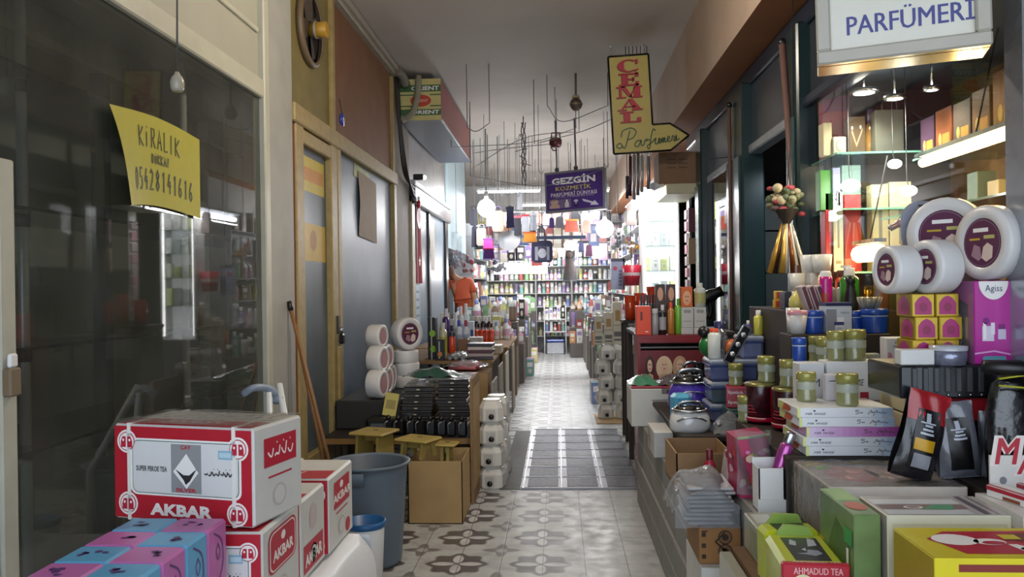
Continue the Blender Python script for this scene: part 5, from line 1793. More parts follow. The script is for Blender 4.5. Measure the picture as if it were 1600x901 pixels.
m = MB(); m.tube([(-.06, -.092, .228), (.06, -.092, .243)], .006, mat('#9fb08a', .4), 6); part(t, 'edge', m)
m = MB(); m.grid(lambda u, v: (-.07 + .14 * u, -.1 - .02 * math.sin(7 * u + 4 * v), .02 + .24 * v), 12, 10, WRAPC); part(t, 'film', m)
bottle('red_bottle', 'slim red bottle leaning between the gift bag and the carton edge', 'bottle', (.632, 3.44, .582), .025, .22, mat('#b01f3c', .2, coat=.6), mat('#6a1020', .3), .5, .7)
m = MB()
m.prism([(-.06, 0), (.06, 0), (.055, .12), (-.04, .13)], -.06, .06, mat('#c9c2c6', .25, n=.2, coat=.5, bump=.5, sc=40), 'y')
solo('foil_bag', 'crumpled pearly foil bag behind the pink bottle', 'bag', m, (.79 - .062, 3.345, .681 + .0))

# ---- coffee bags
CB = mat('#1d1b20', .25, n=.15, coat=.5)
GB = mat('#6d6f78', .22, n=.25, coat=.5, bump=.6, sc=22)
RB = mat('#a01f26', .3, n=.12, coat=.4)


def coffee(label, p, w, d, h, rz, body, top, lab, tilt=0):
    t = thing('coffee_bag', label, 'bag', p, rz, None, (0, math.radians(tilt), math.radians(rz)))

    def side(sgn):
        def f(u, v):
            bul = math.sin(math.pi * min(1, v * 1.15)) ** .6 if v < .87 else math.sin(math.pi * .98) ** .6
            th = d * (.35 + .65 * bul) * (1 - v) ** .25 * math.sin(math.pi * (.06 + .88 * u)) ** .45
            return (w * (u - .5) * (1 - .06 * math.sin(math.pi * v)), sgn * th / 2 + .004 * math.sin(13 * u + 9 * v), h * v)
        return f
    m = MB()
    m.grid(side(-1), 14, 18, body); m.grid(side(1), 14, 18, body)
    m.box(-w * .45, w * .45, -d * .2, d * .2, 0, .004, body)
    part(t, 'pouch', m)
    if top:
        g = side(-1)
        m = MB(); m.grid(lambda u, v: (g(u, .66 + .34 * v)[0], g(u, .66 + .34 * v)[1] - .002, g(u, .66 + .34 * v)[2]), 12, 8, top); part(t, 'top_fold', m)
    if lab:
        g = side(-1)

        def q(u0, u1, v0, v1, mm, k, n=6):
            m.grid(lambda u, v: (g(u0 + (u1 - u0) * u, v0 + (v1 - v0) * v)[0], g(u0 + (u1 - u0) * u, v0 + (v1 - v0) * v)[1] - .0015 * k, g(u0 + (u1 - u0) * u, v0 + (v1 - v0) * v)[2]), n, n, mm)
        m = MB()
        q(.22, .80, .12, .80, BLACK, 2)
        if lab == 'yellow':
            q(.26, .78, .34, .47, mat('#c99a1f', .4, n=0), 3); q(.3, .74, .14, .30, mat('#8d8f96', .4, n=.2), 3)
        for k in range(3):
            q(.34 + .03 * k, .70 - .03 * k, .52 + .045 * k, .545 + .045 * k, mat('#b9bfcc', .4, n=0), 3, 3)
        q(.42, .56, .66, .76, mat('#b9bfcc', .4, n=0), 3, 3); q(.30, .70, .645, .66, mat('#b9bfcc', .4, n=0), 3, 3)
        part(t, 'label', m, 'black label with silver emblem')
    return t


coffee('black coffee bag with a red top and a yellow label, leaning towards the perfume stack', (1.085, 2.565, .8895), .135, .08, .275, 6, CB, RB, 'yellow', 16)
coffee('grey shiny coffee bag with a black emblem label beside the red-topped one', (1.245, 2.58, .8895), .12, .09, .235, -4, GB, None, 'plain', -5)
coffee('plain grey shiny coffee bag by the red-lettered display card', (1.362, 2.585, .8895), .105, .08, .205, 2, GB, None, None, 0)
coffee('dark bag with a red folded top lying behind the grey coffee bags', (1.31, 2.63, .8895), .20, .015, .255, 0, CB, RB, None, 6)

# ---- ribbed black case with the goods standing on it
t = thing('ribbed_case', 'black ribbed case with tiny studs under the pink boxed goods', 'case', (1.26, 2.73, 1.131))
m = MB(); m.box(-.185, .165, -.135, .135, 0, .104, mat('#17181b', .3, coat=.3), .006); part(t, 'case', m)
for k in range(7):
    m = MB(); m.box(-.15 + .034 * k, -.132 + .034 * k, -.140, -.134, .02, .098, mat('#3b3d40', .35), .003); part(t, 'rib', m)
    m = MB(); m.ball((-.141 + .034 * k, -.138, .012), .0045, STEEL, 8); part(t, 'stud', m)
m = MB(); m.box(.115, .14, -.139, -.134, .05, .075, mat('#b59a86', .4), .002); m.box(.123, .132, -.1395, -.138, .058, .067, BLACK); part(t, 'clasp', m)
CRB = mat('#c3b99a', .5, n=.05)
for k, (z0, z1) in enumerate(((.889, .945), (.95, 1.03), (1.035, 1.125))):
    pbox('beige_box', 'beige box in the column beside the large perfume box, %s from below' % ORD[k], 'box', 1.222, 1.285, 2.91, 3.10, z0 + .001, z1, CRB, .003, group=None, deco=lambda m, F, w, d, h: m.dq(F['front'], -.02, .0, 1.02, .06, mat('#5a1420', .4, n=0)))
pbox('white_small_box', 'small white box lying on the ribbed black case', 'box', 1.085, 1.19, 2.61, 2.66, 1.2355, 1.285, mat('#d3d3cf', .4), .003)
t = thing('glitter_tin', 'clear round tin of pearly discs on the ribbed black case', 'tin', (1.245, 2.64, 1.2355))
m = MB(); m.lathe([(0, 0), (.055, 0), (.055, .05), (0, .05)], mat('#8f93a8', .15, n=.3, m=.5, sc=30), 24); part(t, 'tin', m)
m = MB(); m.lathe([(.057, .045), (.057, .06), (0, .062)], mat('#b9bcc4', .2, coat=.5), 24); part(t, 'lid', m)

MAG = mat('#b51f93', .3, n=.03, coat=.4)


def deco_mag(m, F, w, d, h):
    f = F['front']
    m.dp(f, [(.5 + .38 * math.cos(math.pi + math.pi * i / 14), .995 + .22 * math.sin(math.pi + math.pi * i / 14)) for i in range(15)], WPRINT, 1); m.dt(f, 'Agiss', .28, .85, .72, .95, mat('#3a3a5c', .4, n=0), 3)
    m.dq(f, .2, .28, .5, .46, mat('#d9cfe0', .4, n=0), 1); m.dq(f, .22, .30, .3, .5, WPRINT, 2); m.dq(f, .42, .36, .52, .50, mat('#e6dfec', .4, n=0), 2); m.dq(f, .6, .30, .8, .42, mat('#cfc3da', .4, n=0), 2); m.dq(f, .62, .42, .78, .48, mat('#7a2a74', .4, n=0), 2); m.de(f, .3, .52, .08, .04, mat('#7a1f7a', .4, n=0), 2)
    m.dp(f, [(0, .14), (.5, .17), (1, .12), (1, .10), (.5, .15), (0, .12)], mat('#e2a4d6', .4, n=0), 2); m.dp(f, rrect(.2, .02, .8, .10, .05, .03), mat('#5e9aa8', .4, n=0), 2)
    l = F['left']
    m.dq(l, .0, .0, 1, 1, mat('#a86a98', .35, n=.08), 1); m.dp(l, [(.15, .1), (.85, .15), (.8, .72), (.5, .78), (.3, .6)], mat('#77727c', .25, n=.3, coat=.5), 2); m.de(l, .45, .4, .18, .22, mat('#b8b2ba', .3, n=.1), 3)


pbox('magenta_box', 'tall magenta cosmetics box with a cut-out window, under the white tub on edge', 'box', 1.315, 1.435, 2.615, 2.80, 1.2355, 1.50, MAG, .003, deco=deco_mag, top=mat('#a8549a', .4))
GOLD = mat('#b99a2e', .25, n=.08, m=.4)
gk = 0
for r_ in range(3):
    for k in range(2):
        def deco_gold(m, F, w, d, h):
            for k_ in ('front', 'left'):
                f = F[k_]
                m.dp(f, [(.14, .1), (.86, .1), (.86, .6), (.7, .82), (.5, .92), (.3, .82), (.14, .6)], mat('#a82a6e', .35, n=.1), 1)
                m.de(f, .5, .42, .18, .2, mat('#8a1f4e', .35, n=.05), 2)
        xx = 1.15 + .077 * k + (.01 if r_ == 1 else 0)
        pbox('gold_box', 'gold box with a pink arched window, %s row, %s' % (('bottom', 'middle', 'top')[r_], ('window end towards the perfume stack', 'beside the magenta box')[k]), 'box', xx, xx + .074, 2.68, 2.80, 1.2358 + .075 * r_, 1.2355 + .075 * (r_ + 1), GOLD, .003, group='gold and pink boxes', deco=deco_gold)
WRP = MB()
# white tubs on edge above
pbox('plain_box', 'plain pale carton hidden behind the gold boxes and carrying the upper tub', 'box', 1.19, 1.435, 2.805, 2.862, 1.2355, 1.535, mat('#b9b2a4', .5), .003)
for px, py, d, rp, aim, seed, lab in ((1383, 424, 2.73, 37, (-.985, -.17, .0), 1, 'white tub on edge at the aisle end above the gold boxes'),
                                      (1443, 424, 2.70, 41, (-.97, -.24, .0), 2, 'white tub on edge in front, its dark lid towards the aisle'),
                                      (1474, 374, 2.82, 56, (-.70, -.71, .0), 3, 'biggest white tub on edge behind, with a maroon printed lid'),
                                      (1533, 382, 2.66, 57, (-.97, -.24, .0), 4, 'white tub on edge on the magenta box, by the window post')):
    p = at(px, py, d)
    r = rp * d / 1250
    hh = .085 if seed < 3 else .06
    zc_ = {1: 1.461, 2: 1.461, 3: 1.536, 4: 1.501}[seed] + r
    a = Vector(aim).normalized()
    tub(lab, (p.x - a.x * hh, p.y - a.y * hh, zc_), r, hh, aim, seed)
t = thing('blister_card', 'rounded clear blister card with a grey gadget behind the biggest white tub', 'card', (1.305, 2.948, 1.60), 3)
m = MB(); m.prism(rrect(-.075, 0, .075, .19, .07, .07, 8), -.003, .003, mat('#8f95a6', .3, n=.05), 'y'); part(t, 'card', m)
m = MB(); m.ball((0, -.005, .11), .04, mat('#b9c0d0', .15, coat=.8), 14, sy=.4); m.box(-.018, .018, -.03, -.004, .02, .09, mat('#5f677a', .2, coat=.5), .01); m.box(-.05, -.02, -.02, -.004, .05, .12, mat('#8b93a8', .2), .008); part(t, 'gadget', m)
m = MB(); m.dq(Fr((-.075, -.0032, 0), (.15, 0, 0), (0, 0, .19)), .4, .89, .62, .925, PRINT, 2); part(t, 'print', m)
pbox('plain_box', 'upright narrow carton supporting the blister card by the glass', 'box', 1.25, 1.40, 2.875, 2.96, .889, 1.599, mat('#8f887a', .5), .003)

# black wrapped goods with yellow strips beside the post
t = thing('black_bundle', 'heap of black wrapped goods with yellow strips by the window post', 'bundle', (1.36, 2.50, .8895))
m = MB(); m.lathe([(0, 0), (.062, 0), (.07, .1), (.066, .22), (.05, .30), (.02, .335), (0, .34)], mat('#121216', .2, n=.3, coat=.8, bump=.8, sc=24), 18, sx=1.1, sy=.6); part(t, 'wrap', m)
for k in range(2):
    m = MB(); m.tube([(-.06, -.05, .30 + .02 * k), (.0, -.06, .295 + .035 * k), (.08, -.05, .28 + .05 * k)], .008, mat('#b3b22a', .4), 6, flat=.4); part(t, 'strip', m, 'yellow strip')
m = MB(); m.tube([(-.10, -.04, .355), (.0, -.05, .35), (.07, -.05, .335)], [.02, .026, .02], BLACK, 8); part(t, 'roll', m)

# opened tray of red-edged boxes and the red-lettered card
t = thing('display_tray', 'opened white display tray beside the white gift box', 'tray', (1.315, 2.265, .578))
m = MB(); m.box(-.12, .10, -.12, .12, 0, .27, mat('#c9c4b4', .5)); m.box(-.12, .10, -.12, .12, .27, .31, WHITE, top=mat('#d6d4d2', .5))
part(t, 'tray', m)
for k in range(2):
    t2 = thing('lip_colour_box', 'white and red slim box lying in the opened tray, %s' % ('window side' if k else 'aisle side'), 'box', (1.255 + .09 * k, 2.26 + .03 * k, .889), 14, None)
    m = MB(); m.box(-.022, .022, -.10, .10, 0, .032, WHITE, .002)
    m.dq(fr('left', -.022, .022, -.10, .10, 0, .032), 0, .6, 1, .95, CRIM); m.dq(fr('top', -.022, .022, -.1, .1, 0, .032), 0, 0, .3, 1, CRIM); m.dq(fr('left', -.022, .022, -.10, .10, 0, .032), .3, .1, .6, .4, mat('#8a4a30', .4, n=0), 2); m.dq(fr('front', -.022, .022, -.10, .10, 0, .032), .2, .2, .8, .8, mat('#a9a6c4', .4, n=0))
    part(t2, 'box', m)
t = thing('display_card', 'white display card with big red raised letters standing in the opened tray', 'card', (1.30, 2.372, .889), -2)
m = MB(); m.box(-.07, .075, -.003, .003, 0, .11, mat('#d5d2cc', .45)); m.de(fr('front', -.07, .075, -.003, .003, 0, .11), .25, .35, .07, .1, mat('#7a7a7e', .4, n=.1)); part(t, 'card', m)
m = MB()
for i, ch in enumerate('MA'):
    f = Fr((-.055 + .058 * i, -.0035, .085 - .028 * i), (.055, 0, 0), (.012, 0, .075))
    m.dt(f, ch, -.14, -.08, 1.14, 1.1, mat('#e3dcd6', .45, n=0), 0, .09); m.dt(f, ch, .0, .0, 1, 1, CRIM, 2, .03)
part(t, 'lettering', m, 'red raised letters')

# ---- row by the shop window (on the tall stand)
ZT = 1.3705
CUP = mat('#d9d7cf', .35, n=.03)
for k, (x, y, z, r, lab) in enumerate(((1.205, 4.10, ZT, .04, 'white cup in the bottom row, aisle end, beside the fan of brochures'), (1.215, 4.02, ZT + .091, .04, 'white cup stacked on the aisle-end cup'), (1.29, 4.12, ZT, .043, 'white cup in the bottom row, second from the aisle'),
                                    (1.275, 4.11, ZT + .091, .044, 'white cup in the middle of the cup stack'), (1.31, 4.06, ZT + .182, .05, 'largest white cup on top of the cup stack'), (1.255, 4.10, ZT + .182, .038, 'slim white cup on top of the cup stack'))):
    if k == 1: x, y = 1.205, 4.10
    m = MB(); m.lathe([(0, 0), (r * .78, 0), (r, .09), (r * .93, .09), (r * .74, .008), (0, .008)], CUP, 22)
    solo('cup', lab, 'cup', m, (x, y, z), 0, 'white cups by the window')


def tall(px, py0, py1, wpx, d, body, cap, name, label, cat='bottle', **k):
    a = at(px, py0, d)
    w = wpx * d / 1250
    return bottle(name, label, cat, (min(a.x, 1.385), d, ZT), w / 2, at(px, py1, d).z - ZT, mat(body, .25, coat=.4), mat(cap, .35), **k)


def deco_fan(m, F, w, d, h):
    m.dq(F['front'], .2, .05, .8, .95, mat('#7a5060', .4, n=.1))


for k in range(3):
    m = MB(); m.box(-.014, .014, -.04, .04, 0, .12, mat('#b9a9ac', .4), .002); m.dq(fr('front', -.014, .014, -.04, .04, 0, .12), .2, .05, .8, .95, mat('#5c3040', .4, n=.1))
    solo('brochure_box', 'leaning slim striped box, %s from the lemon-shaped jar' % ORD[k], 'box', m, (1.165 + .035 * k, 3.80, ZT + .004), 0, 'slim striped boxes', rot=(0, math.radians(-18), 0))
t = thing('pink_spray', 'tall shocking-pink tube with a white cap by the brown tray', 'tube', (1.235, 3.775, ZT))
m = MB(); m.lathe([(0, 0), (.024, 0), (.027, .02), (.029, .145), (.027, .16), (0, .16)], mat('#c01f86', .25, n=.05, coat=.5), 18); part(t, 'tube', m)
m = MB(); m.lathe([(.026, .158), (.024, .175), (.02, .185), (0, .186)], WHITE, 16); part(t, 'cap', m)
m = MB(); m.lathe([(.0295, .02), (.0298, .085)], mat('#b5402c', .3, n=.2), 8, a0=200, a1=275); part(t, 'label', m)
for px, wpx, py1, d, body, cap, lab in ((1300, 13, 440, 3.85, '#9a8f8a', '#1a1a1c', 'clear-sided bottle with a black cap beside the pink tube'), (1313, 13, 440, 3.9, '#a39a94', '#1a1a1c', 'second clear-sided bottle with a black cap before the black vase')):
    tall(px, 487, py1, wpx, d, body, cap, 'bottle', lab)
t = thing('black_vase', 'matt black vase-shaped bottle standing before the green bottle', 'bottle', (1.345, 3.77, ZT))
m = MB(); m.lathe([(0, 0), (.033, 0), (.036, .01), (.033, .04), (.02, .10), (.017, .125), (.021, .13), (.021, .16), (0, .16)], mat('#1b1b1f', .4), 20); part(t, 'body', m)
bottle('green_bottle', 'green sparkling bottle with a white pump behind the black vase', 'bottle', (1.372, 3.86, ZT), .042, .20, mat('#2f8a2a', .2, n=.15, coat=.6), WHITE, .5, .72, pump=True)
bottle('orange_bottle', 'orange-red bottle with a brown cap near the aisle-end white tub', 'bottle', (1.378, 3.96, ZT), .035, .19, mat('#d8471c', .3), mat('#5a2c20', .4), .7, .74)
t = thing('wooden_tray', 'dark brown wooden rail over the bottles below the lit window', 'rail', (1.33, 4.25, ZT))
m = MB(); m.box(-.09, .085, -.02, .02, .20, .225, mat('#4a2618', .4)); part(t, 'rail', m)
for x in (-.08, .075):
    m = MB(); m.box(x - .01, x + .01, -.02, .02, 0, .2, mat('#4a2618', .4)); part(t, 'leg', m)
t = thing('gold_compact', 'round dark maroon drum topped with a cream band, beside the cups', 'drum', (1.38, 4.45, ZT))
m = MB(); m.lathe([(0, 0), (.04, 0), (.045, .2), (0, .2)], mat('#3c1a1c', .3, n=.2), 20); part(t, 'drum', m)
m = MB(); m.lathe([(.046, .2), (.052, .205), (.052, .26), (0, .262)], mat('#c9b48a', .3, n=.1), 20); part(t, 'band', m)
for k, x in enumerate((1.325, 1.35)):
    m = MB(); m.lathe([(0, 0), (.014, 0), (.014, .11), (0, .112)], mat('#a8802c', .15, m=.8), 14)
    solo('gold_tube', 'gold lipstick tube under the maroon drum, %s' % ('aisle side' if k == 0 else 'window side'), 'tube', m, (x - .0, 4.30 + .02 * k, ZT), 0, 'gold tubes')
t = thing('lemon_jar', 'pale yellow lemon-shaped jar at the corner by the small red and yellow boxes', 'jar', (1.155, 3.95, ZT))
m = MB(); m.lathe([(0, 0), (.03, .0), (.04, .025), (.036, .055), (.02, .08), (.006, .095), (0, .096)], mat('#c9c069', .3, coat=.4), 20); part(t, 'body', m)
for k, (x, z) in enumerate(((1.17, 0), (1.215, 0), (1.175, .046))):
    m = MB(); m.box(-.021, .021, -.02, .02, 0, .045, mat('#c7a02c', .4), .002); m.dq(fr('front', -.021, .021, -.02, .02, 0, .045), .15, .15, .85, .85, mat('#b5352a', .4, n=.2))
    solo('tiny_box', 'tiny yellow box with a red square, %s' % ('aisle-side one of the lower two', 'cup-side one of the lower two', 'topmost of three')[k], 'box', m, (x, 4.35, ZT + z), 0, 'tiny yellow boxes')
pbox('dark_blue_box', 'dark blue box under the tiny yellow boxes, at the corner of the tall stand', 'box', 1.125, 1.16, 4.05, 4.15, ZT, ZT + .09, mat('#1e2a44', .3), .003)
t = thing('glass_bowl', 'ridged glass bowl beside the largest blue tub', 'bowl', (1.365, 3.60 + .0, 1.386))
m = MB()
m.lathe([(0, 0), (.03, 0), (.045, .03), (.048, .05), (.044, .05), (.03, .01), (0, .008)], mat('#8d8672', .12, n=.15, coat=.8), 24); part(t, 'bowl', m)
for k in range(12):
    m = MB(); a = k * math.pi / 6; m.tube([(.031 * math.cos(a), .031 * math.sin(a), .003), (.046 * math.cos(a), .046 * math.sin(a), .03), (.05 * math.cos(a), .05 * math.sin(a), .05)], .004, mat('#b5ae9c', .12, coat=.8), 5); part(t, 'ridge', m)
# white cup with pink lid and clear cup near the storage boxes
for px, py, d, r, h, z, c1, lab in ((1212, 540, 3.40, .03, .10, 1.161, '#cfcac4', 'slim clear tumbler by the floral box'), ):
    bottle('tumbler', lab, 'cup', (1.40, 3.46, 1.161), r * .6, h, mat(c1, .2, coat=.5), mat('#d7d5d0', .3), .9, .8)
t = thing('pink_lid_cup', 'white cup with a tilted pink lid beside the lower blue tub', 'cup', (1.043, 3.565, 1.281))
m = MB(); m.lathe([(0, 0), (.032, 0), (.042, .085), (0, .085)], mat('#cfcbc8', .3), 20); part(t, 'cup', m)
m = MB(); m.lathe([(.043, .083), (.045, .09), (.04, .102), (0, .104)], mat('#c98a92', .3), 20); part(t, 'lid', m, 'pink lid')
m = MB(); m.lathe([(0, 0), (.026, 0), (.03, .11), (0, .11)], mat('#dfe0de', .3), 18)
solo('white_beaker', 'plain white beaker beside the blue tub on the upper riser', 'cup', m, (1.05, 3.655, 1.281))

# bouquet bunch hanging at the brown pole
t = thing('brush_bunch', 'bunch of gold and white handled brushes with a flowered head hanging by the post', 'bunch', (1.30, 4.62, 1.56))
for k in range(7):
    x = -.09 + .03 * k
    m = MB(); m.tube([(x * 1.1, (k % 2) * .03, .0), (x * .3, .0, .28)], [.018, .006], mat(('#b08a3a', '#3a241a', '#c9a24a', '#d8d2c4', '#7a4a2a', '#e0dcd2', '#d6d1c6')[k], .25, m=.4 if k % 2 == 0 else 0), 8); part(t, 'handle', m)
m = MB()
q = random.Random(5)
for k in range(60):
    m.ball((q.uniform(-.085, .085), q.uniform(-.05, .05), .33 + q.uniform(0, .16)), q.uniform(.018, .03), mat(q.choice(['#6a6a4a', '#a8424c', '#b9ab8a', '#4f5a40', '#5a4444', '#8a8a6a']), .6), 7, sz=q.uniform(.5, 1))
m.lathe([(.02, .28), (.07, .36)], mat('#2a2422', .6), 10); part(t, 'flower_head', m)
m = MB(); m.tube([(0, 0, .45), (.03, -.02, .8), (.05, .0, 1.602)], .003, PRINT, 5); part(t, 'string', m)

# brown poles at the shop fronts
for (a, b_, lab) in (((1222, 66, 4.98), (1240, 300, 4.90), 'slanting brown pole in front of the open shop bay'), ((1139, 164, 6.55), (1143, 470, 6.55), 'thin brown pole in front of the green shop post')):
    P, Q = at(*a), at(*b_)
    D = (Q - P)
    m = MB(); m.tube([P, P + D * ((P.z - .6) / -D.z)], .022 if a[0] > 1200 else .014, mat('#6a4f48', .5), 8)
    m.ball(P, .026, BLACK, 8)
    solo('pole', lab, 'pole', m)

# ================================================================ SIGNS
SY = mat('#c9b768', .45, n=.05)
SRED = mat('#c23a48', .4, n=.03)
SGRN = mat('#3f5a34', .45, n=0)


def slab(ch):
    """slab-serif capital as polygons in a unit cell"""
    B = lambda a, b, c, d: [(a, b), (c, b), (c, d), (a, d)]
    if ch == 'E':
        return [B(.08, 0, .92, .13), B(.08, .87, .92, 1), B(.2, .1, .48, .9), B(.45, .44, .72, .56), B(.66, .34, .76, .66), B(.80, 0, .95, .32), B(.80, .70, .95, 1)]
    if ch == 'L':
        return [B(.05, 0, .95, .13), B(.05, .87, .65, 1), B(.2, .1, .48, .9), B(.78, .1, .95, .45)]
    if ch == 'M':
        return [B(-.06, 0, .36, .11), B(.58, 0, 1.08, .11), B(-.06, .89, .30, 1), B(.72, .89, 1.08, 1), B(.06, .1, .17, .9), B(.70, .1, .98, .9), [(.12, 1), (.34, 1), (.62, .1), (.48, .1)], [(.78, 1), (.70, .8), (.50, .1), (.60, .1)]]
    if ch == 'A':
        return [B(-.04, 0, .36, .11), B(.58, 0, 1.06, .11), [(.08, .1), (.2, .1), (.52, .86), (.46, 1)], [(.66, .1), (.97, .1), (.62, 1), (.44, 1)], B(.25, .28, .74, .38)]
    out = []
    n = 16
    for i in range(n):
        a0, a1 = math.radians(48 + 264 * i / n), math.radians(48 + 264 * (i + 1) / n)
        f = lambda a: .13 + .16 * max(0, -math.cos(a)) ** 1.0
        P = lambda a, t: (.52 + (.48 - t) * math.cos(a) * 1.0, .5 + (.5 - t * .55) * math.sin(a))
        out.append([P(a0, 0), P(a1, 0), P(a1, f(a1)), P(a0, f(a0))])
    out.append(B(.84, .62, .95, .98)); out.append([(.74, .10), (.96, .26), (.96, .16), (.84, .02)])
    return out


# CEMAL arrow sign
A_, B_, C_ = at(957, 92, 8.0), at(1018, 86, 8.0), at(964, 241, 8.0)
t = thing('arrow_sign', 'yellow hanging sign with red upright letters and an arrow foot, under the ceiling', 'sign', (A_.x, 8.0, C_.z), 0, None, (0, math.radians(-2.6), 0))
w, hh = .395, .965
out = [(0, 0), (.56, 0), (.745, .135), (.565, .265), (w, .265), (w, hh), (0, hh)]
m = MB(); m.prism([(x * 1.0, z) for x, z in out], -.02, .02, SY, 'y', BLACK)
part(t, 'board', m)
m = MB()
for i in range(len(out)):
    a, b_ = out[i], out[(i + 1) % len(out)]
    m.tube([(a[0], -.015, a[1]), (b_[0], -.015, b_[1])], .011, BLACK, 6)
part(t, 'edge', m, 'black edge')
m = MB()
f = Fr((0, -.0205, 0), (1, 0, 0), (0, 0, 1))
rows_ = [('C', .155, .235, .80, .925), ('E', .155, .24, .665, .79), ('M', .145, .26, .545, .66), ('A', .155, .255, .42, .535), ('L', .165, .245, .30, .41)]
for ch, u0, u1, v0, v1 in rows_:
    u0, u1 = .075, .30
    for poly in slab(ch):
        m.dp(f, [(u0 - .006 + (u1 - u0) * a, v0 - .006 + (v1 - v0) * b_) for a, b_ in poly], mat('#5a3a20', .5, n=0), 3)
        m.dp(f, [(u0 + (u1 - u0) * a, v0 + (v1 - v0) * b_) for a, b_ in poly], SRED, 6)
script = [[(.09, .07), (.06, .05), (.03, .075), (.07, .10), (.11, .05), (.16, .19), (.17, .22)], [(.08, .16), (.10, .22), (.18, .245), (.23, .21), (.20, .15), (.14, .13)],
          [(.27, .12), (.23, .11), (.21, .07), (.245, .06), (.275, .12), (.275, .065), (.30, .075), (.315, .12), (.33, .105), (.335, .125), (.36, .11)],
          [(.42, .20), (.40, .22), (.375, .15), (.355, .04), (.34, .03), (.335, .06), (.38, .09), (.42, .13)], [(.42, .13), (.41, .08), (.435, .075), (.455, .13), (.45, .08), (.465, .08)],
          [(.465, .12), (.47, .08), (.485, .13), (.49, .08), (.505, .13), (.51, .085), (.53, .09)], [(.53, .10), (.555, .12), (.545, .14), (.53, .11), (.545, .085), (.575, .10)],
          [(.575, .10), (.585, .14), (.60, .125), (.595, .09), (.615, .10), (.62, .145), (.615, .10), (.635, .10), (.65, .11)], [(.62, .18), (.622, .184)], [(.42, .165), (.422, .169)], [(.455, .17), (.457, .174)]]
m.ds(f, [[(p.x, p.y) for p in curve(s, 5)] for s in script], .012, SGRN, 4)
part(t, 'lettering', m, 'red letters and green script')
for x in (.03, w - .03):
    m = MB()
    for k in range(5):
        z0 = hh + .01 + .026 * k
        m.tube([(x + (.010 * math.cos(a * 1.047) if k % 2 else 0), (0 if k % 2 else .010 * math.cos(a * 1.047)), z0 + .016 * math.sin(a * 1.047)) for a in range(6)], .0035, STEEL, 5, True)
    m.tube([(x, 0, hh + .13), (x, 0, ZC - C_.z + .02)], .006, mat('#6a5f50'), 6)
    part(t, 'chain', m)

# purple hanging signboard
P0, P1 = at(853, 272, 11.6), at(947, 262, 11.2)
Q0 = at(858, 334, 11.6)
w = (P1 - P0).xy.length
h = (P0.z - Q0.z) * 1.02
ang = math.degrees(math.atan2(P1.y - P0.y, P1.x - P0.x))
t = thing('hanging_signboard', 'purple hanging signboard with white and yellow writing and a white arrow', 'sign', (P0.x, P0.y, Q0.z), 0, None, (0, math.radians(-1.0), math.radians(ang)))
VIO = mat('#4a2f78', .4, n=.04)
m = MB(); m.box(0, w, -.04, .04, 0, h, mat('#8d8f96', .4, m=.5), .006); part(t, 'frame', m)
m = MB(); m.box(.035, w - .035, -.044, -.039, .035, h - .035, VIO)
f = fr('front', .035, w - .035, -.044, .04, .035, h - .035)
m.dt(f, 'GEZGİN', .10, .70, .88, .94, WPRINT, 2, .04)
m.dt(f, 'KOZMETİK', .17, .53, .80, .68, mat('#d9cf5a', .4, n=0), 2, .015)
m.dt(f, 'PARFÜMERİ DÜNYASI', .08, .37, .90, .51, WPRINT, 2, .012)
m.dt(f, 'TOPTAN ve PERAKENDE SATIŞ', .14, .32, .84, .365, mat('#b9a9c9', .4, n=0), 2, .01)
SKN = mat('#c9a796', .5, n=0)
m.dq(f, .04, .05, .44, .29, mat('#7a6a8a', .4, n=.2), 2)
m.de(f, .14, .22, .07, .09, SKN, 3); m.dp(f, [(.05, .05), (.24, .05), (.23, .14), (.14, .17), (.05, .13)], SKN, 3); m.dp(f, [(.07, .24), (.14, .32), (.21, .26), (.17, .28), (.1, .26)], mat('#7a5a44', .5, n=0), 4)
m.dq(f, .33, .06, .40, .20, mat('#d9d0d6', .4, n=0), 3); m.dq(f, .35, .20, .38, .27, WPRINT, 3)
m.de(f, .53, .22, .04, .035, mat('#c9c4d6', .4, n=0), 3); m.de(f, .53, .10, .04, .04, mat('#2a1f44', .4, n=0), 3); m.dq(f, .52, .12, .54, .2, mat('#c9c4d6', .4, n=0), 3)
m.dp(f, [(.64, .26), (.66, .19), (.80, .12), (.78, .07), (.93, .06), (.86, .19), (.83, .155), (.69, .235)], mat('#d6d2de', .4, n=0), 3)
part(t, 'panel', m)
for x in (.2, .52):
    m = MB(); m.tube([(w * x, 0, h), (w * x + .0, 0, ZC - Q0.z + .02)], .014, mat('#6a6a6c', .4, m=.5), 8); m.ball((w * x, 0, h + .03), .035, mat('#4a4a4e'), 8); part(t, 'hanging_rod', m)

# projecting lightbox over the right stalls
P0, P1 = at(1290, 90, 2.75), at(1552, 62, 2.60)
w = (P1 - P0).xy.length + .02
ang = math.degrees(math.atan2(P1.y - P0.y, P1.x - P0.x))
Q = at(1277, 106, 2.75)
t = thing('projecting_sign', 'cream sign box with blue capital letters and gilt frame, high over the stalls', 'sign', (Q.x, 2.75, Q.z), 0, None, (0, math.radians(-1), math.radians(ang)))
h = .44
ALU = mat('#b59a6a', .22, m=.85, n=.06)
ALUW = mat('#b8b2a4', .35, n=.05)
m = MB()
m.box(0, w, 0, .13, 0, h, ALU, .004)
part(t, 'housing', m)
m = MB()
for a in ((0, w, 0, .045), (0, w, h - .045, h), (0, .045, .045, h - .045), (w - .045, w, .045, h - .045)):
    m.box(a[0], a[1], -.035, .0, a[2], a[3], ALUW, .006, bottom=ALU)
part(t, 'frame', m)
m = MB(); m.box(.045, w - .045, -.012, -.002, .045, h - .045, mat('#e2dfd0', .35, n=.03))
f = fr('front', .045, w - .045, -.012, 0, .045, h - .045)
BLT = mat('#3b3f8a', .4, n=.03)
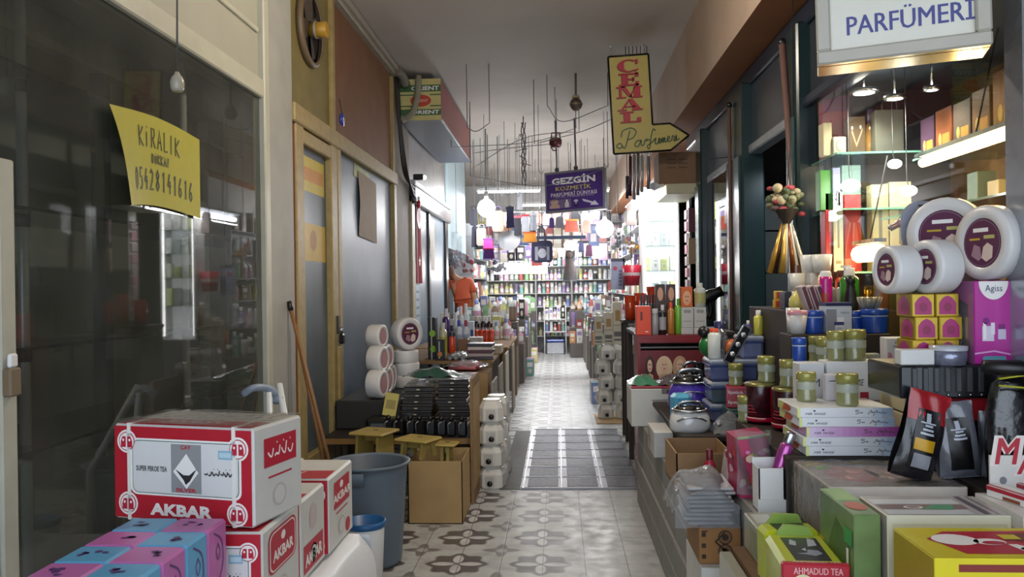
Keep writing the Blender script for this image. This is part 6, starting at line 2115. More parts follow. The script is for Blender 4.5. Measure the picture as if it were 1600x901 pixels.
m.dt(f, 'PARFÜMERİ', .12, .13, 1.0, .37, BLT, 2, .017); m.dt(f, 'CEMAL', .18, .48, .95, .78, BLT, 2, .017)
part(t, 'face', m, 'cream face with blue letters')
m = MB(); m.box(w * .5 - .02, w * .5 + .02, .05, .08, h, 3.16 - Q.z + .02, ALUW); part(t, 'bracket', m)

# ================================================================ CEILING HARDWARE
c = at(900, 163, 9.0)
t = thing('round_lantern', 'round brown lantern fitting fixed to the ceiling behind the arrow sign', 'lamp', (c.x, 9.0, c.z))
m = MB(); m.ball((0, 0, 0), .07, mat('#5a4a40', .5), 14, sz=1.1); part(t, 'globe', m)
m = MB(); m.lathe([(.072, -.01), (.076, 0), (.072, .012)], mat('#8a7a6a', .4, m=.4), 16); m.lathe([(0, .07), (.05, .07), (.035, .10), (0, .105)], mat('#b09a78', .5), 14); part(t, 'band', m)
m = MB(); m.tube([(0, 0, .1), (0, 0, ZC - c.z)], .012, mat('#6a5f50'), 6); part(t, 'rod', m)
c = at(868, 222, 9.6)
t = thing('hanging_kettle', 'small dark red kettle-shaped lamp hanging from ceiling wires beside the purple signboard', 'lamp', (c.x, 9.6, c.z))
KR = mat('#5a2a2c', .4)
m = MB(); m.lathe([(0, -.06), (.06, -.06), (.075, -.03), (.075, .03), (.05, .05), (0, .05)], KR, 16); part(t, 'body', m)
m = MB(); m.tube([(-.05, 0, .04), (-.045, 0, .11), (.05, 0, .11), (.055, 0, .04)], .01, KR, 6); part(t, 'handle', m)
m = MB(); m.tube([(-.06, 0, -.05), (-.03, 0, -.10), (.02, 0, -.10)], .008, KR, 6); part(t, 'spout', m)
m = MB(); m.tube([(0, 0, .11), (0, 0, ZC - c.z)], .004, mat('#4a4a4c'), 5); part(t, 'wire', m)
wires = [((735, 265), (818, 216), (905, 205), 10.5), ((705, 230), (830, 222), (900, 200), 10), ((735, 240), (790, 232), (870, 224), 10.2), ((855, 165), (880, 190), (950, 165), 9.0), ((835, 225), (910, 205), (958, 185), 9.2), ((735, 275), (850, 290), (950, 262), 11), ((730, 200), (745, 205), (765, 192), 8.5)]
for k, (a, b_, c_, d) in enumerate(wires):
    pa, pb, pc = at(a[0], a[1], d), at(b_[0], b_[1], d), at(c_[0], c_[1], d)
    top = [Vector((pa.x, d, ZC - .005)), pa, pb, pc, Vector((pc.x, d, ZC - .005))]
    m = MB(); m.tube([top[0]] + curve([pa, pb, pc], 6) + [top[-1]], .005, mat('#77757a'), 5)
    solo('ceiling_wire', 'thin sagging wire strung under the ceiling, %s from the camera end' % ORD[k], 'wire', m)
# hook cluster of hanging chains
for k, (px, y0, y1, d) in enumerate(((757, 228, 272, 11), (789, 236, 300, 11.5), (806, 240, 302, 11.6), (819, 242, 296, 11.7), (781, 255, 300, 12.5), (842, 250, 266, 10.5), (944, 212, 255, 11))):
    p = at(px, y1, d)
    m = MB(); m.tube([p, (p.x, d, ZC)], .0035, mat('#8a888e', .4), 6); m.tube(curve([(p.x, d, p.z), (p.x + .03, d, p.z - .05), (p.x + .06, d, p.z - .01)], 4), .005, mat('#8a888e', .4), 6)
    solo('hanging_hook', 'long wire hook hanging from the ceiling above the bags, %s from the lightbox' % ORD[k], 'hook', m)
t = thing('hanging_rope', 'knotted grey rope tangle hanging from the ceiling above the purses', 'rope', at(819, 290, 11.2))
m = MB()
q = random.Random(9)
for s in range(3):
    pts = [(.03 * math.sin(k * 1.3 + s * 2), .03 * math.cos(k * 1.1 + s), .11 * k) for k in range(9)]
    m.tube(curve(pts, 3), .008, mat('#6b6a70', .7), 6)
for k in range(6):
    z = .2 + .1 * k
    m.tube(curve([(0, 0, z), (q.uniform(-.06, .06), 0, z + .02), (q.uniform(-.14, .14), 0, z - .02)], 3), .006, mat('#6b6a70', .7), 5)
m.tube([(.0, 0, .85), (0, 0, ZC - t.location.z)], .008, mat('#6b6a70'), 6)
part(t, 'rope', m)

# ================================================================ RIGHT, BEYOND THE PURPLE APPLIANCE
DRED = mat('#7d1f26', .35, n=.08)
t = thing('red_display_cabinet', 'dark red display stand with printed women faces on its front', 'cabinet', (.825, 6.0, 0))
m = MB()
m.box(-.255, .255, -.16, .16, 1.115, 1.14, DRED); m.box(-.255, .255, -.17, -.15, 1.085, 1.115, DRED); m.box(-.255, -.235, -.16, .16, 0, 1.115, DRED); m.box(.235, .255, -.16, .16, 0, 1.115, DRED); m.box(-.235, .235, .1, .12, 0, 1.115, mat('#4a1a1e', .5)); m.box(-.235, .235, -.16, .1, .55, .57, DRED)
m.box(-.235, .235, -.14, .1, 1.045, 1.055, mat('#8d8a8a', .3))
part(t, 'frame', m)
m = MB(); m.box(-.235, .235, -.155, -.145, .70, 1.03, mat('#6a1f26', .4, n=.1))
f = fr('front', -.235, .235, -.155, -.145, .70, 1.03)
for k, (u, hair, wdt) in enumerate(((.14, '#3a1f18', .06), (.36, '#d9c0a0', .10), (.60, '#b99a7a', .09))):
    m.de(f, u, .62, wdt * 1.25, .26, mat(hair, .5, n=.1), 1); m.de(f, u, .66, wdt * .62, .14, mat('#d8b39a', .5, n=.05), 2); m.dp(f, [(u - wdt, .22), (u + wdt, .22), (u + wdt * .8, .46), (u, .5), (u - wdt * .8, .46)], mat('#c9a089', .5, n=.05), 3)
    m.de(f, u - wdt * .2, .69, .012, .012, PRINT, 4, 8); m.de(f, u + wdt * .2, .69, .012, .012, PRINT, 4, 8); m.de(f, u, .60, .02, .01, RED, 4, 8)
part(t, 'poster', m, 'dark red poster of three women')
for k in range(5):
    m = MB(); m.box(-.012, .012, -.01, .01, -.10, .10, mat('#17171b', .15, coat=.8), .008)
    solo('black_pen_pack', 'black glossy pack slipped before the red display stand, %s from the white web-address carton' % ORD[k], 'pack', m, (.955 + .026 * k, 5.825, .752 + .10), 0, 'black glossy packs', rot=(0, math.radians(14), 0))
ZR = 1.1405


def rb(px0, px1, py0, d, col, cap, lab, name='bottle', z=ZR, **k):
    a, b_ = at(px0, 500, d), at(px1, 500, d)
    return bottle(name, lab, 'bottle', ((a.x + b_.x) / 2, d, z), (b_.x - a.x) / 2, at(px0, py0, d).z - z, mat(col, .25, coat=.4), mat(cap, .35), **k)


def bxp(name, lab, px0, px1, py0, py1, d, dep, col, z=None, deco=None, r=.4, group=None, cat='box'):
    """box seen between pixel columns px0..px1, top at py0, standing on height z (or at py1) at depth d"""
    a, b_ = at(px0, py0, d), at(px1, py0, d)
    zb = z if z is not None else at(px0, py1, d).z
    return pbox(name, lab, cat, a.x, b_.x, d, d + dep, zb, a.z, mat(col, r, n=.05), .003, deco=deco, group=group)


ORG = '#d9481f'
bxp('orange_box', 'tall orange box at the aisle end on the red display stand', 994, 1017, 478, 0, 5.88, .1, ORG, ZR, lambda m, F, w, d, h: (m.dq(F['front'], .28, .5, .42, .8, mat('#5a1a10', .4, n=0)), m.dq(F['front'], .6, .1, .8, .13, WPRINT)))
rb(1018, 1029, 482, 5.92, '#9a9ca0', '#b9babd', 'slim grey bottle beside the tall orange box', neck=.8)
rb(1030, 1041, 476, 5.92, '#15151a', '#c9cbd0', 'black bottle with a silver cap on the red display stand', label_c=mat('#9a9aa0', .4))
rb(1043, 1054, 472, 5.92, '#b5793a', '#d9531f', 'amber bottle with an orange cap on the red display stand')
rb(1054, 1066, 466, 5.94, '#6fae3a', '#4f9b2a', 'light green bottle with a green cap on the red display stand')
for r_ in range(2):
    for k in range(2):
        bxp('ring_box', 'pale grey box printed with rings, %s, %s on the red display stand' % (('lower', 'upper')[r_], ('bottle side', 'wall side')[k]), 1064.5 + 20 * k, 1083.5 + 20 * k, (512, 480)[r_], 0, 5.90, .1, '#b9bab8',
            ZR if r_ == 0 else at(1064, 512, 5.90).z + .0005, (lambda m, F, w, d, h: [m.de(F['front'], .5 + s * .14, .8, .16, .09, mat('#8a8b89', .4, n=0), 1 + (s > 0)) for s in (-1, 1)] + [m.dq(F['front'], .15, .3, .85, .34, mat('#8f908e', .4, n=0))]) if r_ else None, group='ring-printed boxes')
ZQ = at(1064, 480, 5.90).z + .001
FACE = mat('#d8a37c', .5, n=.1)
bxp('face_box', 'orange box with a smiling face on top of the ring-printed boxes', 1064, 1082, 448, 0, 5.91, .07, '#c9602a', ZQ, lambda m, F, w, d, h: (m.de(F['front'], .5, .45, .36, .36, FACE), m.de(F['front'], .4, .52, .05, .04, PRINT, 2, 8), m.de(F['front'], .6, .52, .05, .04, PRINT, 2, 8), m.dq(F['front'], .4, .3, .6, .34, RED, 2)))
rb(1085, 1103, 442, 5.95, '#b9bab0', '#c9cabf', 'pale tall lotion bottle on the ring-printed boxes', z=ZQ, label_c=mat('#a8a46a', .4))
for k, (px, lab) in enumerate(((1031, 'dark box with a dark-haired face behind the black bottle'), (1048, 'second dark box with a dark-haired face behind the amber bottle'))):
    bxp('hair_box', lab, px - 7, px + 8, 444, 0, 6.05, .06, '#3a2a2a', ZR, lambda m, F, w, d, h: (m.de(F['front'], .5, .80, .3, .14, mat('#c9987c', .5, n=0)), m.dq(F['front'], .1, .02, .9, .3, mat('#8a2a2a', .4, n=0))))
t = thing('comb_rack', 'grey rack of dark combs behind the tall orange box', 'rack', at(1013, 476, 6.3))
t.location.z = 1.30
m = MB(); m.box(-.07, .07, -.03, .03, -.16, .06, mat('#77787c', .4, n=.1)); part(t, 'holder', m)
for k in range(6):
    m = MB(); m.box(-.065 + .022 * k, -.05 + .022 * k, -.034, -.03, .0, .13, BLACK); part(t, 'comb', m)
table('tall narrow table behind the red display stand', .585, 1.35, 6.22, 7.0, 1.138, DARKW)
rack_z = 1.17
table('dark rack carrying the orange tumblers', .62, 1.10, 7.75, 8.15, rack_z, DARKW)
step('dark crate under the grey boxes below the orange tumblers', .70, 1.05, 7.52, 7.72, 0, .86)
TUM = mat('#d2451a', .12, n=.06, coat=.8)
for k, (px, y0, d, lab) in enumerate(((968, 462, 7.85, 'orange see-through tumbler at the aisle end of the dark rack'), (979, 458, 8.02, 'orange tumbler second on the dark rack'), (990, 448, 7.9, 'tallest orange tumbler on the dark rack'), (1003, 460, 7.85, 'orange tumbler behind the tall orange box'))):
    p = at(px, 500, d)
    m = MB(); r = .062; h = at(px, y0, d).z - rack_z
    m.lathe([(0, 0), (r * .8, 0), (r, h), (r * .95, h), (r * .75, .01), (0, .01)], TUM, 20)
    solo('tumbler', lab, 'tumbler', m, (.70 + .112 * (0, 1, 2, 3)[k], d, rack_z + .0005), 0, 'orange tumblers')
for k, (px0, px1, py0, py1, d, col, lab) in enumerate(((962, 986, 505, 540, 7.6, '#8f9096', 'grey box under the orange tumblers'), (980, 996, 514, 548, 7.5, '#a8a9ac', 'light grey box beside the red display stand'))):
    p0, p1 = at(px0, py0, d), at(px1, py0, d)
    pbox('grey_box', lab, 'box', max(.71, p0.x) + .10 * k, max(.71, p0.x) + .10 * k + .095, 7.55, 7.67, .8605, p0.z, mat(col, .4), .003)
t = None
# cream drink cartons on the canister stack
for k, (px0, px1, y0, y1, lab) in enumerate(((928, 941, 488, 540, 'cream liquid-soap carton at the aisle end on the canister stack'), (943, 957, 482, 540, 'cream liquid-soap carton second on the canister stack'), (957, 971, 464, 538, 'tallest cream carton at the wall end on the canister stack'))):
    d = 9.06 + .04 * k
    a, b_ = at(px0, y0, d), at(px1, y0, d)
    zb = .012 + .166 * 5 + .0006 if k < 2 else .012 + .166 * 5 + .0006
    t = thing('soap_carton', lab, 'carton', ((a.x + b_.x) / 2, d, zb), 0, 'cream cartons on the canisters')
    w, h = (b_.x - a.x) / 2, a.z - zb
    m = MB(); m.box(-w, w, -.04, .04, 0, h * .9, mat('#c9c3ae', .45, n=.05), .004)
    f = fr('front', -w, w, -.04, .04, 0, h * .9); m.dq(f, .25, .55, .8, .8, mat('#a8844a', .4, n=.1)); m.dq(f, .1, .18, .9, .3, mat('#6a6a68', .5, n=0)); m.dq(f, .1, .08, .9, .13, mat('#6a6a68', .5, n=0)); m.dq(f, 0, .44, 1, .46, mat('#8a8574', .5, n=0))
    part(t, 'box', m)
    m = MB(); m.lathe([(0, h * .9), (.025, h * .9), (.025, h), (0, h)], WHITE, 12); part(t, 'cap', m)

# lit white wall case, fluorescent fixture and the boxes over it
t = thing('lit_wall_case', 'brightly lit white wall case with shelves of pale boxes, past the green posts', 'cabinet', (0, 9.72, 0))
cx0, cx1, cz0, cz1 = at(1003, 400, 9.7).x, 1.462, .9, 2.66
WL = mat('#e8e8e6', .5, n=.02)
m = MB()
m.box(cx0, cx0 + .02, 0, .30, cz0, cz1, WL); m.box(cx1 - .02, cx1, 0, .30, cz0, cz1, WL); m.box(cx0, cx1, .28, .30, cz0, cz1, WL, front=glow('#f2f6fa', .5)); m.box(cx0, cx1, 0, .30, cz1 - .02, cz1, WL); m.box(cx0, cx1, 0, .30, 0, cz0, mat('#8f8f90', .5))  # rear panel given a glow of its own to brighten the case
part(t, 'carcass', m)
for z in (1.33, 1.68, 1.98, 2.28):
    m = MB(); m.box(cx0 + .02, cx1 - .02, .01, .28, z - .008, z, thin('shelf_clear', '#e8f4f0', .9, .05)); part(t, 'shelf', m)
m = MB(); m.tube([(cx0 + .04, .03, cz1 - .04), (cx1 - .04, .03, cz1 - .04)], .013, glow('#ffffff', 12), 8); part(t, 'tube_light', m)
for x in (cx0 + .035, cx1 - .035):
    m = MB(); m.tube([(x, .03, cz0 + .05), (x, .03, cz1 - .08)], .012, glow('#ffffff', 5), 8); part(t, 'tube_light', m)  # upright side tubes added to whiten the case and its goods
lamp('case_light', 'AREA', ((cx0 + cx1) / 2, .05, cz1 - .06), LAMPS['case'], (.95, .98, 1), .36, t, None, .05)
q = random.Random(21)
for z, nm in ((1.33, 'lowest lit shelf'), (1.68, 'second lit shelf from below'), (1.98, 'third lit shelf from below'), (2.28, 'top lit shelf')):
    for k in range(4):
        x = cx0 + .07 + .105 * k
        hgt = q.uniform(.14, .24)
        col = q.choice(['#d9dad8', '#c9cbb9', '#e4e2dc', '#b9c2c4', '#c4cf8a'])
        pbox('pale_box', '%s pale box on the %s of the white wall case' % (ORD[k], nm), 'box', x - .035, x + .035, 9.82, 9.90, z + .001, z + hgt, mat(col, .4, n=.04), .003, group='pale boxes in the lit case',
             deco=lambda m, F, w, d, h: (m.de(F['front'], .5, .4, .25, .14, mat('#a9a9a4', .4, n=0)), m.dq(F['front'], .2, .7, .8, .76, mat('#9a9a96', .4, n=0))))
a, b_ = at(1022, 297, 8.35), at(988, 328, 11.0)
t = thing('fluorescent_fixture', 'slanting fluorescent tube fixture glowing over the lit white case', 'lamp', (0, 0, 0))
D = (b_ - a)
m = MB(); m.tube([a + Vector((0, 0, .04)), b_ + Vector((0, 0, .04))], .10, mat('#d9dce0', .3), 4, smooth=False, flat=.45); part(t, 'housing', m)
m = MB(); m.tube([a + D * .03 + Vector((-.03, 0, -.035)), a + D * .97 + Vector((-.03, 0, -.035))], .03, glow('#f4f8ff', 22), 8); part(t, 'tube_light', m)
for k in (.15, .85):
    p = a + D * k
    m = MB(); m.tube([(p.x, p.y, p.z + .07), (p.x, p.y, 3.9 if p.x < 1.2 else 3.17)], .006, STEEL, 6); part(t, 'hanger', m)
lamp('tube_area', 'AREA', a + D * .5 + Vector((-.06, 0, -.09)), LAMPS['tube'], (.95, .98, 1), .05, None, (0, 0, 0), 2.4)
c0, c1 = at(1029, 238, 8.42), at(1086, 286, 8.42)
pbox('cardboard_box', 'brown cardboard box on the cream ledge above the lit case', 'box', c0.x, 1.46, 8.42, 8.85, c1.z, c0.z, mat('#8a6a50', .7, n=.08), .004, deco=lambda m, F, w, d, h: [m.dq(F['front'], .22 + .3 * (k % 2), .75 - .13 * (k // 2), .45 + .3 * (k % 2), .79 - .13 * (k // 2), mat('#6a4e38', .7, n=0)) for k in range(6)] and None)
b = MB(); b.box(1.135, 1.47, 8.40, 9.3, c1.z - .11, c1.z - .001, mat('#cfc9a8', .5), .006)
solo('ledge', 'cream shelf ledge on the wall holding the cardboard box', 'ledge', b)
for k, (px, y0, y1, col) in enumerate(((985, 244, 306, '#5a3040'), (991, 242, 312, '#9a9ea6'), (997, 240, 305, '#7f838c'), (1003, 243, 300, '#b5b9c0'), (1013, 244, 296, '#8d9098'), (980, 275, 310, '#4a4a58'))):
    d = 8.05
    p0, p1 = at(px, y0, d), at(px, y1, d)
    m = MB(); m.tube([p1, p0], .016, mat(col, .25, m=.4), 8); m.tube([p0, (p0.x, d, 3.9 if p0.x < 1.2 else 3.17)], .004, PRINT, 5)
    solo('hanging_tube', 'long shiny tube hanging beside the brown cardboard box, %s' % ('wine red', 'silver, second in the row', 'dull grey', 'brightest silver', 'grey, nearest the cardboard box', 'dark, at the lower aisle end')[k], 'tube', m)

# pinned goods by the green post
t = thing('card_strip', 'hanging strip of small pink blister cards beside the lit white case', 'strip', (1.468, 9.1, 1.5))
for k in range(9):
    m = MB(); m.box(-.03, .0, -.07, .07, .13 * k - .3, .10 + .13 * k - .3, mat('#b5808c' if k % 2 else '#a8949a', .4, n=.1), .003); part(t, 'blister_card', m)
m = MB(); m.box(-.0, .006, -.08, .08, -.32, 1.0, WHITE); part(t, 'backing', m)
for k, (px, y0, y1, wpx, col, lab) in enumerate(((1080, 325, 362, 10, '#5a2a3c', 'wine-red hanging pouch beside the green post'), (1082, 372, 412, 12, '#a08a70', 'tan hanging pouch below the wine-red one'))):
    d = 8.45
    p0, p1 = at(px, y0, d), at(px, y1, d)
    w = wpx * d / 2500
    m = MB(); m.prism([(-w, 0), (w, 0), (w * .9, p0.z - p1.z), (-w * .9, p0.z - p1.z)], -.03, .03, mat(col, .6), 'y'); m.tube([(0, 0, p0.z - p1.z), (0, 0, p0.z - p1.z + .1), (.1, .0, p0.z - p1.z + .14)], .006, PRINT, 5)
    solo('hanging_pouch', lab, 'pouch', m, (min(p0.x, 1.40), d, p1.z))
t = thing('hair_dryer', 'black hair dryer hanging in front of the bay between the green posts', 'dryer', (1.22, 6.60, 1.40))
m = MB(); m.T = Matrix.Rotation(math.radians(-25), 4, 'Y'); m.lathe([(0, -.10), (.04, -.10), (.05, -.08), (.055, .03), (.04, .08), (.045, .12), (0, .12)], BLACK, 16, (0, 0, 0), 'x'); part(t, 'body', m)
m = MB(); m.tube(curve([(0, 0, -.02), (.02, 0, -.10), (.0, 0, -.18)], 3), .025, BLACK, 8); part(t, 'handle', m)
m = MB(); m.tube([(0, 0, .05), (0, 0, 1.12), (.25, 0, 1.14)], .004, PRINT, 5); part(t, 'string', m)

# goods inside the second bay and the open bay
q = random.Random(31)
t = thing('bay_shelf', 'shelving inside the glazed bay between the green posts', 'shelf', (1.62, 7.4, 0))
for z in (.9, 1.25, 1.6, 1.95):
    m = MB(); m.box(0, .35, -.6, .6, z - .015, z, mat('#9aa09c', .3)); part(t, 'shelf_board', m)
for y in (-.6, .58):
    m = MB(); m.box(.0, .35, y, y + .02, 0, 2.2, mat('#6a706c', .4)); part(t, 'side', m)
cols = {'yellow': '#d2cc84', 'green': '#8fb98a', 'pink': '#d3a3b8', 'white': '#e6e6e4', 'blue': '#7f92c4', 'red': '#b8605c', 'orange': '#d89a6a', 'teal': '#7fb0a8', 'violet': '#9a86b8', 'silver': '#b9bbc0', 'black': '#2c2c30', 'cream': '#d9d3bc', 'brown': '#8a7260'}
proto = {}


def small(kind, colour, size, loc, label, cat, group, rz=0):
    """small shop item; copies of one kind, colour and size share their mesh"""
    key = (kind, colour, size)
    if key not in proto:
        c_ = mat(cols[colour], .32, n=.08, coat=.3)
        w, h = size
        m = MB()
        if kind == 'bottle':
            m.lathe([(0, 0), (w * .46, 0), (w * .5, h * .04), (w * .5, h * .62), (w * .2, h * .78), (w * .2, h * .8)], c_, 10)
            m.lathe([(w * .24, h * .8), (w * .24, h), (0, h)], WHITE if colour != 'white' else mat(cols['blue'], .3), 10)
            m.lathe([(w * .505, h * .18), (w * .505, h * .5)], WHITE if colour not in ('white', 'cream') else mat(cols['pink'], .4), 8, a0=180, a1=360)
        elif kind == 'jar':
            m.lathe([(0, 0), (w * .48, 0), (w * .5, h * .1), (w * .48, h * .7)], c_, 12); m.lathe([(w * .5, h * .7), (w * .5, h), (0, h)], mat('#c9c9c6', .3), 12)
        elif kind == 'box':
            m.box(-w / 2, w / 2, -w * .3, w * .3, 0, h, c_, w * .03)
            f = fr('front', -w / 2, w / 2, -w * .3, w * .3, 0, h)
            m.dq(f, .15, .55, .85, .82, WPRINT if colour not in ('white', 'cream') else mat(cols['violet'], .4, n=0)); m.de(f, .5, .3, .22, .14, mat('#d9cdbb', .4, n=0))
        elif kind == 'tube':
            m.lathe([(0, 0), (w * .35, 0), (w * .35, h * .15)], mat('#e2e2e0', .3), 10); m.lathe([(w * .36, h * .15), (w * .4, h * .2), (w * .42, h * .9), (w * .42, h)], c_, 10, sy=.7); m.box(-w * .44, w * .44, -.003, .003, h * .95, h, c_)
        elif kind == 'ball':
            m.ball((0, 0, h * .5), h * .5, c_, 12); m.lathe([(h * .494, h * .42), (h * .512, h * .5), (h * .494, h * .58)], mat('#d8d4cc', .5), 14)
        elif kind == 'sack':
            m.lathe([(0, 0), (w * .46, 0), (w * .5, h * .2), (w * .46, h * .55), (w * .16, h * .76), (w * .1, h * .8), (w * .28, h)], c_, 12, sy=.7); m.lathe([(w * .12, h * .76), (w * .14, h * .8), (w * .12, h * .84)], mat('#c94a5a', .5), 10, sy=.7); m.lathe([(w * .505, h * .15), (w * .48, h * .5)], mat('#d8d0c4', .4), 8, a0=215, a1=325, sy=.71)
        else:  # pouch
            m.prism([(-w * .5, 0), (w * .5, 0), (w * .46, h * .8), (w * .2, h), (-w * .2, h), (-w * .46, h * .8)], -w * .16, w * .16, c_, 'y'); m.dq(fr('front', -w * .5, w * .5, -w * .16, w * .1, 0, h), .2, .2, .8, .6, WPRINT if colour != 'white' else mat(cols['pink'], .4, n=0))
        proto[key] = solo(kind_name[kind], label, cat, m, loc, rz, group)
        return proto[key]
    o = proto[key].copy()
    COL.objects.link(o)
    o.location = loc
    o.rotation_euler = (0, 0, math.radians(rz))
    o['label'] = label
    o['category'] = cat
    o['group'] = group
    return o


kind_name = {'ball': 'toy_ball', 'sack': 'gift_sack', 'bottle': 'plastic_bottle', 'jar': 'cosmetic_jar', 'box': 'product_box', 'tube': 'squeeze_tube', 'pouch': 'product_pouch'}
kind_word = {'ball': 'ball', 'sack': 'sack', 'bottle': 'bottle', 'jar': 'jar', 'box': 'box', 'tube': 'tube', 'pouch': 'pouch'}


def row(q, p0, p1, n, hmin, hmax, wmax, where, group, kinds=('bottle', 'box', 'jar', 'tube', 'bottle'), pal=None, frm='the aisle', face=0, jit=.01):
    """a row of small goods from p0 to p1 (x, y) at height z; each label counts from a named end"""
    pal = pal or list(cols)
    (x0, y0, z), (x1, y1) = p0, p1
    for k in range(n):
        t_ = (k + .5) / n
        kd = q.choice(kinds)
        cl = q.choice(pal)
        hh_ = round(q.uniform(hmin, hmax) * 12) / 12 if hmax > .5 else round(q.uniform(hmin, hmax) * 40) / 40
        ww = round(min(wmax, .86 * math.hypot(x1 - x0, y1 - y0) / n, hh_ * (.38 if kd in ('bottle', 'tube') else .9)), 3)
        small(kd, cl, (ww, hh_), (x0 + (x1 - x0) * t_ + q.uniform(-jit, jit), y0 + (y1 - y0) * t_ + q.uniform(-jit, jit), z + .0005),
              '%s %s, %s from %s, %s' % (cl, kind_word[kd], ORD[k], frm, where), kind_word[kd], group, face + q.uniform(-12, 12))


for z, nm in ((.9, 'lowest shelf of the glazed bay'), (1.25, 'second shelf of the glazed bay'), (1.6, 'third shelf of the glazed bay'), (1.95, 'top shelf of the glazed bay')):
    row(q, (1.74, 6.95, z), (1.74, 7.92), 8, .14, .26, .10, nm, 'goods in the glazed bay', pal=['yellow', 'green', 'pink', 'white', 'blue', 'orange', 'cream', 'teal', 'silver'], frm='the camera end', face=-90)
t = thing('bay_shelf', 'dark shelving inside the open bay behind the hanging brush bunch', 'shelf', (1.95, 5.6, 0))
for z in (.9, 1.2, 1.5, 1.82):
    m = MB(); m.box(0, .4, -.62, .62, z - .015, z, mat('#33373c', .4)); part(t, 'shelf_board', m)
for y in (-.64, .62):
    m = MB(); m.box(.0, .4, y, y + .02, 0, 2.4, mat('#2a2d33', .4)); part(t, 'side', m)
for z, nm, pal, kd in ((.9, 'lowest dark shelf of the open bay', ['blue', 'black', 'silver'], ('box', 'box')), (1.2, 'second dark shelf of the open bay', ['black', 'blue', 'silver', 'violet'], ('box', 'pouch')),
                       (1.5, 'lime shelf of the open bay', ['green', 'green', 'yellow', 'teal'], ('pouch', 'box')), (1.82, 'top dark shelf of the open bay', ['brown', 'silver', 'black', 'brown', 'white'], ('tube', 'bottle'))):
    row(q, (2.10, 5.05, z), (2.10, 6.15), 9, .20, .27, .11, nm, 'goods in the open bay', kd, pal, 'the camera end', -90)
t = thing('strip_light', 'pale strip lamp at the top of the open bay', 'lamp', (1.80, 5.65, 2.44))
m = MB(); m.box(-.06, .06, -.55, .55, 0, .06, mat('#8d98a6', .3)); part(t, 'housing', m)
m = MB(); m.tube([(0, -.5, -.02), (0, .5, -.02)], .012, glow('#dfeaf6', 2.5), 8); part(t, 'tube_light', m)
m = MB(); m.tube([(0, -.3, .05), (0, -.3, .73)], .005, STEEL, 5); m.tube([(0, .3, .05), (0, .3, .73)], .005, STEEL, 5); part(t, 'hanger', m)
lamp('strip_area', 'AREA', (0, 0, -.06), 5, (.8, .9, 1), .1, t, None, 1.0)

# ================================================================ LIT SHOP WINDOW (window_3)
GSH = thin('green_glass', '#d4efe4', .85, .04, '#7fb09c', .06)
GED = mat('#7fc2a8', .15, e=0, coat=.6)


def gshelf(lab, x0, x1, y0, y1, z):
    m = MB(); m.box(x0, x1, y0, y1, z - .01, z, GSH, left=GED, front=GED)
    return solo('glass_shelf', lab, 'shelf', m)


gshelf('upper green-edged glass shelf across the end of the lit shop window', 1.50, 2.28, 4.38, 4.81, 2.20)
gshelf('middle green-edged glass shelf across the end of the lit shop window', 1.50, 2.28, 4.38, 4.81, 1.90)
gshelf('lower green-edged glass shelf across the end of the lit shop window', 1.50, 2.28, 4.38, 4.81, 1.56)
gshelf('high glass shelf along the rear of the lit window carrying amber boxes', 1.86, 2.29, 2.75, 4.30, 2.14)
gshelf('green glowing glass shelf along the rear of the lit window, below the amber boxes', 1.72, 2.29, 2.75, 4.36, 1.84)
gshelf('lowest glass shelf along the rear of the lit shop window', 1.72, 2.29, 2.75, 4.36, 1.50)


def wbox(lab, px0, px1, py0, d, z, col, dep=.08, deco=None, name='perfume_carton', rz=0, r=.4):
    a, b_ = at(px0, py0, d), at(px1, py0, d)
    return pbox(name, lab, 'box', max(1.51, a.x), b_.x, d, d + dep, z + .0005, a.z, mat(col, r, n=.06), .003, rz=rz, deco=deco)


ring = lambda m, F, w, d, h: (m.de(F['front'], .5, .5, .28, .32, mat('#7a7464', .5, n=0), 1), m.de(F['front'], .5, .5, .25, .285, mat('#c9c4ac', .5, n=0), 2))
dot = lambda m, F, w, d, h: (m.dq(F['front'], .4, .3, .6, .7, mat('#8d8672', .5, n=0)), m.dq(F['front'], .2, .1, .8, .14, mat('#8d8672', .5, n=0)))
wbox('cream tall carton at the post end of the upper shelf in the lit window', 1269, 1286, 192, 4.48, 2.20, '#c2b694', deco=dot)
wbox('cream carton with a ring print on the upper shelf in the lit window', 1288, 1322, 214, 4.46, 2.20, '#c9c4ac', deco=ring)
wbox('brown patterned carton beside the ring-print carton in the lit window', 1326, 1352, 182, 4.5, 2.20, '#6b5a44', deco=lambda m, F, w, d, h: (m.dp(F['front'], [(.15, .6), (.45, .2), (.85, .65), (.8, .7), (.45, .3), (.2, .68)], mat('#b9a482', .4, n=0)), m.de(F['front'], .2, .7, .06, .05, WPRINT, 2), m.de(F['front'], .7, .72, .06, .05, WPRINT, 2)))
wbox('red and pink upright picture carton behind the ring-print carton', 1284, 1327, 150, 4.62, 2.20, '#b23a4a', deco=lambda m, F, w, d, h: (m.dq(F['front'], 0, .75, 1, 1, mat('#8a2a6a', .4, n=0)), m.de(F['front'], .45, .4, .12, .2, mat('#8a3a2a', .4, n=0), 2)))
bottle('perfume_bottle', 'slim amber flask with a lilac stopper on the upper shelf of the lit window', 'bottle', (at(1360, 240, 4.55).x, 4.55, 2.2005), .035, .26, mat('#b58a4a', .15, coat=.6), mat('#8a80b0', .3), .4, .6)
wbox('green carton at the post end of the middle shelf in the lit window', 1264, 1281, 266, 4.5, 1.90, '#3f7a34')
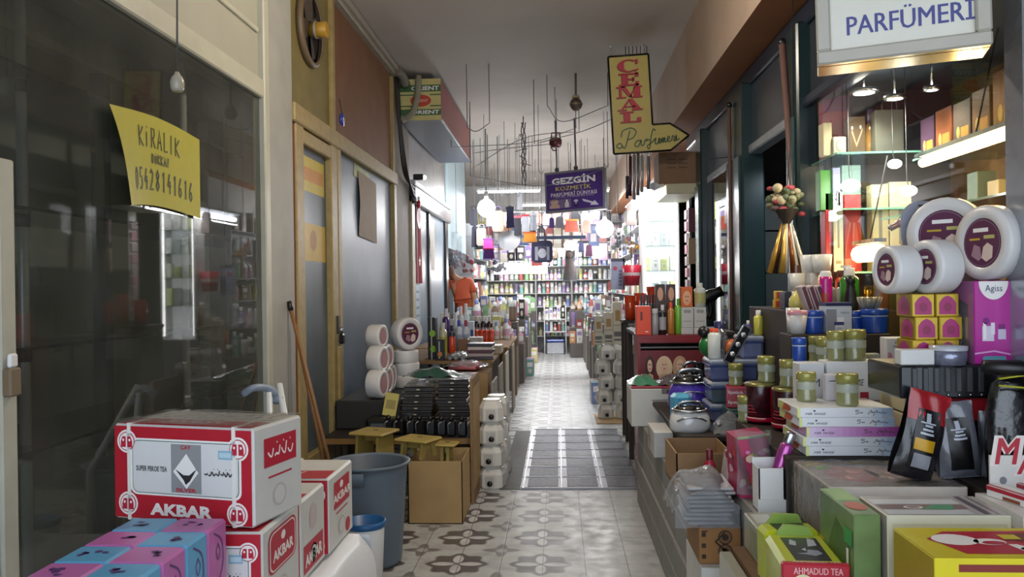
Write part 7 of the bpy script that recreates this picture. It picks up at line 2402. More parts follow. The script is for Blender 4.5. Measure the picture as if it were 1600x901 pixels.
wbox('lilac carton with a dark flask print on the middle shelf', 1283, 1313, 262, 4.48, 1.90, '#8a8ab0', deco=lambda m, F, w, d, h: (m.dq(F['front'], .35, .1, .7, .45, mat('#2a2a4a', .4, n=0)), m.dq(F['front'], .6, .12, .66, .4, mat('#d9dcea', .4, n=0), 2)))
wbox('pale teal carton on the middle shelf in the lit window', 1315, 1345, 258, 4.6, 1.90, '#8fb5ac')
wbox('red carton at the post end of the lower shelf in the lit window', 1264, 1289, 302, 4.5, 1.56, '#a8202a')
wbox('white carton with a small print between two red ones on the lower shelf', 1291, 1317, 300, 4.48, 1.56, '#dcd8c8', deco=dot)
wbox('second red carton on the lower shelf, next to the white one', 1319, 1345, 304, 4.5, 1.56, '#b02432')
wbox('white carton with a bottle picture on the lower shelf below the hanging lamp', 1362, 1388, 288, 4.5, 1.56, '#dccf9a', deco=dot)
wbox('cream carton with a dark picture at the end of the lower shelf', 1390, 1424, 284, 4.5, 1.56, '#e2d8b0', deco=dot)
t = thing('gift_paper_bag', 'large grey paper bag with handles on the high end shelf of the lit window', 'bag', (at(1394, 230, 4.42).x - .0, 4.50, 2.2005))
m = MB(); m.box(-.075, .075, -.05, .05, 0, .235, mat('#77786c', .4, n=.06), .002); part(t, 'bag', m)
m = MB(); m.tube(curve([(-.04, -.05, .235), (-.03, -.05, .29), (.03, -.05, .29), (.04, -.05, .235)], 4), .004, mat('#4a4a40'), 6); part(t, 'handle', m)
for k, (y, w_, h_, col, lab) in enumerate(((4.22, .15, .20, '#4a3048', 'purple carton, first in the amber row on the high rear shelf'), (4.05, .16, .21, '#8a4a22', 'rusty carton, second in the amber row'), (3.87, .16, .205, '#5f5348', 'grey carton, third in the amber row'),
                                      (3.70, .15, .22, '#7a5a38', 'brown carton, fourth in the amber row'), (3.50, .20, .26, '#9a6a30', 'large amber carton, fifth in the amber row'), (3.27, .20, .27, '#b0782c', 'amber carton nearest the metal post on the high rear shelf'), (3.0, .2, .25, '#9c6c34', 'amber carton close to the camera end of the high rear shelf'))):
    pbox('perfume_carton', lab, 'box', 1.90, 1.99, y - w_ / 2, y + w_ / 2, 2.1405, 2.14 + h_, mat(col, .4, n=.12), .003, deco=lambda m, F, w, d, h: (m.de(F['left'], .3, .3, .1, .14, mat('#c9a45a', .4, n=.1)), m.dq(F['left'], .45, .1, .9, .4, mat('#c08a3a', .4, n=.1))))
zt2 = 2.14
for k, (px, wpx, py0, py1, d, col, cap, lab) in enumerate(((1459, 19, 152, 195, 3.8, '#a9b02a', '#c9cbb4', 'lime perfume bottle behind the amber row'), (1482, 20, 142, 185, 3.7, '#2f9a94', '#b9bfae', 'teal perfume bottle behind the amber row'), (1430, 17, 158, 200, 4.0, '#4a4a48', '#5f5f5c', 'smoky perfume bottle behind the amber row'), (1508, 18, 138, 172, 3.6, '#7a7440', '#b9b88a', 'olive square perfume bottle behind the amber row'))):
    p = at(px, 150, d)
    r = wpx * d / 2500
    bottle('perfume_bottle', lab, 'bottle', (2.10, d + .12, zt2 + .0005), r * 1.1, at(px, py0, d).z - zt2 + .05, mat(col, .15, coat=.6), mat(cap, .3), .6, .55)
q = random.Random(77)
for k in range(9):
    y = 2.9 + .15 * k
    hgt = q.uniform(.16, .27)
    pbox('perfume_carton', 'gold-lit carton in the row under the glowing rear shelf, %s from the metal post' % ORD[k], 'box', 2.02, 2.12, y - .06, y + .06, 1.5005, 1.5 + hgt, mat(q.choice(['#d9a04a', '#e0b766', '#c98a3a', '#d8c08a', '#b5652f']), .4, n=.1), .003, group='gold-lit cartons', deco=lambda m, F, w, d, h: m.dq(F['left'], .3, .3, .7, .7, mat('#8a4a1f', .4, n=.1)))
for k in range(7):
    y = 3.0 + .19 * k
    hgt = q.uniform(.12, .22)
    pbox('perfume_carton', 'mint-lit carton on the green glowing rear shelf, %s from the metal post' % ORD[k], 'box', 2.08, 2.17, y - .05, y + .05, 1.8405, 1.84 + hgt, mat(q.choice(['#bfae8a', '#8fae9c', '#a8a08a', '#d9cf9a', '#7a8a84']), .4, n=.1), .003, group='mint-lit cartons')
# low gold bottles at the window floor
for k in range(10):
    x = 1.58 + .068 * (k % 5)
    y = 4.55 - .16 * (k // 5)
    bottle('perfume_bottle', 'gold perfume bottle on the low window stand, %s in the %s row' % (ORD[k % 5], 'front' if k >= 5 else 'back'), 'bottle', (x, y, 1.2205), .026, .14 + .05 * (k % 3), mat('#c9a23a' if k % 2 else '#d8c27a', .18, n=.06, coat=.6), mat('#b58a2f', .2, m=.7), .4, .6, group='gold perfume bottles')
pbox('window_stand', 'low wooden stand in the lit window under the gold bottles', 'stand', 1.52, 2.05, 4.25, 4.78, .555, 1.22, mat('#7a5a30', .5), .004)
# the brown swan
c = at(1378, 385, 3.95)
t = thing('swan_figure', 'brown glazed swan figure with a curved neck by the warm lamp', 'figure', (1.62, 3.95, 1.565))
SW = mat('#5a2a18', .2, coat=.7)
m = MB(); m.tube(curve([(.06, 0, .03), (.05, 0, .10), (.075, 0, .17), (.05, 0, .225), (.01, 0, .21), (-.03, 0, .19)], 5), [.03] * 5 + [.022] * 5 + [.017] * 5 + [.02] * 5 + [.016] * 5 + [.004], SW, 10); part(t, 'neck', m)
m = MB(); m.ball((.12, 0, .03), .08, SW, 14, sx=1.3, sy=.8, sz=.7); part(t, 'body', m)
pbox('window_stand', 'narrow wooden stand inside the lit window under the brown swan', 'stand', 1.55, 1.85, 3.86, 4.04, .555, 1.541, mat('#7a5a30', .5), .004)

# window lamps
for k, (px, py, d, r, w_, col, lab) in enumerate(((1350, 143, 4.30, .055, LAMPS['spot'], '#fff4dc', 'round ceiling spot at the post end of the lit window'), (1398, 152, 4.20, .04, LAMPS['spot'] * .6, '#fff8e8', 'round ceiling spot over the grey paper bag'), (1456, 138, 3.9, .028, LAMPS['spot'] * .5, '#fff8e8', 'small ceiling spot over the perfume bottles'))):
    p = at(px, py, d)
    t = thing('ceiling_spot', lab, 'lamp', (p.x, d, p.z + .01))
    m = MB(); m.tube([(0, 0, 0), (0, 0, 2.62 - p.z - .01)], .006, STEEL, 6); part(t, 'stem', m)
    m = MB(); m.lathe([(r, 0), (r * 1.35, 0), (r * 1.35, -.02), (r, -.02)], STEEL, 20); part(t, 'ring', m)
    m = MB(); m.lathe([(0, -.012), (r, -.012)], glow(col, 22), 18); part(t, 'lamp_glass', m)
    lamp('spot_light', 'SPOT', (0, 0, -.03), w_ * 6, (1, .93, .8), .03, t, (0, 0, 0), None, 130)
for k, (px, py, d, z, r, w_, lab) in enumerate(((1329, 290, 4.36, None, .05, 5, 'bright bulb hanging before the middle shelf of the lit window'), (1398, 256, 4.30, None, .035, 3, 'bulb under the upper shelf end beside the grey bag'), (1420, 298, 4.2, None, .04, 3, 'bulb at the end of the lower shelf'))):
    p = at(px, py, d)
    t = thing('window_bulb', lab, 'lamp', (p.x, d, p.z))
    m = MB(); m.ball((0, 0, 0), r, glow('#fffdf4', 14), 14, sz=.7); part(t, 'glass_bulb', m)
    m = MB(); m.tube([(0, 0, r * .6), (0, .02, r * .6 + .03), (0, .03, 2.62 - p.z)], .0025, mat('#3a3a3c'), 5); part(t, 'cord', m)
    lamp('window_bulb_light', 'POINT', (0, 0, 0), w_, (1, .95, .85), r * 1.1, t)
for k, (p, L_, lab) in enumerate((((1.80, 3.55, 2.085), 1.0, 'glowing warm tube lamp under the amber row'), ((1.60, 4.22, 1.65), .26, 'glowing warm lamp low behind the brown swan'))):
    t = thing('warm_tube_lamp', lab, 'lamp', p)
    m = MB(); m.tube([(0, -L_ / 2, 0), (0, L_ / 2, 0)], .022 if k == 0 else .045, glow('#ffd890', 14), 10); part(t, 'tube_light', m)
    m = MB(); m.box(-.03, .03, -L_ / 2 - .02, L_ / 2 + .02, .025 if k == 0 else .05, .045 if k == 0 else .07, STEEL); m.tube([(0, 0, .04), (.1, 0, .5)], .004, PRINT, 5); part(t, 'holder', m)
    lamp('warm_light', 'POINT', (0, 0, -.04), LAMPS['warm'] if k == 0 else LAMPS['warm'] * .7, (1, .70, .32), .06, t)
    if k == 0:
        lamp('warm_light', 'POINT', (0, -.4, -.04), LAMPS['warm'] * .6, (1, .70, .32), .06, t)
m = MB(); m.tube(curve([(2.1, 2.9, 2.6), (2.0, 2.85, 2.3), (1.85, 2.84, 2.1), (1.9, 2.85, 1.9), (2.1, 2.9, 1.6)], 6), .008, mat('#2a1a14', .4), 6)
solo('lamp_cable', 'dark cable drooping inside the lit window near the metal post', 'cable', m)

# case at the edge of the picture
t = thing('glass_case', 'glass case with purple packs at the very edge beside the metal post', 'cabinet', (1.56, 2.10, .555))
m = MB(); m.box(0, .5, -.35, .35, 0, .72, mat('#2a2c4a', .5)); part(t, 'base', m)
for z in (1.0, 1.32):
    m = MB(); m.box(0, .5, -.35, .38, z - .012, z, GSH, left=GED); part(t, 'shelf', m)
m = MB(); m.box(.48, .5, -.35, .38, .72, 1.9, mat('#3a3a6a', .5)); part(t, 'back', m)
for k, (y, z, h_, col, lab) in enumerate(((2.37, 1.5555, .20, '#24204a', 'dark indigo pack on the lower shelf of the glass case'), (2.40, 1.8755, .16, '#b9c9cf', 'pale blue pack on the upper shelf of the glass case'), (2.27, 1.8755, .33, '#5a3a8a', 'tall purple pack with green print on the upper shelf of the glass case'), (2.30, 1.2755, .24, '#c9cdd8', 'white pack at the bottom of the glass case'))):
    pbox('product_pack', lab, 'box', 1.62, 1.74, y - .06, y + .05, z, z + h_, mat(col, .35, n=.1), .003, deco=(lambda m, F, w, d, h: m.de(F['left'], .5, .6, .4, .2, mat('#6aa84a', .4, n=.1))) if k == 2 else None)

# ================================================================ LEFT, PAST THE TRAYS
def table_l(label, x0, x1, y0, y1, z, col=CARDD):
    return table(label, x0, x1, y0, y1, z, col)


table_l('table past the wrapped trays along the second shop front', -1.68, -.62, 7.45, 9.0, .82)
table_l('third table along the second shop front', -1.68, -.58, 9.1, 11.2, .82)
ZL = .8205


def lb(px, py0, wpx, d, col, cap, lab, name='bottle', z=ZL, **k):
    p = at(px, 500, d)
    return bottle(name, lab, 'bottle', (max(-1.62, p.x), d, z), wpx * d / 2500, at(px, py0, d).z - z, mat(col, .25, coat=.4), mat(cap, .35), **k)


def lbox(name, lab, px0, px1, py0, d, dep, col, z=ZL, deco=None, cat='box', rz=0):
    a, b_ = at(px0, py0, d), at(px1, py0, d)
    return pbox(name, lab, cat, max(a.x, -1.67), b_.x, d, d + dep, z, a.z, mat(col, .4, n=.06), .003, rz=rz, deco=deco)


GL = mat('#8fc23a', .35, n=.05)
lbox('black_box', 'black upright box with round green seals above the white tubs', 668, 680, 496, 7.62, .15, '#121215', deco=lambda m, F, w, d, h: (m.dq(F['front'], .4, 0, .55, 1, mat('#b9c0b0', .4, n=0)), m.de(F['front'], .6, .62, .4, .08, GL, 2), m.de(F['front'], .7, .25, .4, .08, GL, 2)))
lbox('black_box', 'second black box with a green seal, lower and nearer', 681, 693, 530, 7.5, .1, '#141417', deco=lambda m, F, w, d, h: (m.dq(F['front'], .35, .1, .5, .9, mat('#b9c0b0', .4, n=0)), m.de(F['front'], .5, .3, .3, .12, mat('#c9783a', .4, n=0), 2)))
lb(679, 503, 9, 8.0, '#7d9ab0', '#b51f2f', 'pale blue bottle with a red cap beside the black boxes')
lb(692, 504, 13, 7.85, '#c9c79a', '#d5d2bc', 'cream bottle with a yellow band and clear cap', label_c=mat('#b5b02a', .4))
lb(706, 518, 10, 7.9, '#d84a22', '#2a2a2e', 'orange can beside the cream bottle', neck=.9)
lb(697, 482, 12, 8.4, '#4a2a6e', '#d9d6e4', 'purple bottle with a white cap behind the orange can')
for k, (px, py0, wp, d, cap, lab) in enumerate(((712, 488, 9, 8.6, '#e4e4e4', 'white bottle behind the purple one'), (720, 478, 10, 8.8, '#e4e4e4', 'tallest white bottle in the group'), (728, 474, 10, 8.9, '#dcdce0', 'white bottle next to the tallest'), (717, 500, 10, 8.2, '#3a4ab0', 'white bottle with a blue cap'), (728, 500, 9, 8.25, '#b52a3a', 'white bottle with a dark red cap'))):
    lb(px, py0, wp, d, '#cfd4da', cap, lab, label_c=mat('#9aa6b9', .4))
lbox('brown_box', 'brown open box before the white bottles', 715, 731, 530, 8.05, .2, '#7a5530')
lbox('grey_box', 'grey box with a paler print beside the brown open box', 732, 753, 527, 8.3, .15, '#a5a198', deco=lambda m, F, w, d, h: m.dq(F['front'], .3, .2, .7, .8, mat('#c9cbbd', .4, n=0)))
lbox('beige_carton', 'long beige carton at the aisle end of the second table', 752, 783, 540, 8.2, .25, '#b3a68c')
lbox('blue_white_box', 'white and blue upright box behind the white bottles', 730, 740, 502, 8.9, .1, '#c9cfd8', deco=lambda m, F, w, d, h: m.dq(F['front'], .5, .1, .9, .7, mat('#2a4a8a', .4, n=0)))
for k in range(4):
    p = at(745 + 7.5 * k, 500, 9.3)
    lb(745 + 7.5 * k, 515, 7, 9.3, '#d94a1e', '#d94a1e', 'glossy orange can, %s in the row of four' % ORD[k], name='can', neck=.95)
for k in range(3):
    lb(745 + 10 * k, 494, 9, 9.8, ('#1a1a20', '#2a1a24', '#3a1420')[k], '#c9c9cc', '%s bottle with a pale cap behind the orange cans' % ('black', 'dark brown', 'dark red')[k], label_c=mat('#9a8f94', .4))
m = MB()
for k in range(5):
    m.tube([(-.10 + .03 * k, -.12, .02 + .02 * (k % 2)), (-.04 + .03 * k, .12, .03 + .02 * (k % 2))], .02, mat('#b9bcc2', .25, n=.2), 8)
m.grid(lambda u, v: (-.15 + .3 * u, -.15 + .3 * v, .03 + .05 * math.sin(math.pi * u) * math.sin(math.pi * v)), 10, 10, WRAPC)
p = at(718, 552, 7.5)
solo('clear_tube_bag', 'clear bag of silvery tubes behind the bag of pink tubes', 'bag', m, (p.x, 7.62, ZL))
for k in range(5):
    m = MB(); m.box(-.12, .12, -.10, .10, 0, .03, mat(('#3a3036', '#a89a94', '#5a3a44', '#c9bcb4', '#3a3a44')[k], .35, n=.1), .003)
    solo('flat_pack', '%s flat pack in the pile at the aisle edge past the canisters' % ('dark bottom', 'beige second', 'wine-red third', 'cream fourth', 'charcoal top')[k], 'pack', m, (-.745, 7.62, ZL + .031 * k + .0008), rnd.uniform(-6, 6), 'flat packs past the canisters')
for k, (y0, z1, col, lab) in enumerate(((6.72, .70, '#a29c8c', 'pale upright board beside the canisters'), (7.5, .76, '#94897a', 'grey-brown upright board past the canisters'), (8.4, .80, '#b0a894', 'cream upright board half way along the second table'), (9.6, .80, '#8f8676', 'dull upright board under the third table'))):
    pbox('side_board', lab, 'board', -.575, -.56, y0, y0 + .5, 0, z1, mat(col, .6, n=.08), .002)

# the person in the orange shirt, seen from behind, bending into the shop
def skin_body(name, pts, edges, radii, mats, root=0, sub=2):
    me = bpy.data.meshes.new(name)
    me.from_pydata(pts, edges, [])
    o = bpy.data.objects.new(name, me)
    COL.objects.link(o)
    sk = o.modifiers.new('skin', 'SKIN')
    for i, r in enumerate(radii):
        me.skin_vertices[0].data[i].radius = r if isinstance(r, tuple) else (r, r)
        me.skin_vertices[0].data[i].use_root = (i == root)
    sb = o.modifiers.new('smooth', 'SUBSURF'); sb.levels = sub; sb.render_levels = sub
    dg = bpy.context.evaluated_depsgraph_get()
    new = bpy.data.meshes.new_from_object(o.evaluated_get(dg))
    bpy.data.objects.remove(o); bpy.data.meshes.remove(me)
    new.name = name
    new.materials.clear()
    for m_ in mats:
        new.materials.append(m_)
    for p in new.polygons:
        p.use_smooth = True
    return new


SKIN = mat('#b07a5c', .55, n=.05)
SHIRT = mat('#b8502f', .75, n=.06)
TROU = mat('#2e3444', .8, n=.08)
px0 = Vector((-1.585, 13.5, 0))
t = thing('person', 'person in an orange t-shirt and dark trousers leaning into the shop past the door', 'person', px0)
pts = [(0, 0, .96), (-.02, 0, 1.15), (-.06, -.01, 1.36), (-.13, -.03, 1.50), (-.19, -.06, 1.58), (-.22, -.09, 1.68), (-.22, -.10, 1.78),      # 0 pelvis .. 6 crown
       (-.24, -.02, 1.47), (-.33, -.12, 1.24), (-.36, -.30, 1.08),      # 7 far shoulder, elbow, wrist
       (.08, -.0, 1.46), (.155, -.02, 1.20), (.15, -.16, .99),           # 10 near shoulder, elbow, wrist
       (-.10, 0, .90), (-.11, -.02, .50), (-.10, .02, .09), (-.10, -.12, .04),
       (.10, 0, .90), (.11, -.03, .50), (.11, .02, .09), (.12, -.12, .04)]
ed = [(0, 1), (1, 2), (2, 3), (3, 4), (4, 5), (5, 6), (2, 7), (7, 8), (8, 9), (2, 10), (10, 11), (11, 12), (0, 13), (13, 14), (14, 15), (15, 16), (0, 17), (17, 18), (18, 19), (19, 20)]
rad = [(.165, .12), (.15, .105), (.175, .12), (.075, .07), (.058, .058), (.085, .10), (.06, .07), .062, .046, .032, .062, .046, .032, .095, .062, .042, .035, .095, .062, .042, .035]
body = skin_body('body', pts, ed, rad, [SKIN])
ob = part(t, 'body', body)
t.scale = (1.1, 1.1, 1.1)


def hand_mesh(name, w, dirv, side):
    W = Vector(w); d = Vector(dirv).normalized(); s = Vector(side).normalized(); n = d.cross(s)
    P = [W, W + d * .05]; E = [(0, 1)]; R = [.024, (.03, .016)]
    for k, (o_, L) in enumerate(((-.028, .062), (-.01, .072), (.009, .068), (.026, .052))):
        b_ = len(P)
        P += [W + d * .075 + s * o_, W + d * (.085 + L * .5) + s * o_ * 1.1 + n * .008, W + d * (.08 + L) + s * o_ * 1.1 + n * .03]
        E += [(1, b_), (b_, b_ + 1), (b_ + 1, b_ + 2)]; R += [.0095, .0085, .0075]
    b_ = len(P)
    P += [W + d * .03 - s * .04 + n * .01, W + d * .06 - s * .055 + n * .025]
    E += [(0, b_), (b_, b_ + 1)]; R += [.011, .009]
    return skin_body(name, P, E, R, [SKIN], 0, 1)


part(t, 'hand', hand_mesh('hand', (.15, -.16, .99), (-.02, -.6, -.8), (1, 0, 0)))
part(t, 'hand', hand_mesh('hand', (-.36, -.30, 1.08), (-.1, -.8, -.3), (1, 0, 0)))
shirt = skin_body('t_shirt', [(0, 0, .93), (-.01, 0, 1.05), (-.02, 0, 1.16), (-.06, -.01, 1.37), (-.12, -.025, 1.47), (-.25, -.02, 1.46), (-.31, -.09, 1.31), (.085, 0, 1.455), (.14, -.012, 1.27)],
                  [(0, 1), (1, 2), (2, 3), (3, 4), (3, 5), (5, 6), (3, 7), (7, 8)], [(.18, .135), (.172, .13), (.168, .122), (.195, .138), (.09, .085), .082, .072, .082, .074], [SHIRT], 1)
part(t, 't_shirt', shirt, 'orange t-shirt')
trou = skin_body('trousers', [(0, 0, .97), (-.10, 0, .88), (-.11, -.02, .50), (-.10, .02, .10), (.10, 0, .88), (.11, -.03, .50), (.11, .02, .10)], [(0, 1), (1, 2), (2, 3), (0, 4), (4, 5), (5, 6)], [(.175, .13), .108, .078, .06, .108, .078, .06], [TROU])
part(t, 'trousers', trou)
m = MB(); m.ball((-.22, -.085, 1.745), .098, mat('#1f1814', .7, n=.2, sc=60), 16, sx=.92, sy=1.02, sz=.82); part(t, 'hair', m)
m = MB(); m.ball((-.135, -.09, 1.68), .022, SKIN, 8, sx=.4, sz=1.3); m.ball((-.305, -.09, 1.68), .022, SKIN, 8, sx=.4, sz=1.3); part(t, 'ear', m)
m = MB(); m.ball((-.22, -.195, 1.68), .018, SKIN, 8, sz=1.4); part(t, 'nose', m)
for s in (-1, 1):
    m = MB(); m.ball((-.22 + .035 * s, -.178, 1.70), .011, mat('#e6e0da', .3), 8); m.ball((-.22 + .035 * s, -.186, 1.70), .006, PRINT, 6); part(t, 'eye', m)
    m = MB(); m.box(.11 * s - .045 - (.0 if s > 0 else -.01), .11 * s + .045, -.21, .07, 0, .07, mat('#1c1a1a', .6), .03); part(t, 'shoe', m)
m = MB(); m.box(-.245, -.195, -.186, -.178, 1.632, 1.642, mat('#8a4a42', .5), .003); part(t, 'mouth', m)

# ================================================================ HANGING GOODS
def hang_line(m, top_z, z):
    m.tube([(0, 0, z), (0, 0, top_z)], .004, mat('#6a6a6e'), 5)


def hanging(lab, px, py0, py1, wpx, d, col, kind='purse', col2=None, name='hanging_purse', cat='purse', group='purses hung under the ceiling'):
    p0, p1 = at(px, py0, d), at(px, py1, d)
    h = p0.z - p1.z
    w = wpx * d / 1250
    t = thing(name, lab, cat, (p0.x, d, p1.z), 0, group)
    c_ = mat(col, .55, n=.12)
    m = MB()
    if kind == 'purse':
        m.prism(rrect(-w / 2, 0, w / 2, h * .82, w * .2, h * .12), -.05, .05, c_, 'y'); part(t, 'body', m)
        m = MB(); m.tube(curve([(-w * .3, 0, h * .8), (-w * .22, 0, h * .97), (w * .22, 0, h * .97), (w * .3, 0, h * .8)], 4), .01, mat(col2 or col, .5), 6); part(t, 'handle', m)
    elif kind == 'long':
        m.prism([(-w * .5, 0), (w * .5, 0), (w * .4, h * .9), (w * .15, h), (-w * .15, h), (-w * .4, h * .9)], -.04, .04, c_, 'y'); part(t, 'body', m)
        if col2:
            m = MB(); m.box(-w * .5, w * .5, -.045, .045, h * .85, h * .97, mat(col2, .5)); part(t, 'band', m)
    else:
        m.grid(lambda u, v: (w * (u - .5) * (.35 + .65 * math.sin(math.pi * (.12 + .75 * (1 - v)))), -.05 * math.sin(math.pi * u) - .01 * math.sin(9 * u + 11 * v), h * v), 12, 12, WRAPC)
        q2 = random.Random(int(px * 7 + py0))
        for k in range(14):
            m.ball((q2.uniform(-.3, .3) * w, 0, h * q2.uniform(.1, .55)), w * q2.uniform(.07, .14), mat(q2.choice([col, col2 or col]), .5), 7)
        part(t, 'body', m)
    m = MB(); hang_line(m, ZC - p1.z if p0.x < 1.2 else 3.16 - p1.z, h * .96); part(t, 'string', m)
    return t


H = [
    (742, 352, 386, 11, 12.8, '#22243a', 'long', None, 'dark navy long purse at the blue wall end of the hanging row'),
    (752, 350, 384, 15, 12.7, '#a59c94', 'purse', None, 'pale grey purse beside the dark navy one'),
    (763, 372, 388, 16, 12.35, '#d02a7a', 'long', '#5a2a8a', 'bright pink hanging pouch under the big bulb'),
    (764, 388, 404, 18, 12.5, '#5a2a7a', 'long', '#c0286a', 'violet and pink boxed pouch under the pink one'),
    (778, 322, 362, 18, 12.6, '#8a7468', 'purse', '#6a5a8a', 'brown speckled purse right of the big bulb'),
    (797, 322, 356, 13, 13.4, '#2a2a5a', 'long', '#1a1a3a', 'deep navy hanging purse in the middle of the row'),
    (809, 336, 368, 12, 12.8, '#1c1d2c', 'long', '#c05a6a', 'black purse with a red band below the knotted rope'),
    (821, 334, 362, 12, 12.75, '#aeb0b8', 'long', '#b83a44', 'silver-grey purse with a red band'),
    (833, 332, 360, 12, 12.7, '#9fa4ae', 'long', '#c8c8cc', 'blue-grey purse at the end of the banded row'),
    (812, 300, 328, 9, 12.6, '#8f9096', 'long', None, 'small grey pouch high below the wire hooks'),
    (740, 322, 352, 13, 13.0, '#4a4a56', 'purse', None, 'charcoal purse high by the blue wall'),
    (828, 362, 378, 22, 12.6, '#d0882a', 'long', '#c0502a', 'orange and yellow cloth pouch under the banded purses'),
    (862, 340, 356, 9, 12.8, '#3a2a6a', 'long', None, 'small violet pouch just under the purple signboard'),
    (874, 338, 356, 14, 13.0, '#a8a4ae', 'long', None, 'pale pouch under the purple signboard'),
    (893, 342, 362, 22, 13.4, '#c85a4a', 'long', '#d89a4a', 'coral scarf pouch under the purple signboard'),
    (915, 344, 364, 16, 13.6, '#c87a6a', 'long', None, 'pinkish pouch beside the coral scarf'),
    (908, 378, 394, 9, 13.2, '#3a3a5a', 'long', None, 'dark slate pouch right of the wrapped doll'),
    (920, 382, 400, 11, 13.0, '#8a5a7a', 'long', None, 'mauve pouch near the second big bulb'),
    (985, 352, 398, 32, 11.3, '#c0302a', 'bag', '#d99a2a', 'clear bag of red and orange flowers hanging by the lit fixture'),
    (966, 340, 395, 26, 11.5, '#b8b9c0', 'bag', '#9a9aa6', 'clear bag of silvery goods beside the second big bulb'),
    (985, 318, 352, 14, 9.8, '#8a7a74', 'long', None, 'brown hanging pouch under the fluorescent fixture'),
    (780, 395, 425, 30, 12.7, '#9aa2aa', 'bag', '#b9b0c0', 'clear bag of pale goods under the white round hat'),
    (728, 368, 430, 34, 14.0, '#b05a6a', 'bag', '#7a7aa0', 'clear bag rack of small goods beside the blue wall'),
    (713, 362, 428, 26, 13.2, '#9a6a7a', 'bag', '#6a7a90', 'first clear bag of mixed goods under the blue wall'),
]
for px, py0, py1, wpx, d, col, kd, c2, lab in H:
    hanging(lab, px, py0, py1, wpx, d, col, kd, c2, 'hanging_purse' if kd == 'purse' else 'hanging_pouch' if kd == 'long' else 'hanging_bag', 'purse' if kd == 'purse' else 'pouch' if kd == 'long' else 'bag', 'goods hung under the ceiling')
# white round hat
p = at(795, 375, 12.9)
t = thing('round_hat', 'big white round hat hanging below the navy purse', 'hat', (p.x, 12.9, p.z))
m = MB(); m.T = Matrix.Rotation(math.radians(80), 4, 'X') @ Matrix.Rotation(math.radians(-12), 4, 'Y'); m.lathe([(0, .06), (.07, .055), (.085, .0), (.17, -.01), (.172, -.015), (0, -.016)], mat('#e4e6ea', .5, n=.03), 26, sx=1.1); part(t, 'hat', m)
m = MB(); m.tube([(0, 0, .12), (0, 0, ZC - p.z)], .004, PRINT, 5); part(t, 'string', m)
# dark schoolbag
p0, p1 = at(847, 376, 13.1), at(847, 410, 13.1)
t = thing('dark_schoolbag', 'navy bag with a white picture hanging in the middle of the passage', 'bag', (p0.x, 13.1, p1.z))
w, h = 33 * 13.1 / 2500, p0.z - p1.z
m = MB(); m.prism(rrect(-w, 0, w, h, .07, .07), -.06, .06, mat('#25264a', .5, n=.1), 'y')
f = fr('front', -w, w, -.061, .06, 0, h)
m.dp(f, rrect(.14, .1, .86, .75, .1, .1), mat('#4a4a66', .5, n=.3, sc=30), 1); m.de(f, .5, .42, .2, .22, mat('#c9ccd8', .5, n=.2), 2); m.dq(f, .16, .1, .3, .72, mat('#a9aaba', .5, n=.2), 2); m.dq(f, .72, .1, .84, .72, mat('#a9aaba', .5, n=.2), 2)
part(t, 'body', m)
m = MB(); m.tube(curve([(-.06, 0, h), (-.05, 0, h + .06), (.05, 0, h + .06), (.06, 0, h)], 4), .01, BLACK, 6); hang_line(m, ZC - p1.z, h + .06); part(t, 'handle', m)
# wrapped doll
p0, p1 = at(890, 388, 13.3), at(890, 440, 13.3)
t = thing('wrapped_doll', 'long-haired doll in a clear bag hanging under the signboard', 'doll', (p0.x, 13.3, p1.z))
h = p0.z - p1.z
m = MB(); m.lathe([(0, .02), (.12, .03), (.10, .2), (.045, h * .68), (.03, h * .7), (0, h * .7)], mat('#8a6a60', .6, n=.2), 14, sy=.5); part(t, 'dress', m)
m = MB(); m.ball((0, 0, h * .82), .055, mat('#d6b09a', .5), 12); m.ball((-.018, -.05, h * .83), .007, PRINT, 6); m.ball((.018, -.05, h * .83), .007, PRINT, 6); part(t, 'head', m)
m = MB(); m.ball((0, .02, h * .85), .064, mat('#6a4634', .7), 12); m.lathe([(.0, h * .38), (.075, h * .4), (.065, h * .85)], mat('#6a4634', .7), 12, (0, .02, 0), a0=-20, a1=200, sy=.6); part(t, 'hair', m)
m = MB(); m.grid(lambda u, v: (.17 * (u - .5) * 2 * (.5 + .5 * math.sin(math.pi * (.1 + .8 * (1 - v)))), -.09 * math.sin(math.pi * u) - .01, h * 1.02 * v), 12, 12, WRAPC); hang_line(m, ZC - p1.z, h); part(t, 'wrap_bag', m)
m = MB(); m.lathe([(.06, 0), (.10, .02), (.115, .10), (.07, .16), (0, .17)], glow('#ffffff', 3), 18); p = at(891, 383, 14.2)
t = thing('glowing_globe', 'glowing white globe lamp above the wrapped doll', 'lamp', (p.x, 14.2, p.z - .08)); part(t, 'globe', m)
m = MB(); hang_line(m, ZC - t.location.z, .16); part(t, 'cord', m)
# shelf bar with stuff under the signboard
p0, p1 = at(838, 374, 13.0), at(915, 367, 13.0)
m = MB(); m.box(0, p1.x - p0.x, -.04, .04, 0, .05, mat('#3a4a6a', .4)); m.tube([(.05, 0, .05), (.05, 0, ZC - p0.z)], .006, STEEL, 5); m.tube([(p1.x - p0.x - .05, 0, .05), (p1.x - p0.x - .05, 0, ZC - p0.z)], .006, STEEL, 5)
solo('hanging_bar', 'blue-grey hanging bar under the purple signboard', 'bar', m, (p0.x, 13.0, p0.z))
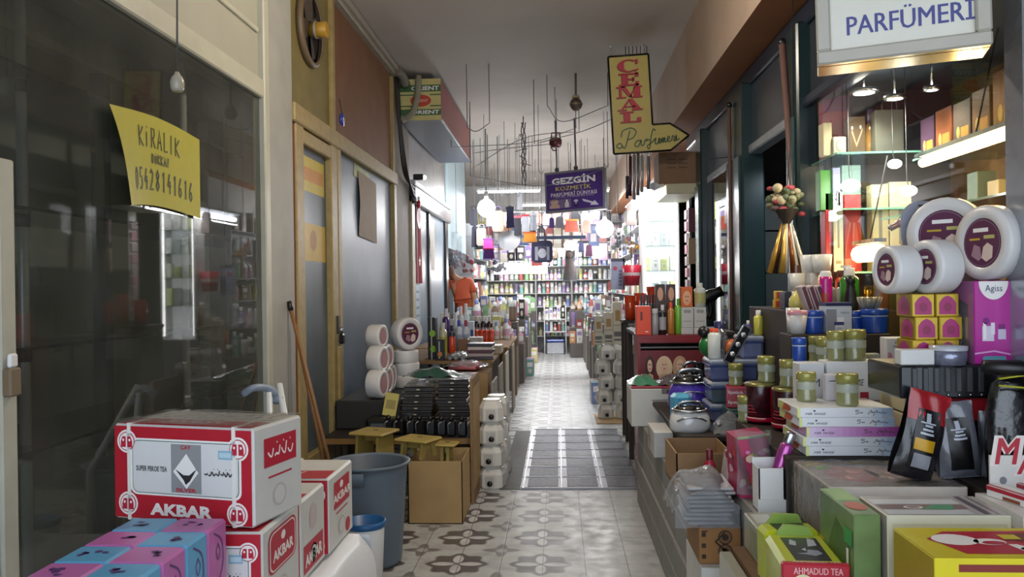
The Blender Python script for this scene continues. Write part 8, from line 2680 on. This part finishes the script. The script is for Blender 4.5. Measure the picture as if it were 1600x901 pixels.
# silver-blue boxed goods, red bucket
t = thing('red_bucket', 'red plastic bucket hanging beside the tall silver-blue box', 'bucket', at(987, 446, 9.9))
m = MB(); m.lathe([(0, 0), (.09, 0), (.12, .25), (.115, .25), (.088, .006), (0, .006)], mat('#b01f34', .35), 20); m.lathe([(.105, .12), (.112, .16)], mat('#d9c9cc', .35), 18); part(t, 'body', m)
m = MB(); m.tube(curve([(-.11, -.02, .25), (-.05, -.06, .10), (.11, -.02, .25)], 5), .006, WHITE, 6); part(t, 'handle', m)
m = MB(); m.tube([(0, 0, .25), (0, 0, ZC - t.location.z)], .004, PRINT, 5); part(t, 'string', m)
p0, p1 = at(954, 404, 10.1), at(976, 452, 10.1)
t = thing('silver_blue_box', 'tall silver-blue box with a red spot under the flower bag', 'box', ((p0.x + p1.x) / 2, 10.1, p1.z))
w, h = (p1.x - p0.x) / 2, p0.z - p1.z
m = MB(); m.box(-w, w, -.05, .05, 0, h, mat('#8a90a8', .3, n=.1), .004); f = fr('front', -w, w, -.05, .05, 0, h); m.dq(f, 0, .9, 1, 1, mat('#3a3a4a', .4, n=0)); m.de(f, .3, .68, .16, .07, mat('#a83a4a', .4, n=0)); [m.dq(f, .55, .12 + .11 * k, .8, .19 + .11 * k, mat('#5a607a', .4, n=0)) for k in range(5)]; m.dq(f, .88, 0, 1, 1, mat('#2a2a44', .4, n=0)); part(t, 'box', m)
m = MB(); hang_line(m, ZC - p1.z, h); part(t, 'string', m)

# ================================================================ THE FAR STALLS AND THE REAR DISPLAY
def shelf_unit(label, x0, x1, y0, y1, zs_, col=mat('#b9b9b6', .5), back=True, axis='x'):
    t = thing('shelf_unit', label, 'shelf', ((x0 + x1) / 2, (y0 + y1) / 2, 0))
    w, d = (x1 - x0) / 2, (y1 - y0) / 2
    for z in zs_:
        m = MB(); m.box(-w, w, -d, d, z - .014, z, col); part(t, 'shelf_board', m)
    for s in (-1, 1):
        m = MB()
        if axis == 'x':
            m.box(s * w - .005, s * w + .005, -d, d, 0, zs_[-1] + .25, col)
        else:
            m.box(-w, w, s * d - .01, s * d + .01, 0, zs_[-1] + .25, col)
        part(t, 'side', m)
    return t


q = random.Random(101)
# stepped stalls on both sides, between the canisters and the rear display
for side, sx, xe, nm, end in ((-1, -.62, -1.60, 'orange-shirt-side', 'the aisle'), (1, .50, 1.13, 'lit-case-side', 'the aisle')):
    for k, y in enumerate((10.4, 11.6, 12.8, 14.2, 15.6)) if side < 0 else enumerate((10.5, 11.7, 13.0, 14.4, 15.8)):
        if side < 0 and k == 2:
            ys = y - .3
        else:
            ys = y
        x_in = sx if not (side < 0 and k > 1) else -.55
        x_out = xe
        if side < 0 and 1 < k < 3:
            x_out = -1.28
        tt = '%s %s stall' % (ORD[k], nm)
        z1, z2 = .62, .98
        if not (side < 0 and k == 0):
            step('low step of the %s' % tt, min(x_in, x_out), max(x_in, x_out), ys, ys + .40, 0, z1, mat('#6a625a', .6))
        if not (side < 0 and k == 0):
          step('high step of the %s' % tt, min(x_in, x_out), max(x_in, x_out), ys + .42, ys + .80, 0, z2 if not (side < 0 and k == 0) else z2, mat('#5a544e', .6))
        n = 7 if side < 0 else 6
        zl = z1 if not (side < 0 and k == 0) else .8205
        row(q, (x_in, ys + .12, zl), (x_out, ys + .12), n, .14, .30, .13, 'front row, %s' % tt, 'goods on the far stalls', frm=end)
        row(q, (x_in, ys + .30, zl), (x_out, ys + .30), n, .24, .36, .13, 'middle row, %s' % tt, 'goods on the far stalls', frm=end)
        if side < 0 and k == 0:
            continue
        row(q, (x_in, ys + .58, z2), (x_out, ys + .58), n, .20, .40, .14, 'top row, %s' % tt, 'goods on the far stalls', frm=end)
    # floor goods at the aisle edge
for k, (x, y, c1, c2, lab) in enumerate(((.47, 10.3, 'blue', 'green', 'lit-case side'), (-.50, 13.6, 'teal', 'violet', 'orange-shirt side'), (-.5, 15.9, 'yellow', 'pink', 'orange-shirt side'))):
    for j in range(3):
        small('box', (c1, c2, 'pink')[j], (.13, .275), (x + .0, y + .17 * j, .0005), '%s box on the floor, %s by the aisle, %s' % ((c1, c2, 'pink')[j], ORD[j], ('lit-case side', 'orange-shirt side', 'last on the purse side')[k]), 'box', 'boxes on the floor by the aisle', 8)

# rear display wall
zs_r = [.38, .72, 1.05, 1.36, 1.66, 1.98, 2.30]
shelf_unit('white shelving across the far end of the passage, purse side', -1.95, -.52, 18.30, 18.66, zs_r)
shelf_unit('white shelving across the far end of the passage, lit-case side', .32, 1.72, 18.30, 18.66, zs_r)
shelf_unit('white shelving across the far end of the passage, middle', -.50, .30, 18.30, 18.66, zs_r)
nm_r = ['lowest', 'second', 'third', 'fourth', 'fifth', 'sixth', 'top']
for (x0, x1, n, wh) in ((-1.93, -.56, 10, 'purse-side rear shelving'), (-.47, .27, 6, 'middle rear shelving'), (.36, 1.68, 10, 'lit-case-side rear shelving')):
    for z, nm in zip(zs_r, nm_r):
        row(q, (x0, 18.42, z), (x1, 18.42), n + 2, .20, .262, .17, '%s shelf, %s' % (nm, wh), 'goods on the rear shelving', ('bottle', 'box', 'sack', 'jar', 'tube', 'pouch', 'bottle'), frm='the purse-side end', pal=['white', 'white', 'silver', 'cream', 'blue', 'teal', 'red', 'black', 'pink', 'yellow', 'green', 'violet'])
# goods on the far wall above and on the walls beside
for (x0, x1, z, wh) in ((-1.9, 1.7, 2.62, 'lower pegged row'), (-1.9, 1.7, 2.98, 'upper pegged row')):
    m = MB(); m.box(x0, x1, 18.62, 18.68, z - .02, z, mat('#b9b9b6', .5))
    solo('wall_rail', 'rail on the far end wall, %s' % wh, 'rail', m)
    row(q, (x0 + .05, 18.50, z), (x1 - .05, 18.50), 16, .22, .30, .2, '%s on the far end wall' % wh, 'goods pegged on the far wall', ('pouch', 'pouch', 'box'), frm='the purse-side end', pal=['pink', 'orange', 'red', 'white', 'violet', 'silver', 'yellow', 'blue', 'cream'], jit=.0)
for z in (2.62, 2.98):
    m = MB(); m.box(-1.9, 1.7, 18.40, 18.62, z - .02, z - .001, mat('#b9b9b6', .5))
    solo('wall_shelf', 'narrow shelf on the far end wall under the %s pegged row' % ('lower' if z < 2.8 else 'upper'), 'shelf', m)
# side shelving of the open far shops
shelf_unit('tall shelving in the orange-shirt shop, along its far wall', -1.98, -1.62, 15.4, 18.2, [.5, .9, 1.3, 1.7, 2.1, 2.5], mat('#8f8f92', .5), axis='y')
for z, nm in zip([.9, 1.3, 1.7, 2.1, 2.5], nm_r):
    row(q, (-1.66, 15.5, z), (-1.66, 18.1), 12, .2, .32, .16, '%s shelf of the orange-shirt shop' % nm, 'goods in the orange-shirt shop', frm='the camera end', face=90)
shelf_unit('tall shelving past the lit case along the stall wall', 1.20, 1.47, 11.3, 18.2, [1.36, 1.7, 2.05, 2.4], mat('#a9a9aa', .5), axis='y')
for z, nm in zip([1.36, 1.7, 2.05, 2.4], nm_r):
    row(q, (1.26, 11.4, z), (1.26, 18.1), 24, .2, .3, .16, '%s shelf past the lit case' % nm, 'goods past the lit case', frm='the camera end', face=-90)
# heaped stands right before the rear shelving, either side of the aisle end
for x0, x1, nm in ((-1.59, -.50, 'purse-side end stand'), (.24, 1.12, 'lit-case-side end stand')):
    for y, z, n, row_nm in ((17.10, .30, 7, 'low tier'), (17.42, .62, 7, 'middle tier'), (17.74, .98, 7, 'high tier')):
        step('%s of the %s before the rear shelving' % (row_nm, nm), x0, x1, y - .15, y + .15, 0, z, mat('#6a6460', .6))
        n_ = n if x1 < 0 else 6
        row(q, (x0, y - .05, z), (x1, y - .05), n_, .16, .34, .2, '%s, %s' % (row_nm, nm), 'goods on the end stands', ('sack', 'ball', 'bottle', 'box', 'pouch', 'tube'), frm='the purse-side end', jit=.02)
t = thing('cool_box', 'white cool box with a blue lid on the floor at the end of the aisle', 'cool box', at(868, 548, 18.0))
t.location.z = 0
m = MB(); m.box(-.19, .19, -.13, .13, 0, .26, mat('#dfe3ea', .4), .02); part(t, 'box', m)
m = MB(); m.box(-.20, .20, -.14, .14, .26, .32, mat('#2f4a96', .35), .02); part(t, 'lid', m, 'blue lid')
t = thing('white_rack', 'small white rack over the cool box with a shelf of blue and white bottles', 'rack', (t.location.x, 18.1, 0))
for zz in (.50, .78):
    m = MB(); m.box(-.24, .24, -.12, .12, zz - .02, zz, WHITE); part(t, 'shelf_board', m)
for x in (-.24, .24):
    for y in (-.11, .11):
        m = MB(); m.box(x - .01, x + .01, y - .01, y + .01, 0, 1.1, WHITE); part(t, 'leg', m)
row(q, (t.location.x - .22, 18.08, .50), (t.location.x + .22, 18.08), 5, .18, .24, .1, 'lower board of the small white rack', 'goods on the white rack', ('bottle', 'jar'), ['blue', 'white', 'teal', 'red'], 'the purse-side end')
row(q, (t.location.x - .22, 18.08, .78), (t.location.x + .22, 18.08), 5, .2, .3, .1, 'upper board of the small white rack', 'goods on the white rack', ('bottle', 'bottle', 'box'), ['blue', 'white', 'black', 'silver'], 'the purse-side end')
# bright lamp panel over the rear display
p0, p1 = at(772, 428, 16.6), at(855, 410, 16.6)
t = thing('light_panel', 'white glowing light panel hanging before the rear shelving', 'lamp', (0, 0, 0))
m = MB(); m.box(p0.x, p1.x, 16.6, 16.64, p0.z, p1.z, glow('#ffffff', 6)); part(t, 'panel', m)
m = MB()
for x in (p0.x + .1, p1.x - .1):
    m.tube([(x, 16.62, p1.z), (x, 16.62, ZC)], .006, STEEL, 5)
part(t, 'hanger', m)
lamp('panel_light', 'AREA', ((p0.x + p1.x) / 2, 16.56, (p0.z + p1.z) / 2), LAMPS['back'] * .15, (1, 1, 1), 1.1, None, (math.radians(-90), 0, 0), .25)
for k, (x, y) in enumerate(((-.2, 17.6), (.4, 15.2), (-.9, 15.0))):
    t = thing('ceiling_tube', 'fluorescent ceiling tube over the far goods, %s' % ('closest to the rear shelving', 'lit-case side', 'purse side')[k], 'lamp', (x, y, 3.30))
    m = MB(); m.box(-.6, .6, -.06, .06, .02, .07, WHITE); m.tube([(-.5, 0, .07), (-.5, 0, ZC - 3.3)], .006, STEEL, 5); m.tube([(.5, 0, .07), (.5, 0, ZC - 3.3)], .006, STEEL, 5); part(t, 'housing', m)
    m = MB(); m.tube([(-.58, 0, 0), (.58, 0, 0)], .018, glow('#ffffff', 12), 8); part(t, 'tube_light', m)
    lamp('ceiling_tube_light', 'AREA', (0, 0, -.03), LAMPS['back'], (.96, .98, 1), 1.1, t, None, .06)

# ================================================================ FLOOR PLATES
t = thing('floor_plates', 'worn metal cover of embossed plates set in the tiled floor', 'floor cover', (0, 0, 0))
ALP = mat('#8f8f94', .28, m=.55, n=.25, sc=6)
ALD = mat('#6a6a70', .5, m=.3, n=.35, sc=30, bump=.5)
gx0, gx1, gy0, gy1 = -.30, .60, 5.93, 8.45
m = MB(); m.box(gx0, gx1, gy0, gy1, .0, .006, ALP); part(t, 'sheet', m)
for j in range(7):
    for i in range(3):
        x0 = gx0 + .05 + .30 * i
        y0 = gy0 + .06 + .35 * j
        m = MB(); m.box(x0, x0 + .23, y0, y0 + .26, .006, .011, ALD, .002); part(t, 'plate', m)
m = MB()
for x in (gx0 + .02, gx0 + .305, gx0 + .605):
    m.box(x - .006, x + .006, gy0, gy1, .006, .014, STEEL)
for j in range(8):
    m.box(gx0, gx1, gy0 + .015 + .35 * j, gy0 + .03 + .35 * j, .006, .013, mat('#a9a9ae', .3, m=.6))
part(t, 'frame', m)
m = MB(); m.box(gx0 - .16, gx0 - .005, gy0, gy1 - .1, .0005, .004, mat('#55534f', .6, n=.2, sc=12))
solo('rubber_strip', 'dark worn strip along the edge of the metal floor plates', 'strip', m)

# rails of hung pouches crossing the passage high up
for z, y, x0, x1, n, wh in ((2.62, 14.6, -1.5, .9, 15, 'nearer hung rail'), (2.36, 16.0, -1.5, 1.0, 15, 'farther hung rail'), (2.95, 15.4, -1.4, 1.0, 13, 'highest hung rail')):
    m = MB(); m.tube([(x0 - .05, 0, 0), (x1 + .05, 0, 0)], .012, STEEL, 8)
    for x in (x0 + .2, x1 - .2):
        m.tube([(x, 0, 0), (x, 0, ZC - z)], .005, STEEL, 5)
    solo('hanging_rail', 'steel rail of pouches hung across the far passage, the %s' % wh, 'rail', m, (0, y, z))
    for k in range(n):
        hgt = round(q.uniform(.24, .42) * 40) / 40
        cl = q.choice(['pink', 'black', 'violet', 'red', 'silver', 'orange', 'blue', 'white', 'cream', 'brown', 'black'])
        kd = q.choice(['pouch', 'pouch', 'box'])
        small(kd, cl, (round(hgt * .5, 3), hgt), (x0 + (x1 - x0) * (k + .5) / n, y, z - hgt - .012), '%s hung %s, %s from the purse-side end of the %s' % (cl, kind_word[kd], ORD[k], wh), kind_word[kd], 'goods on the hung rails', q.uniform(-25, 25))
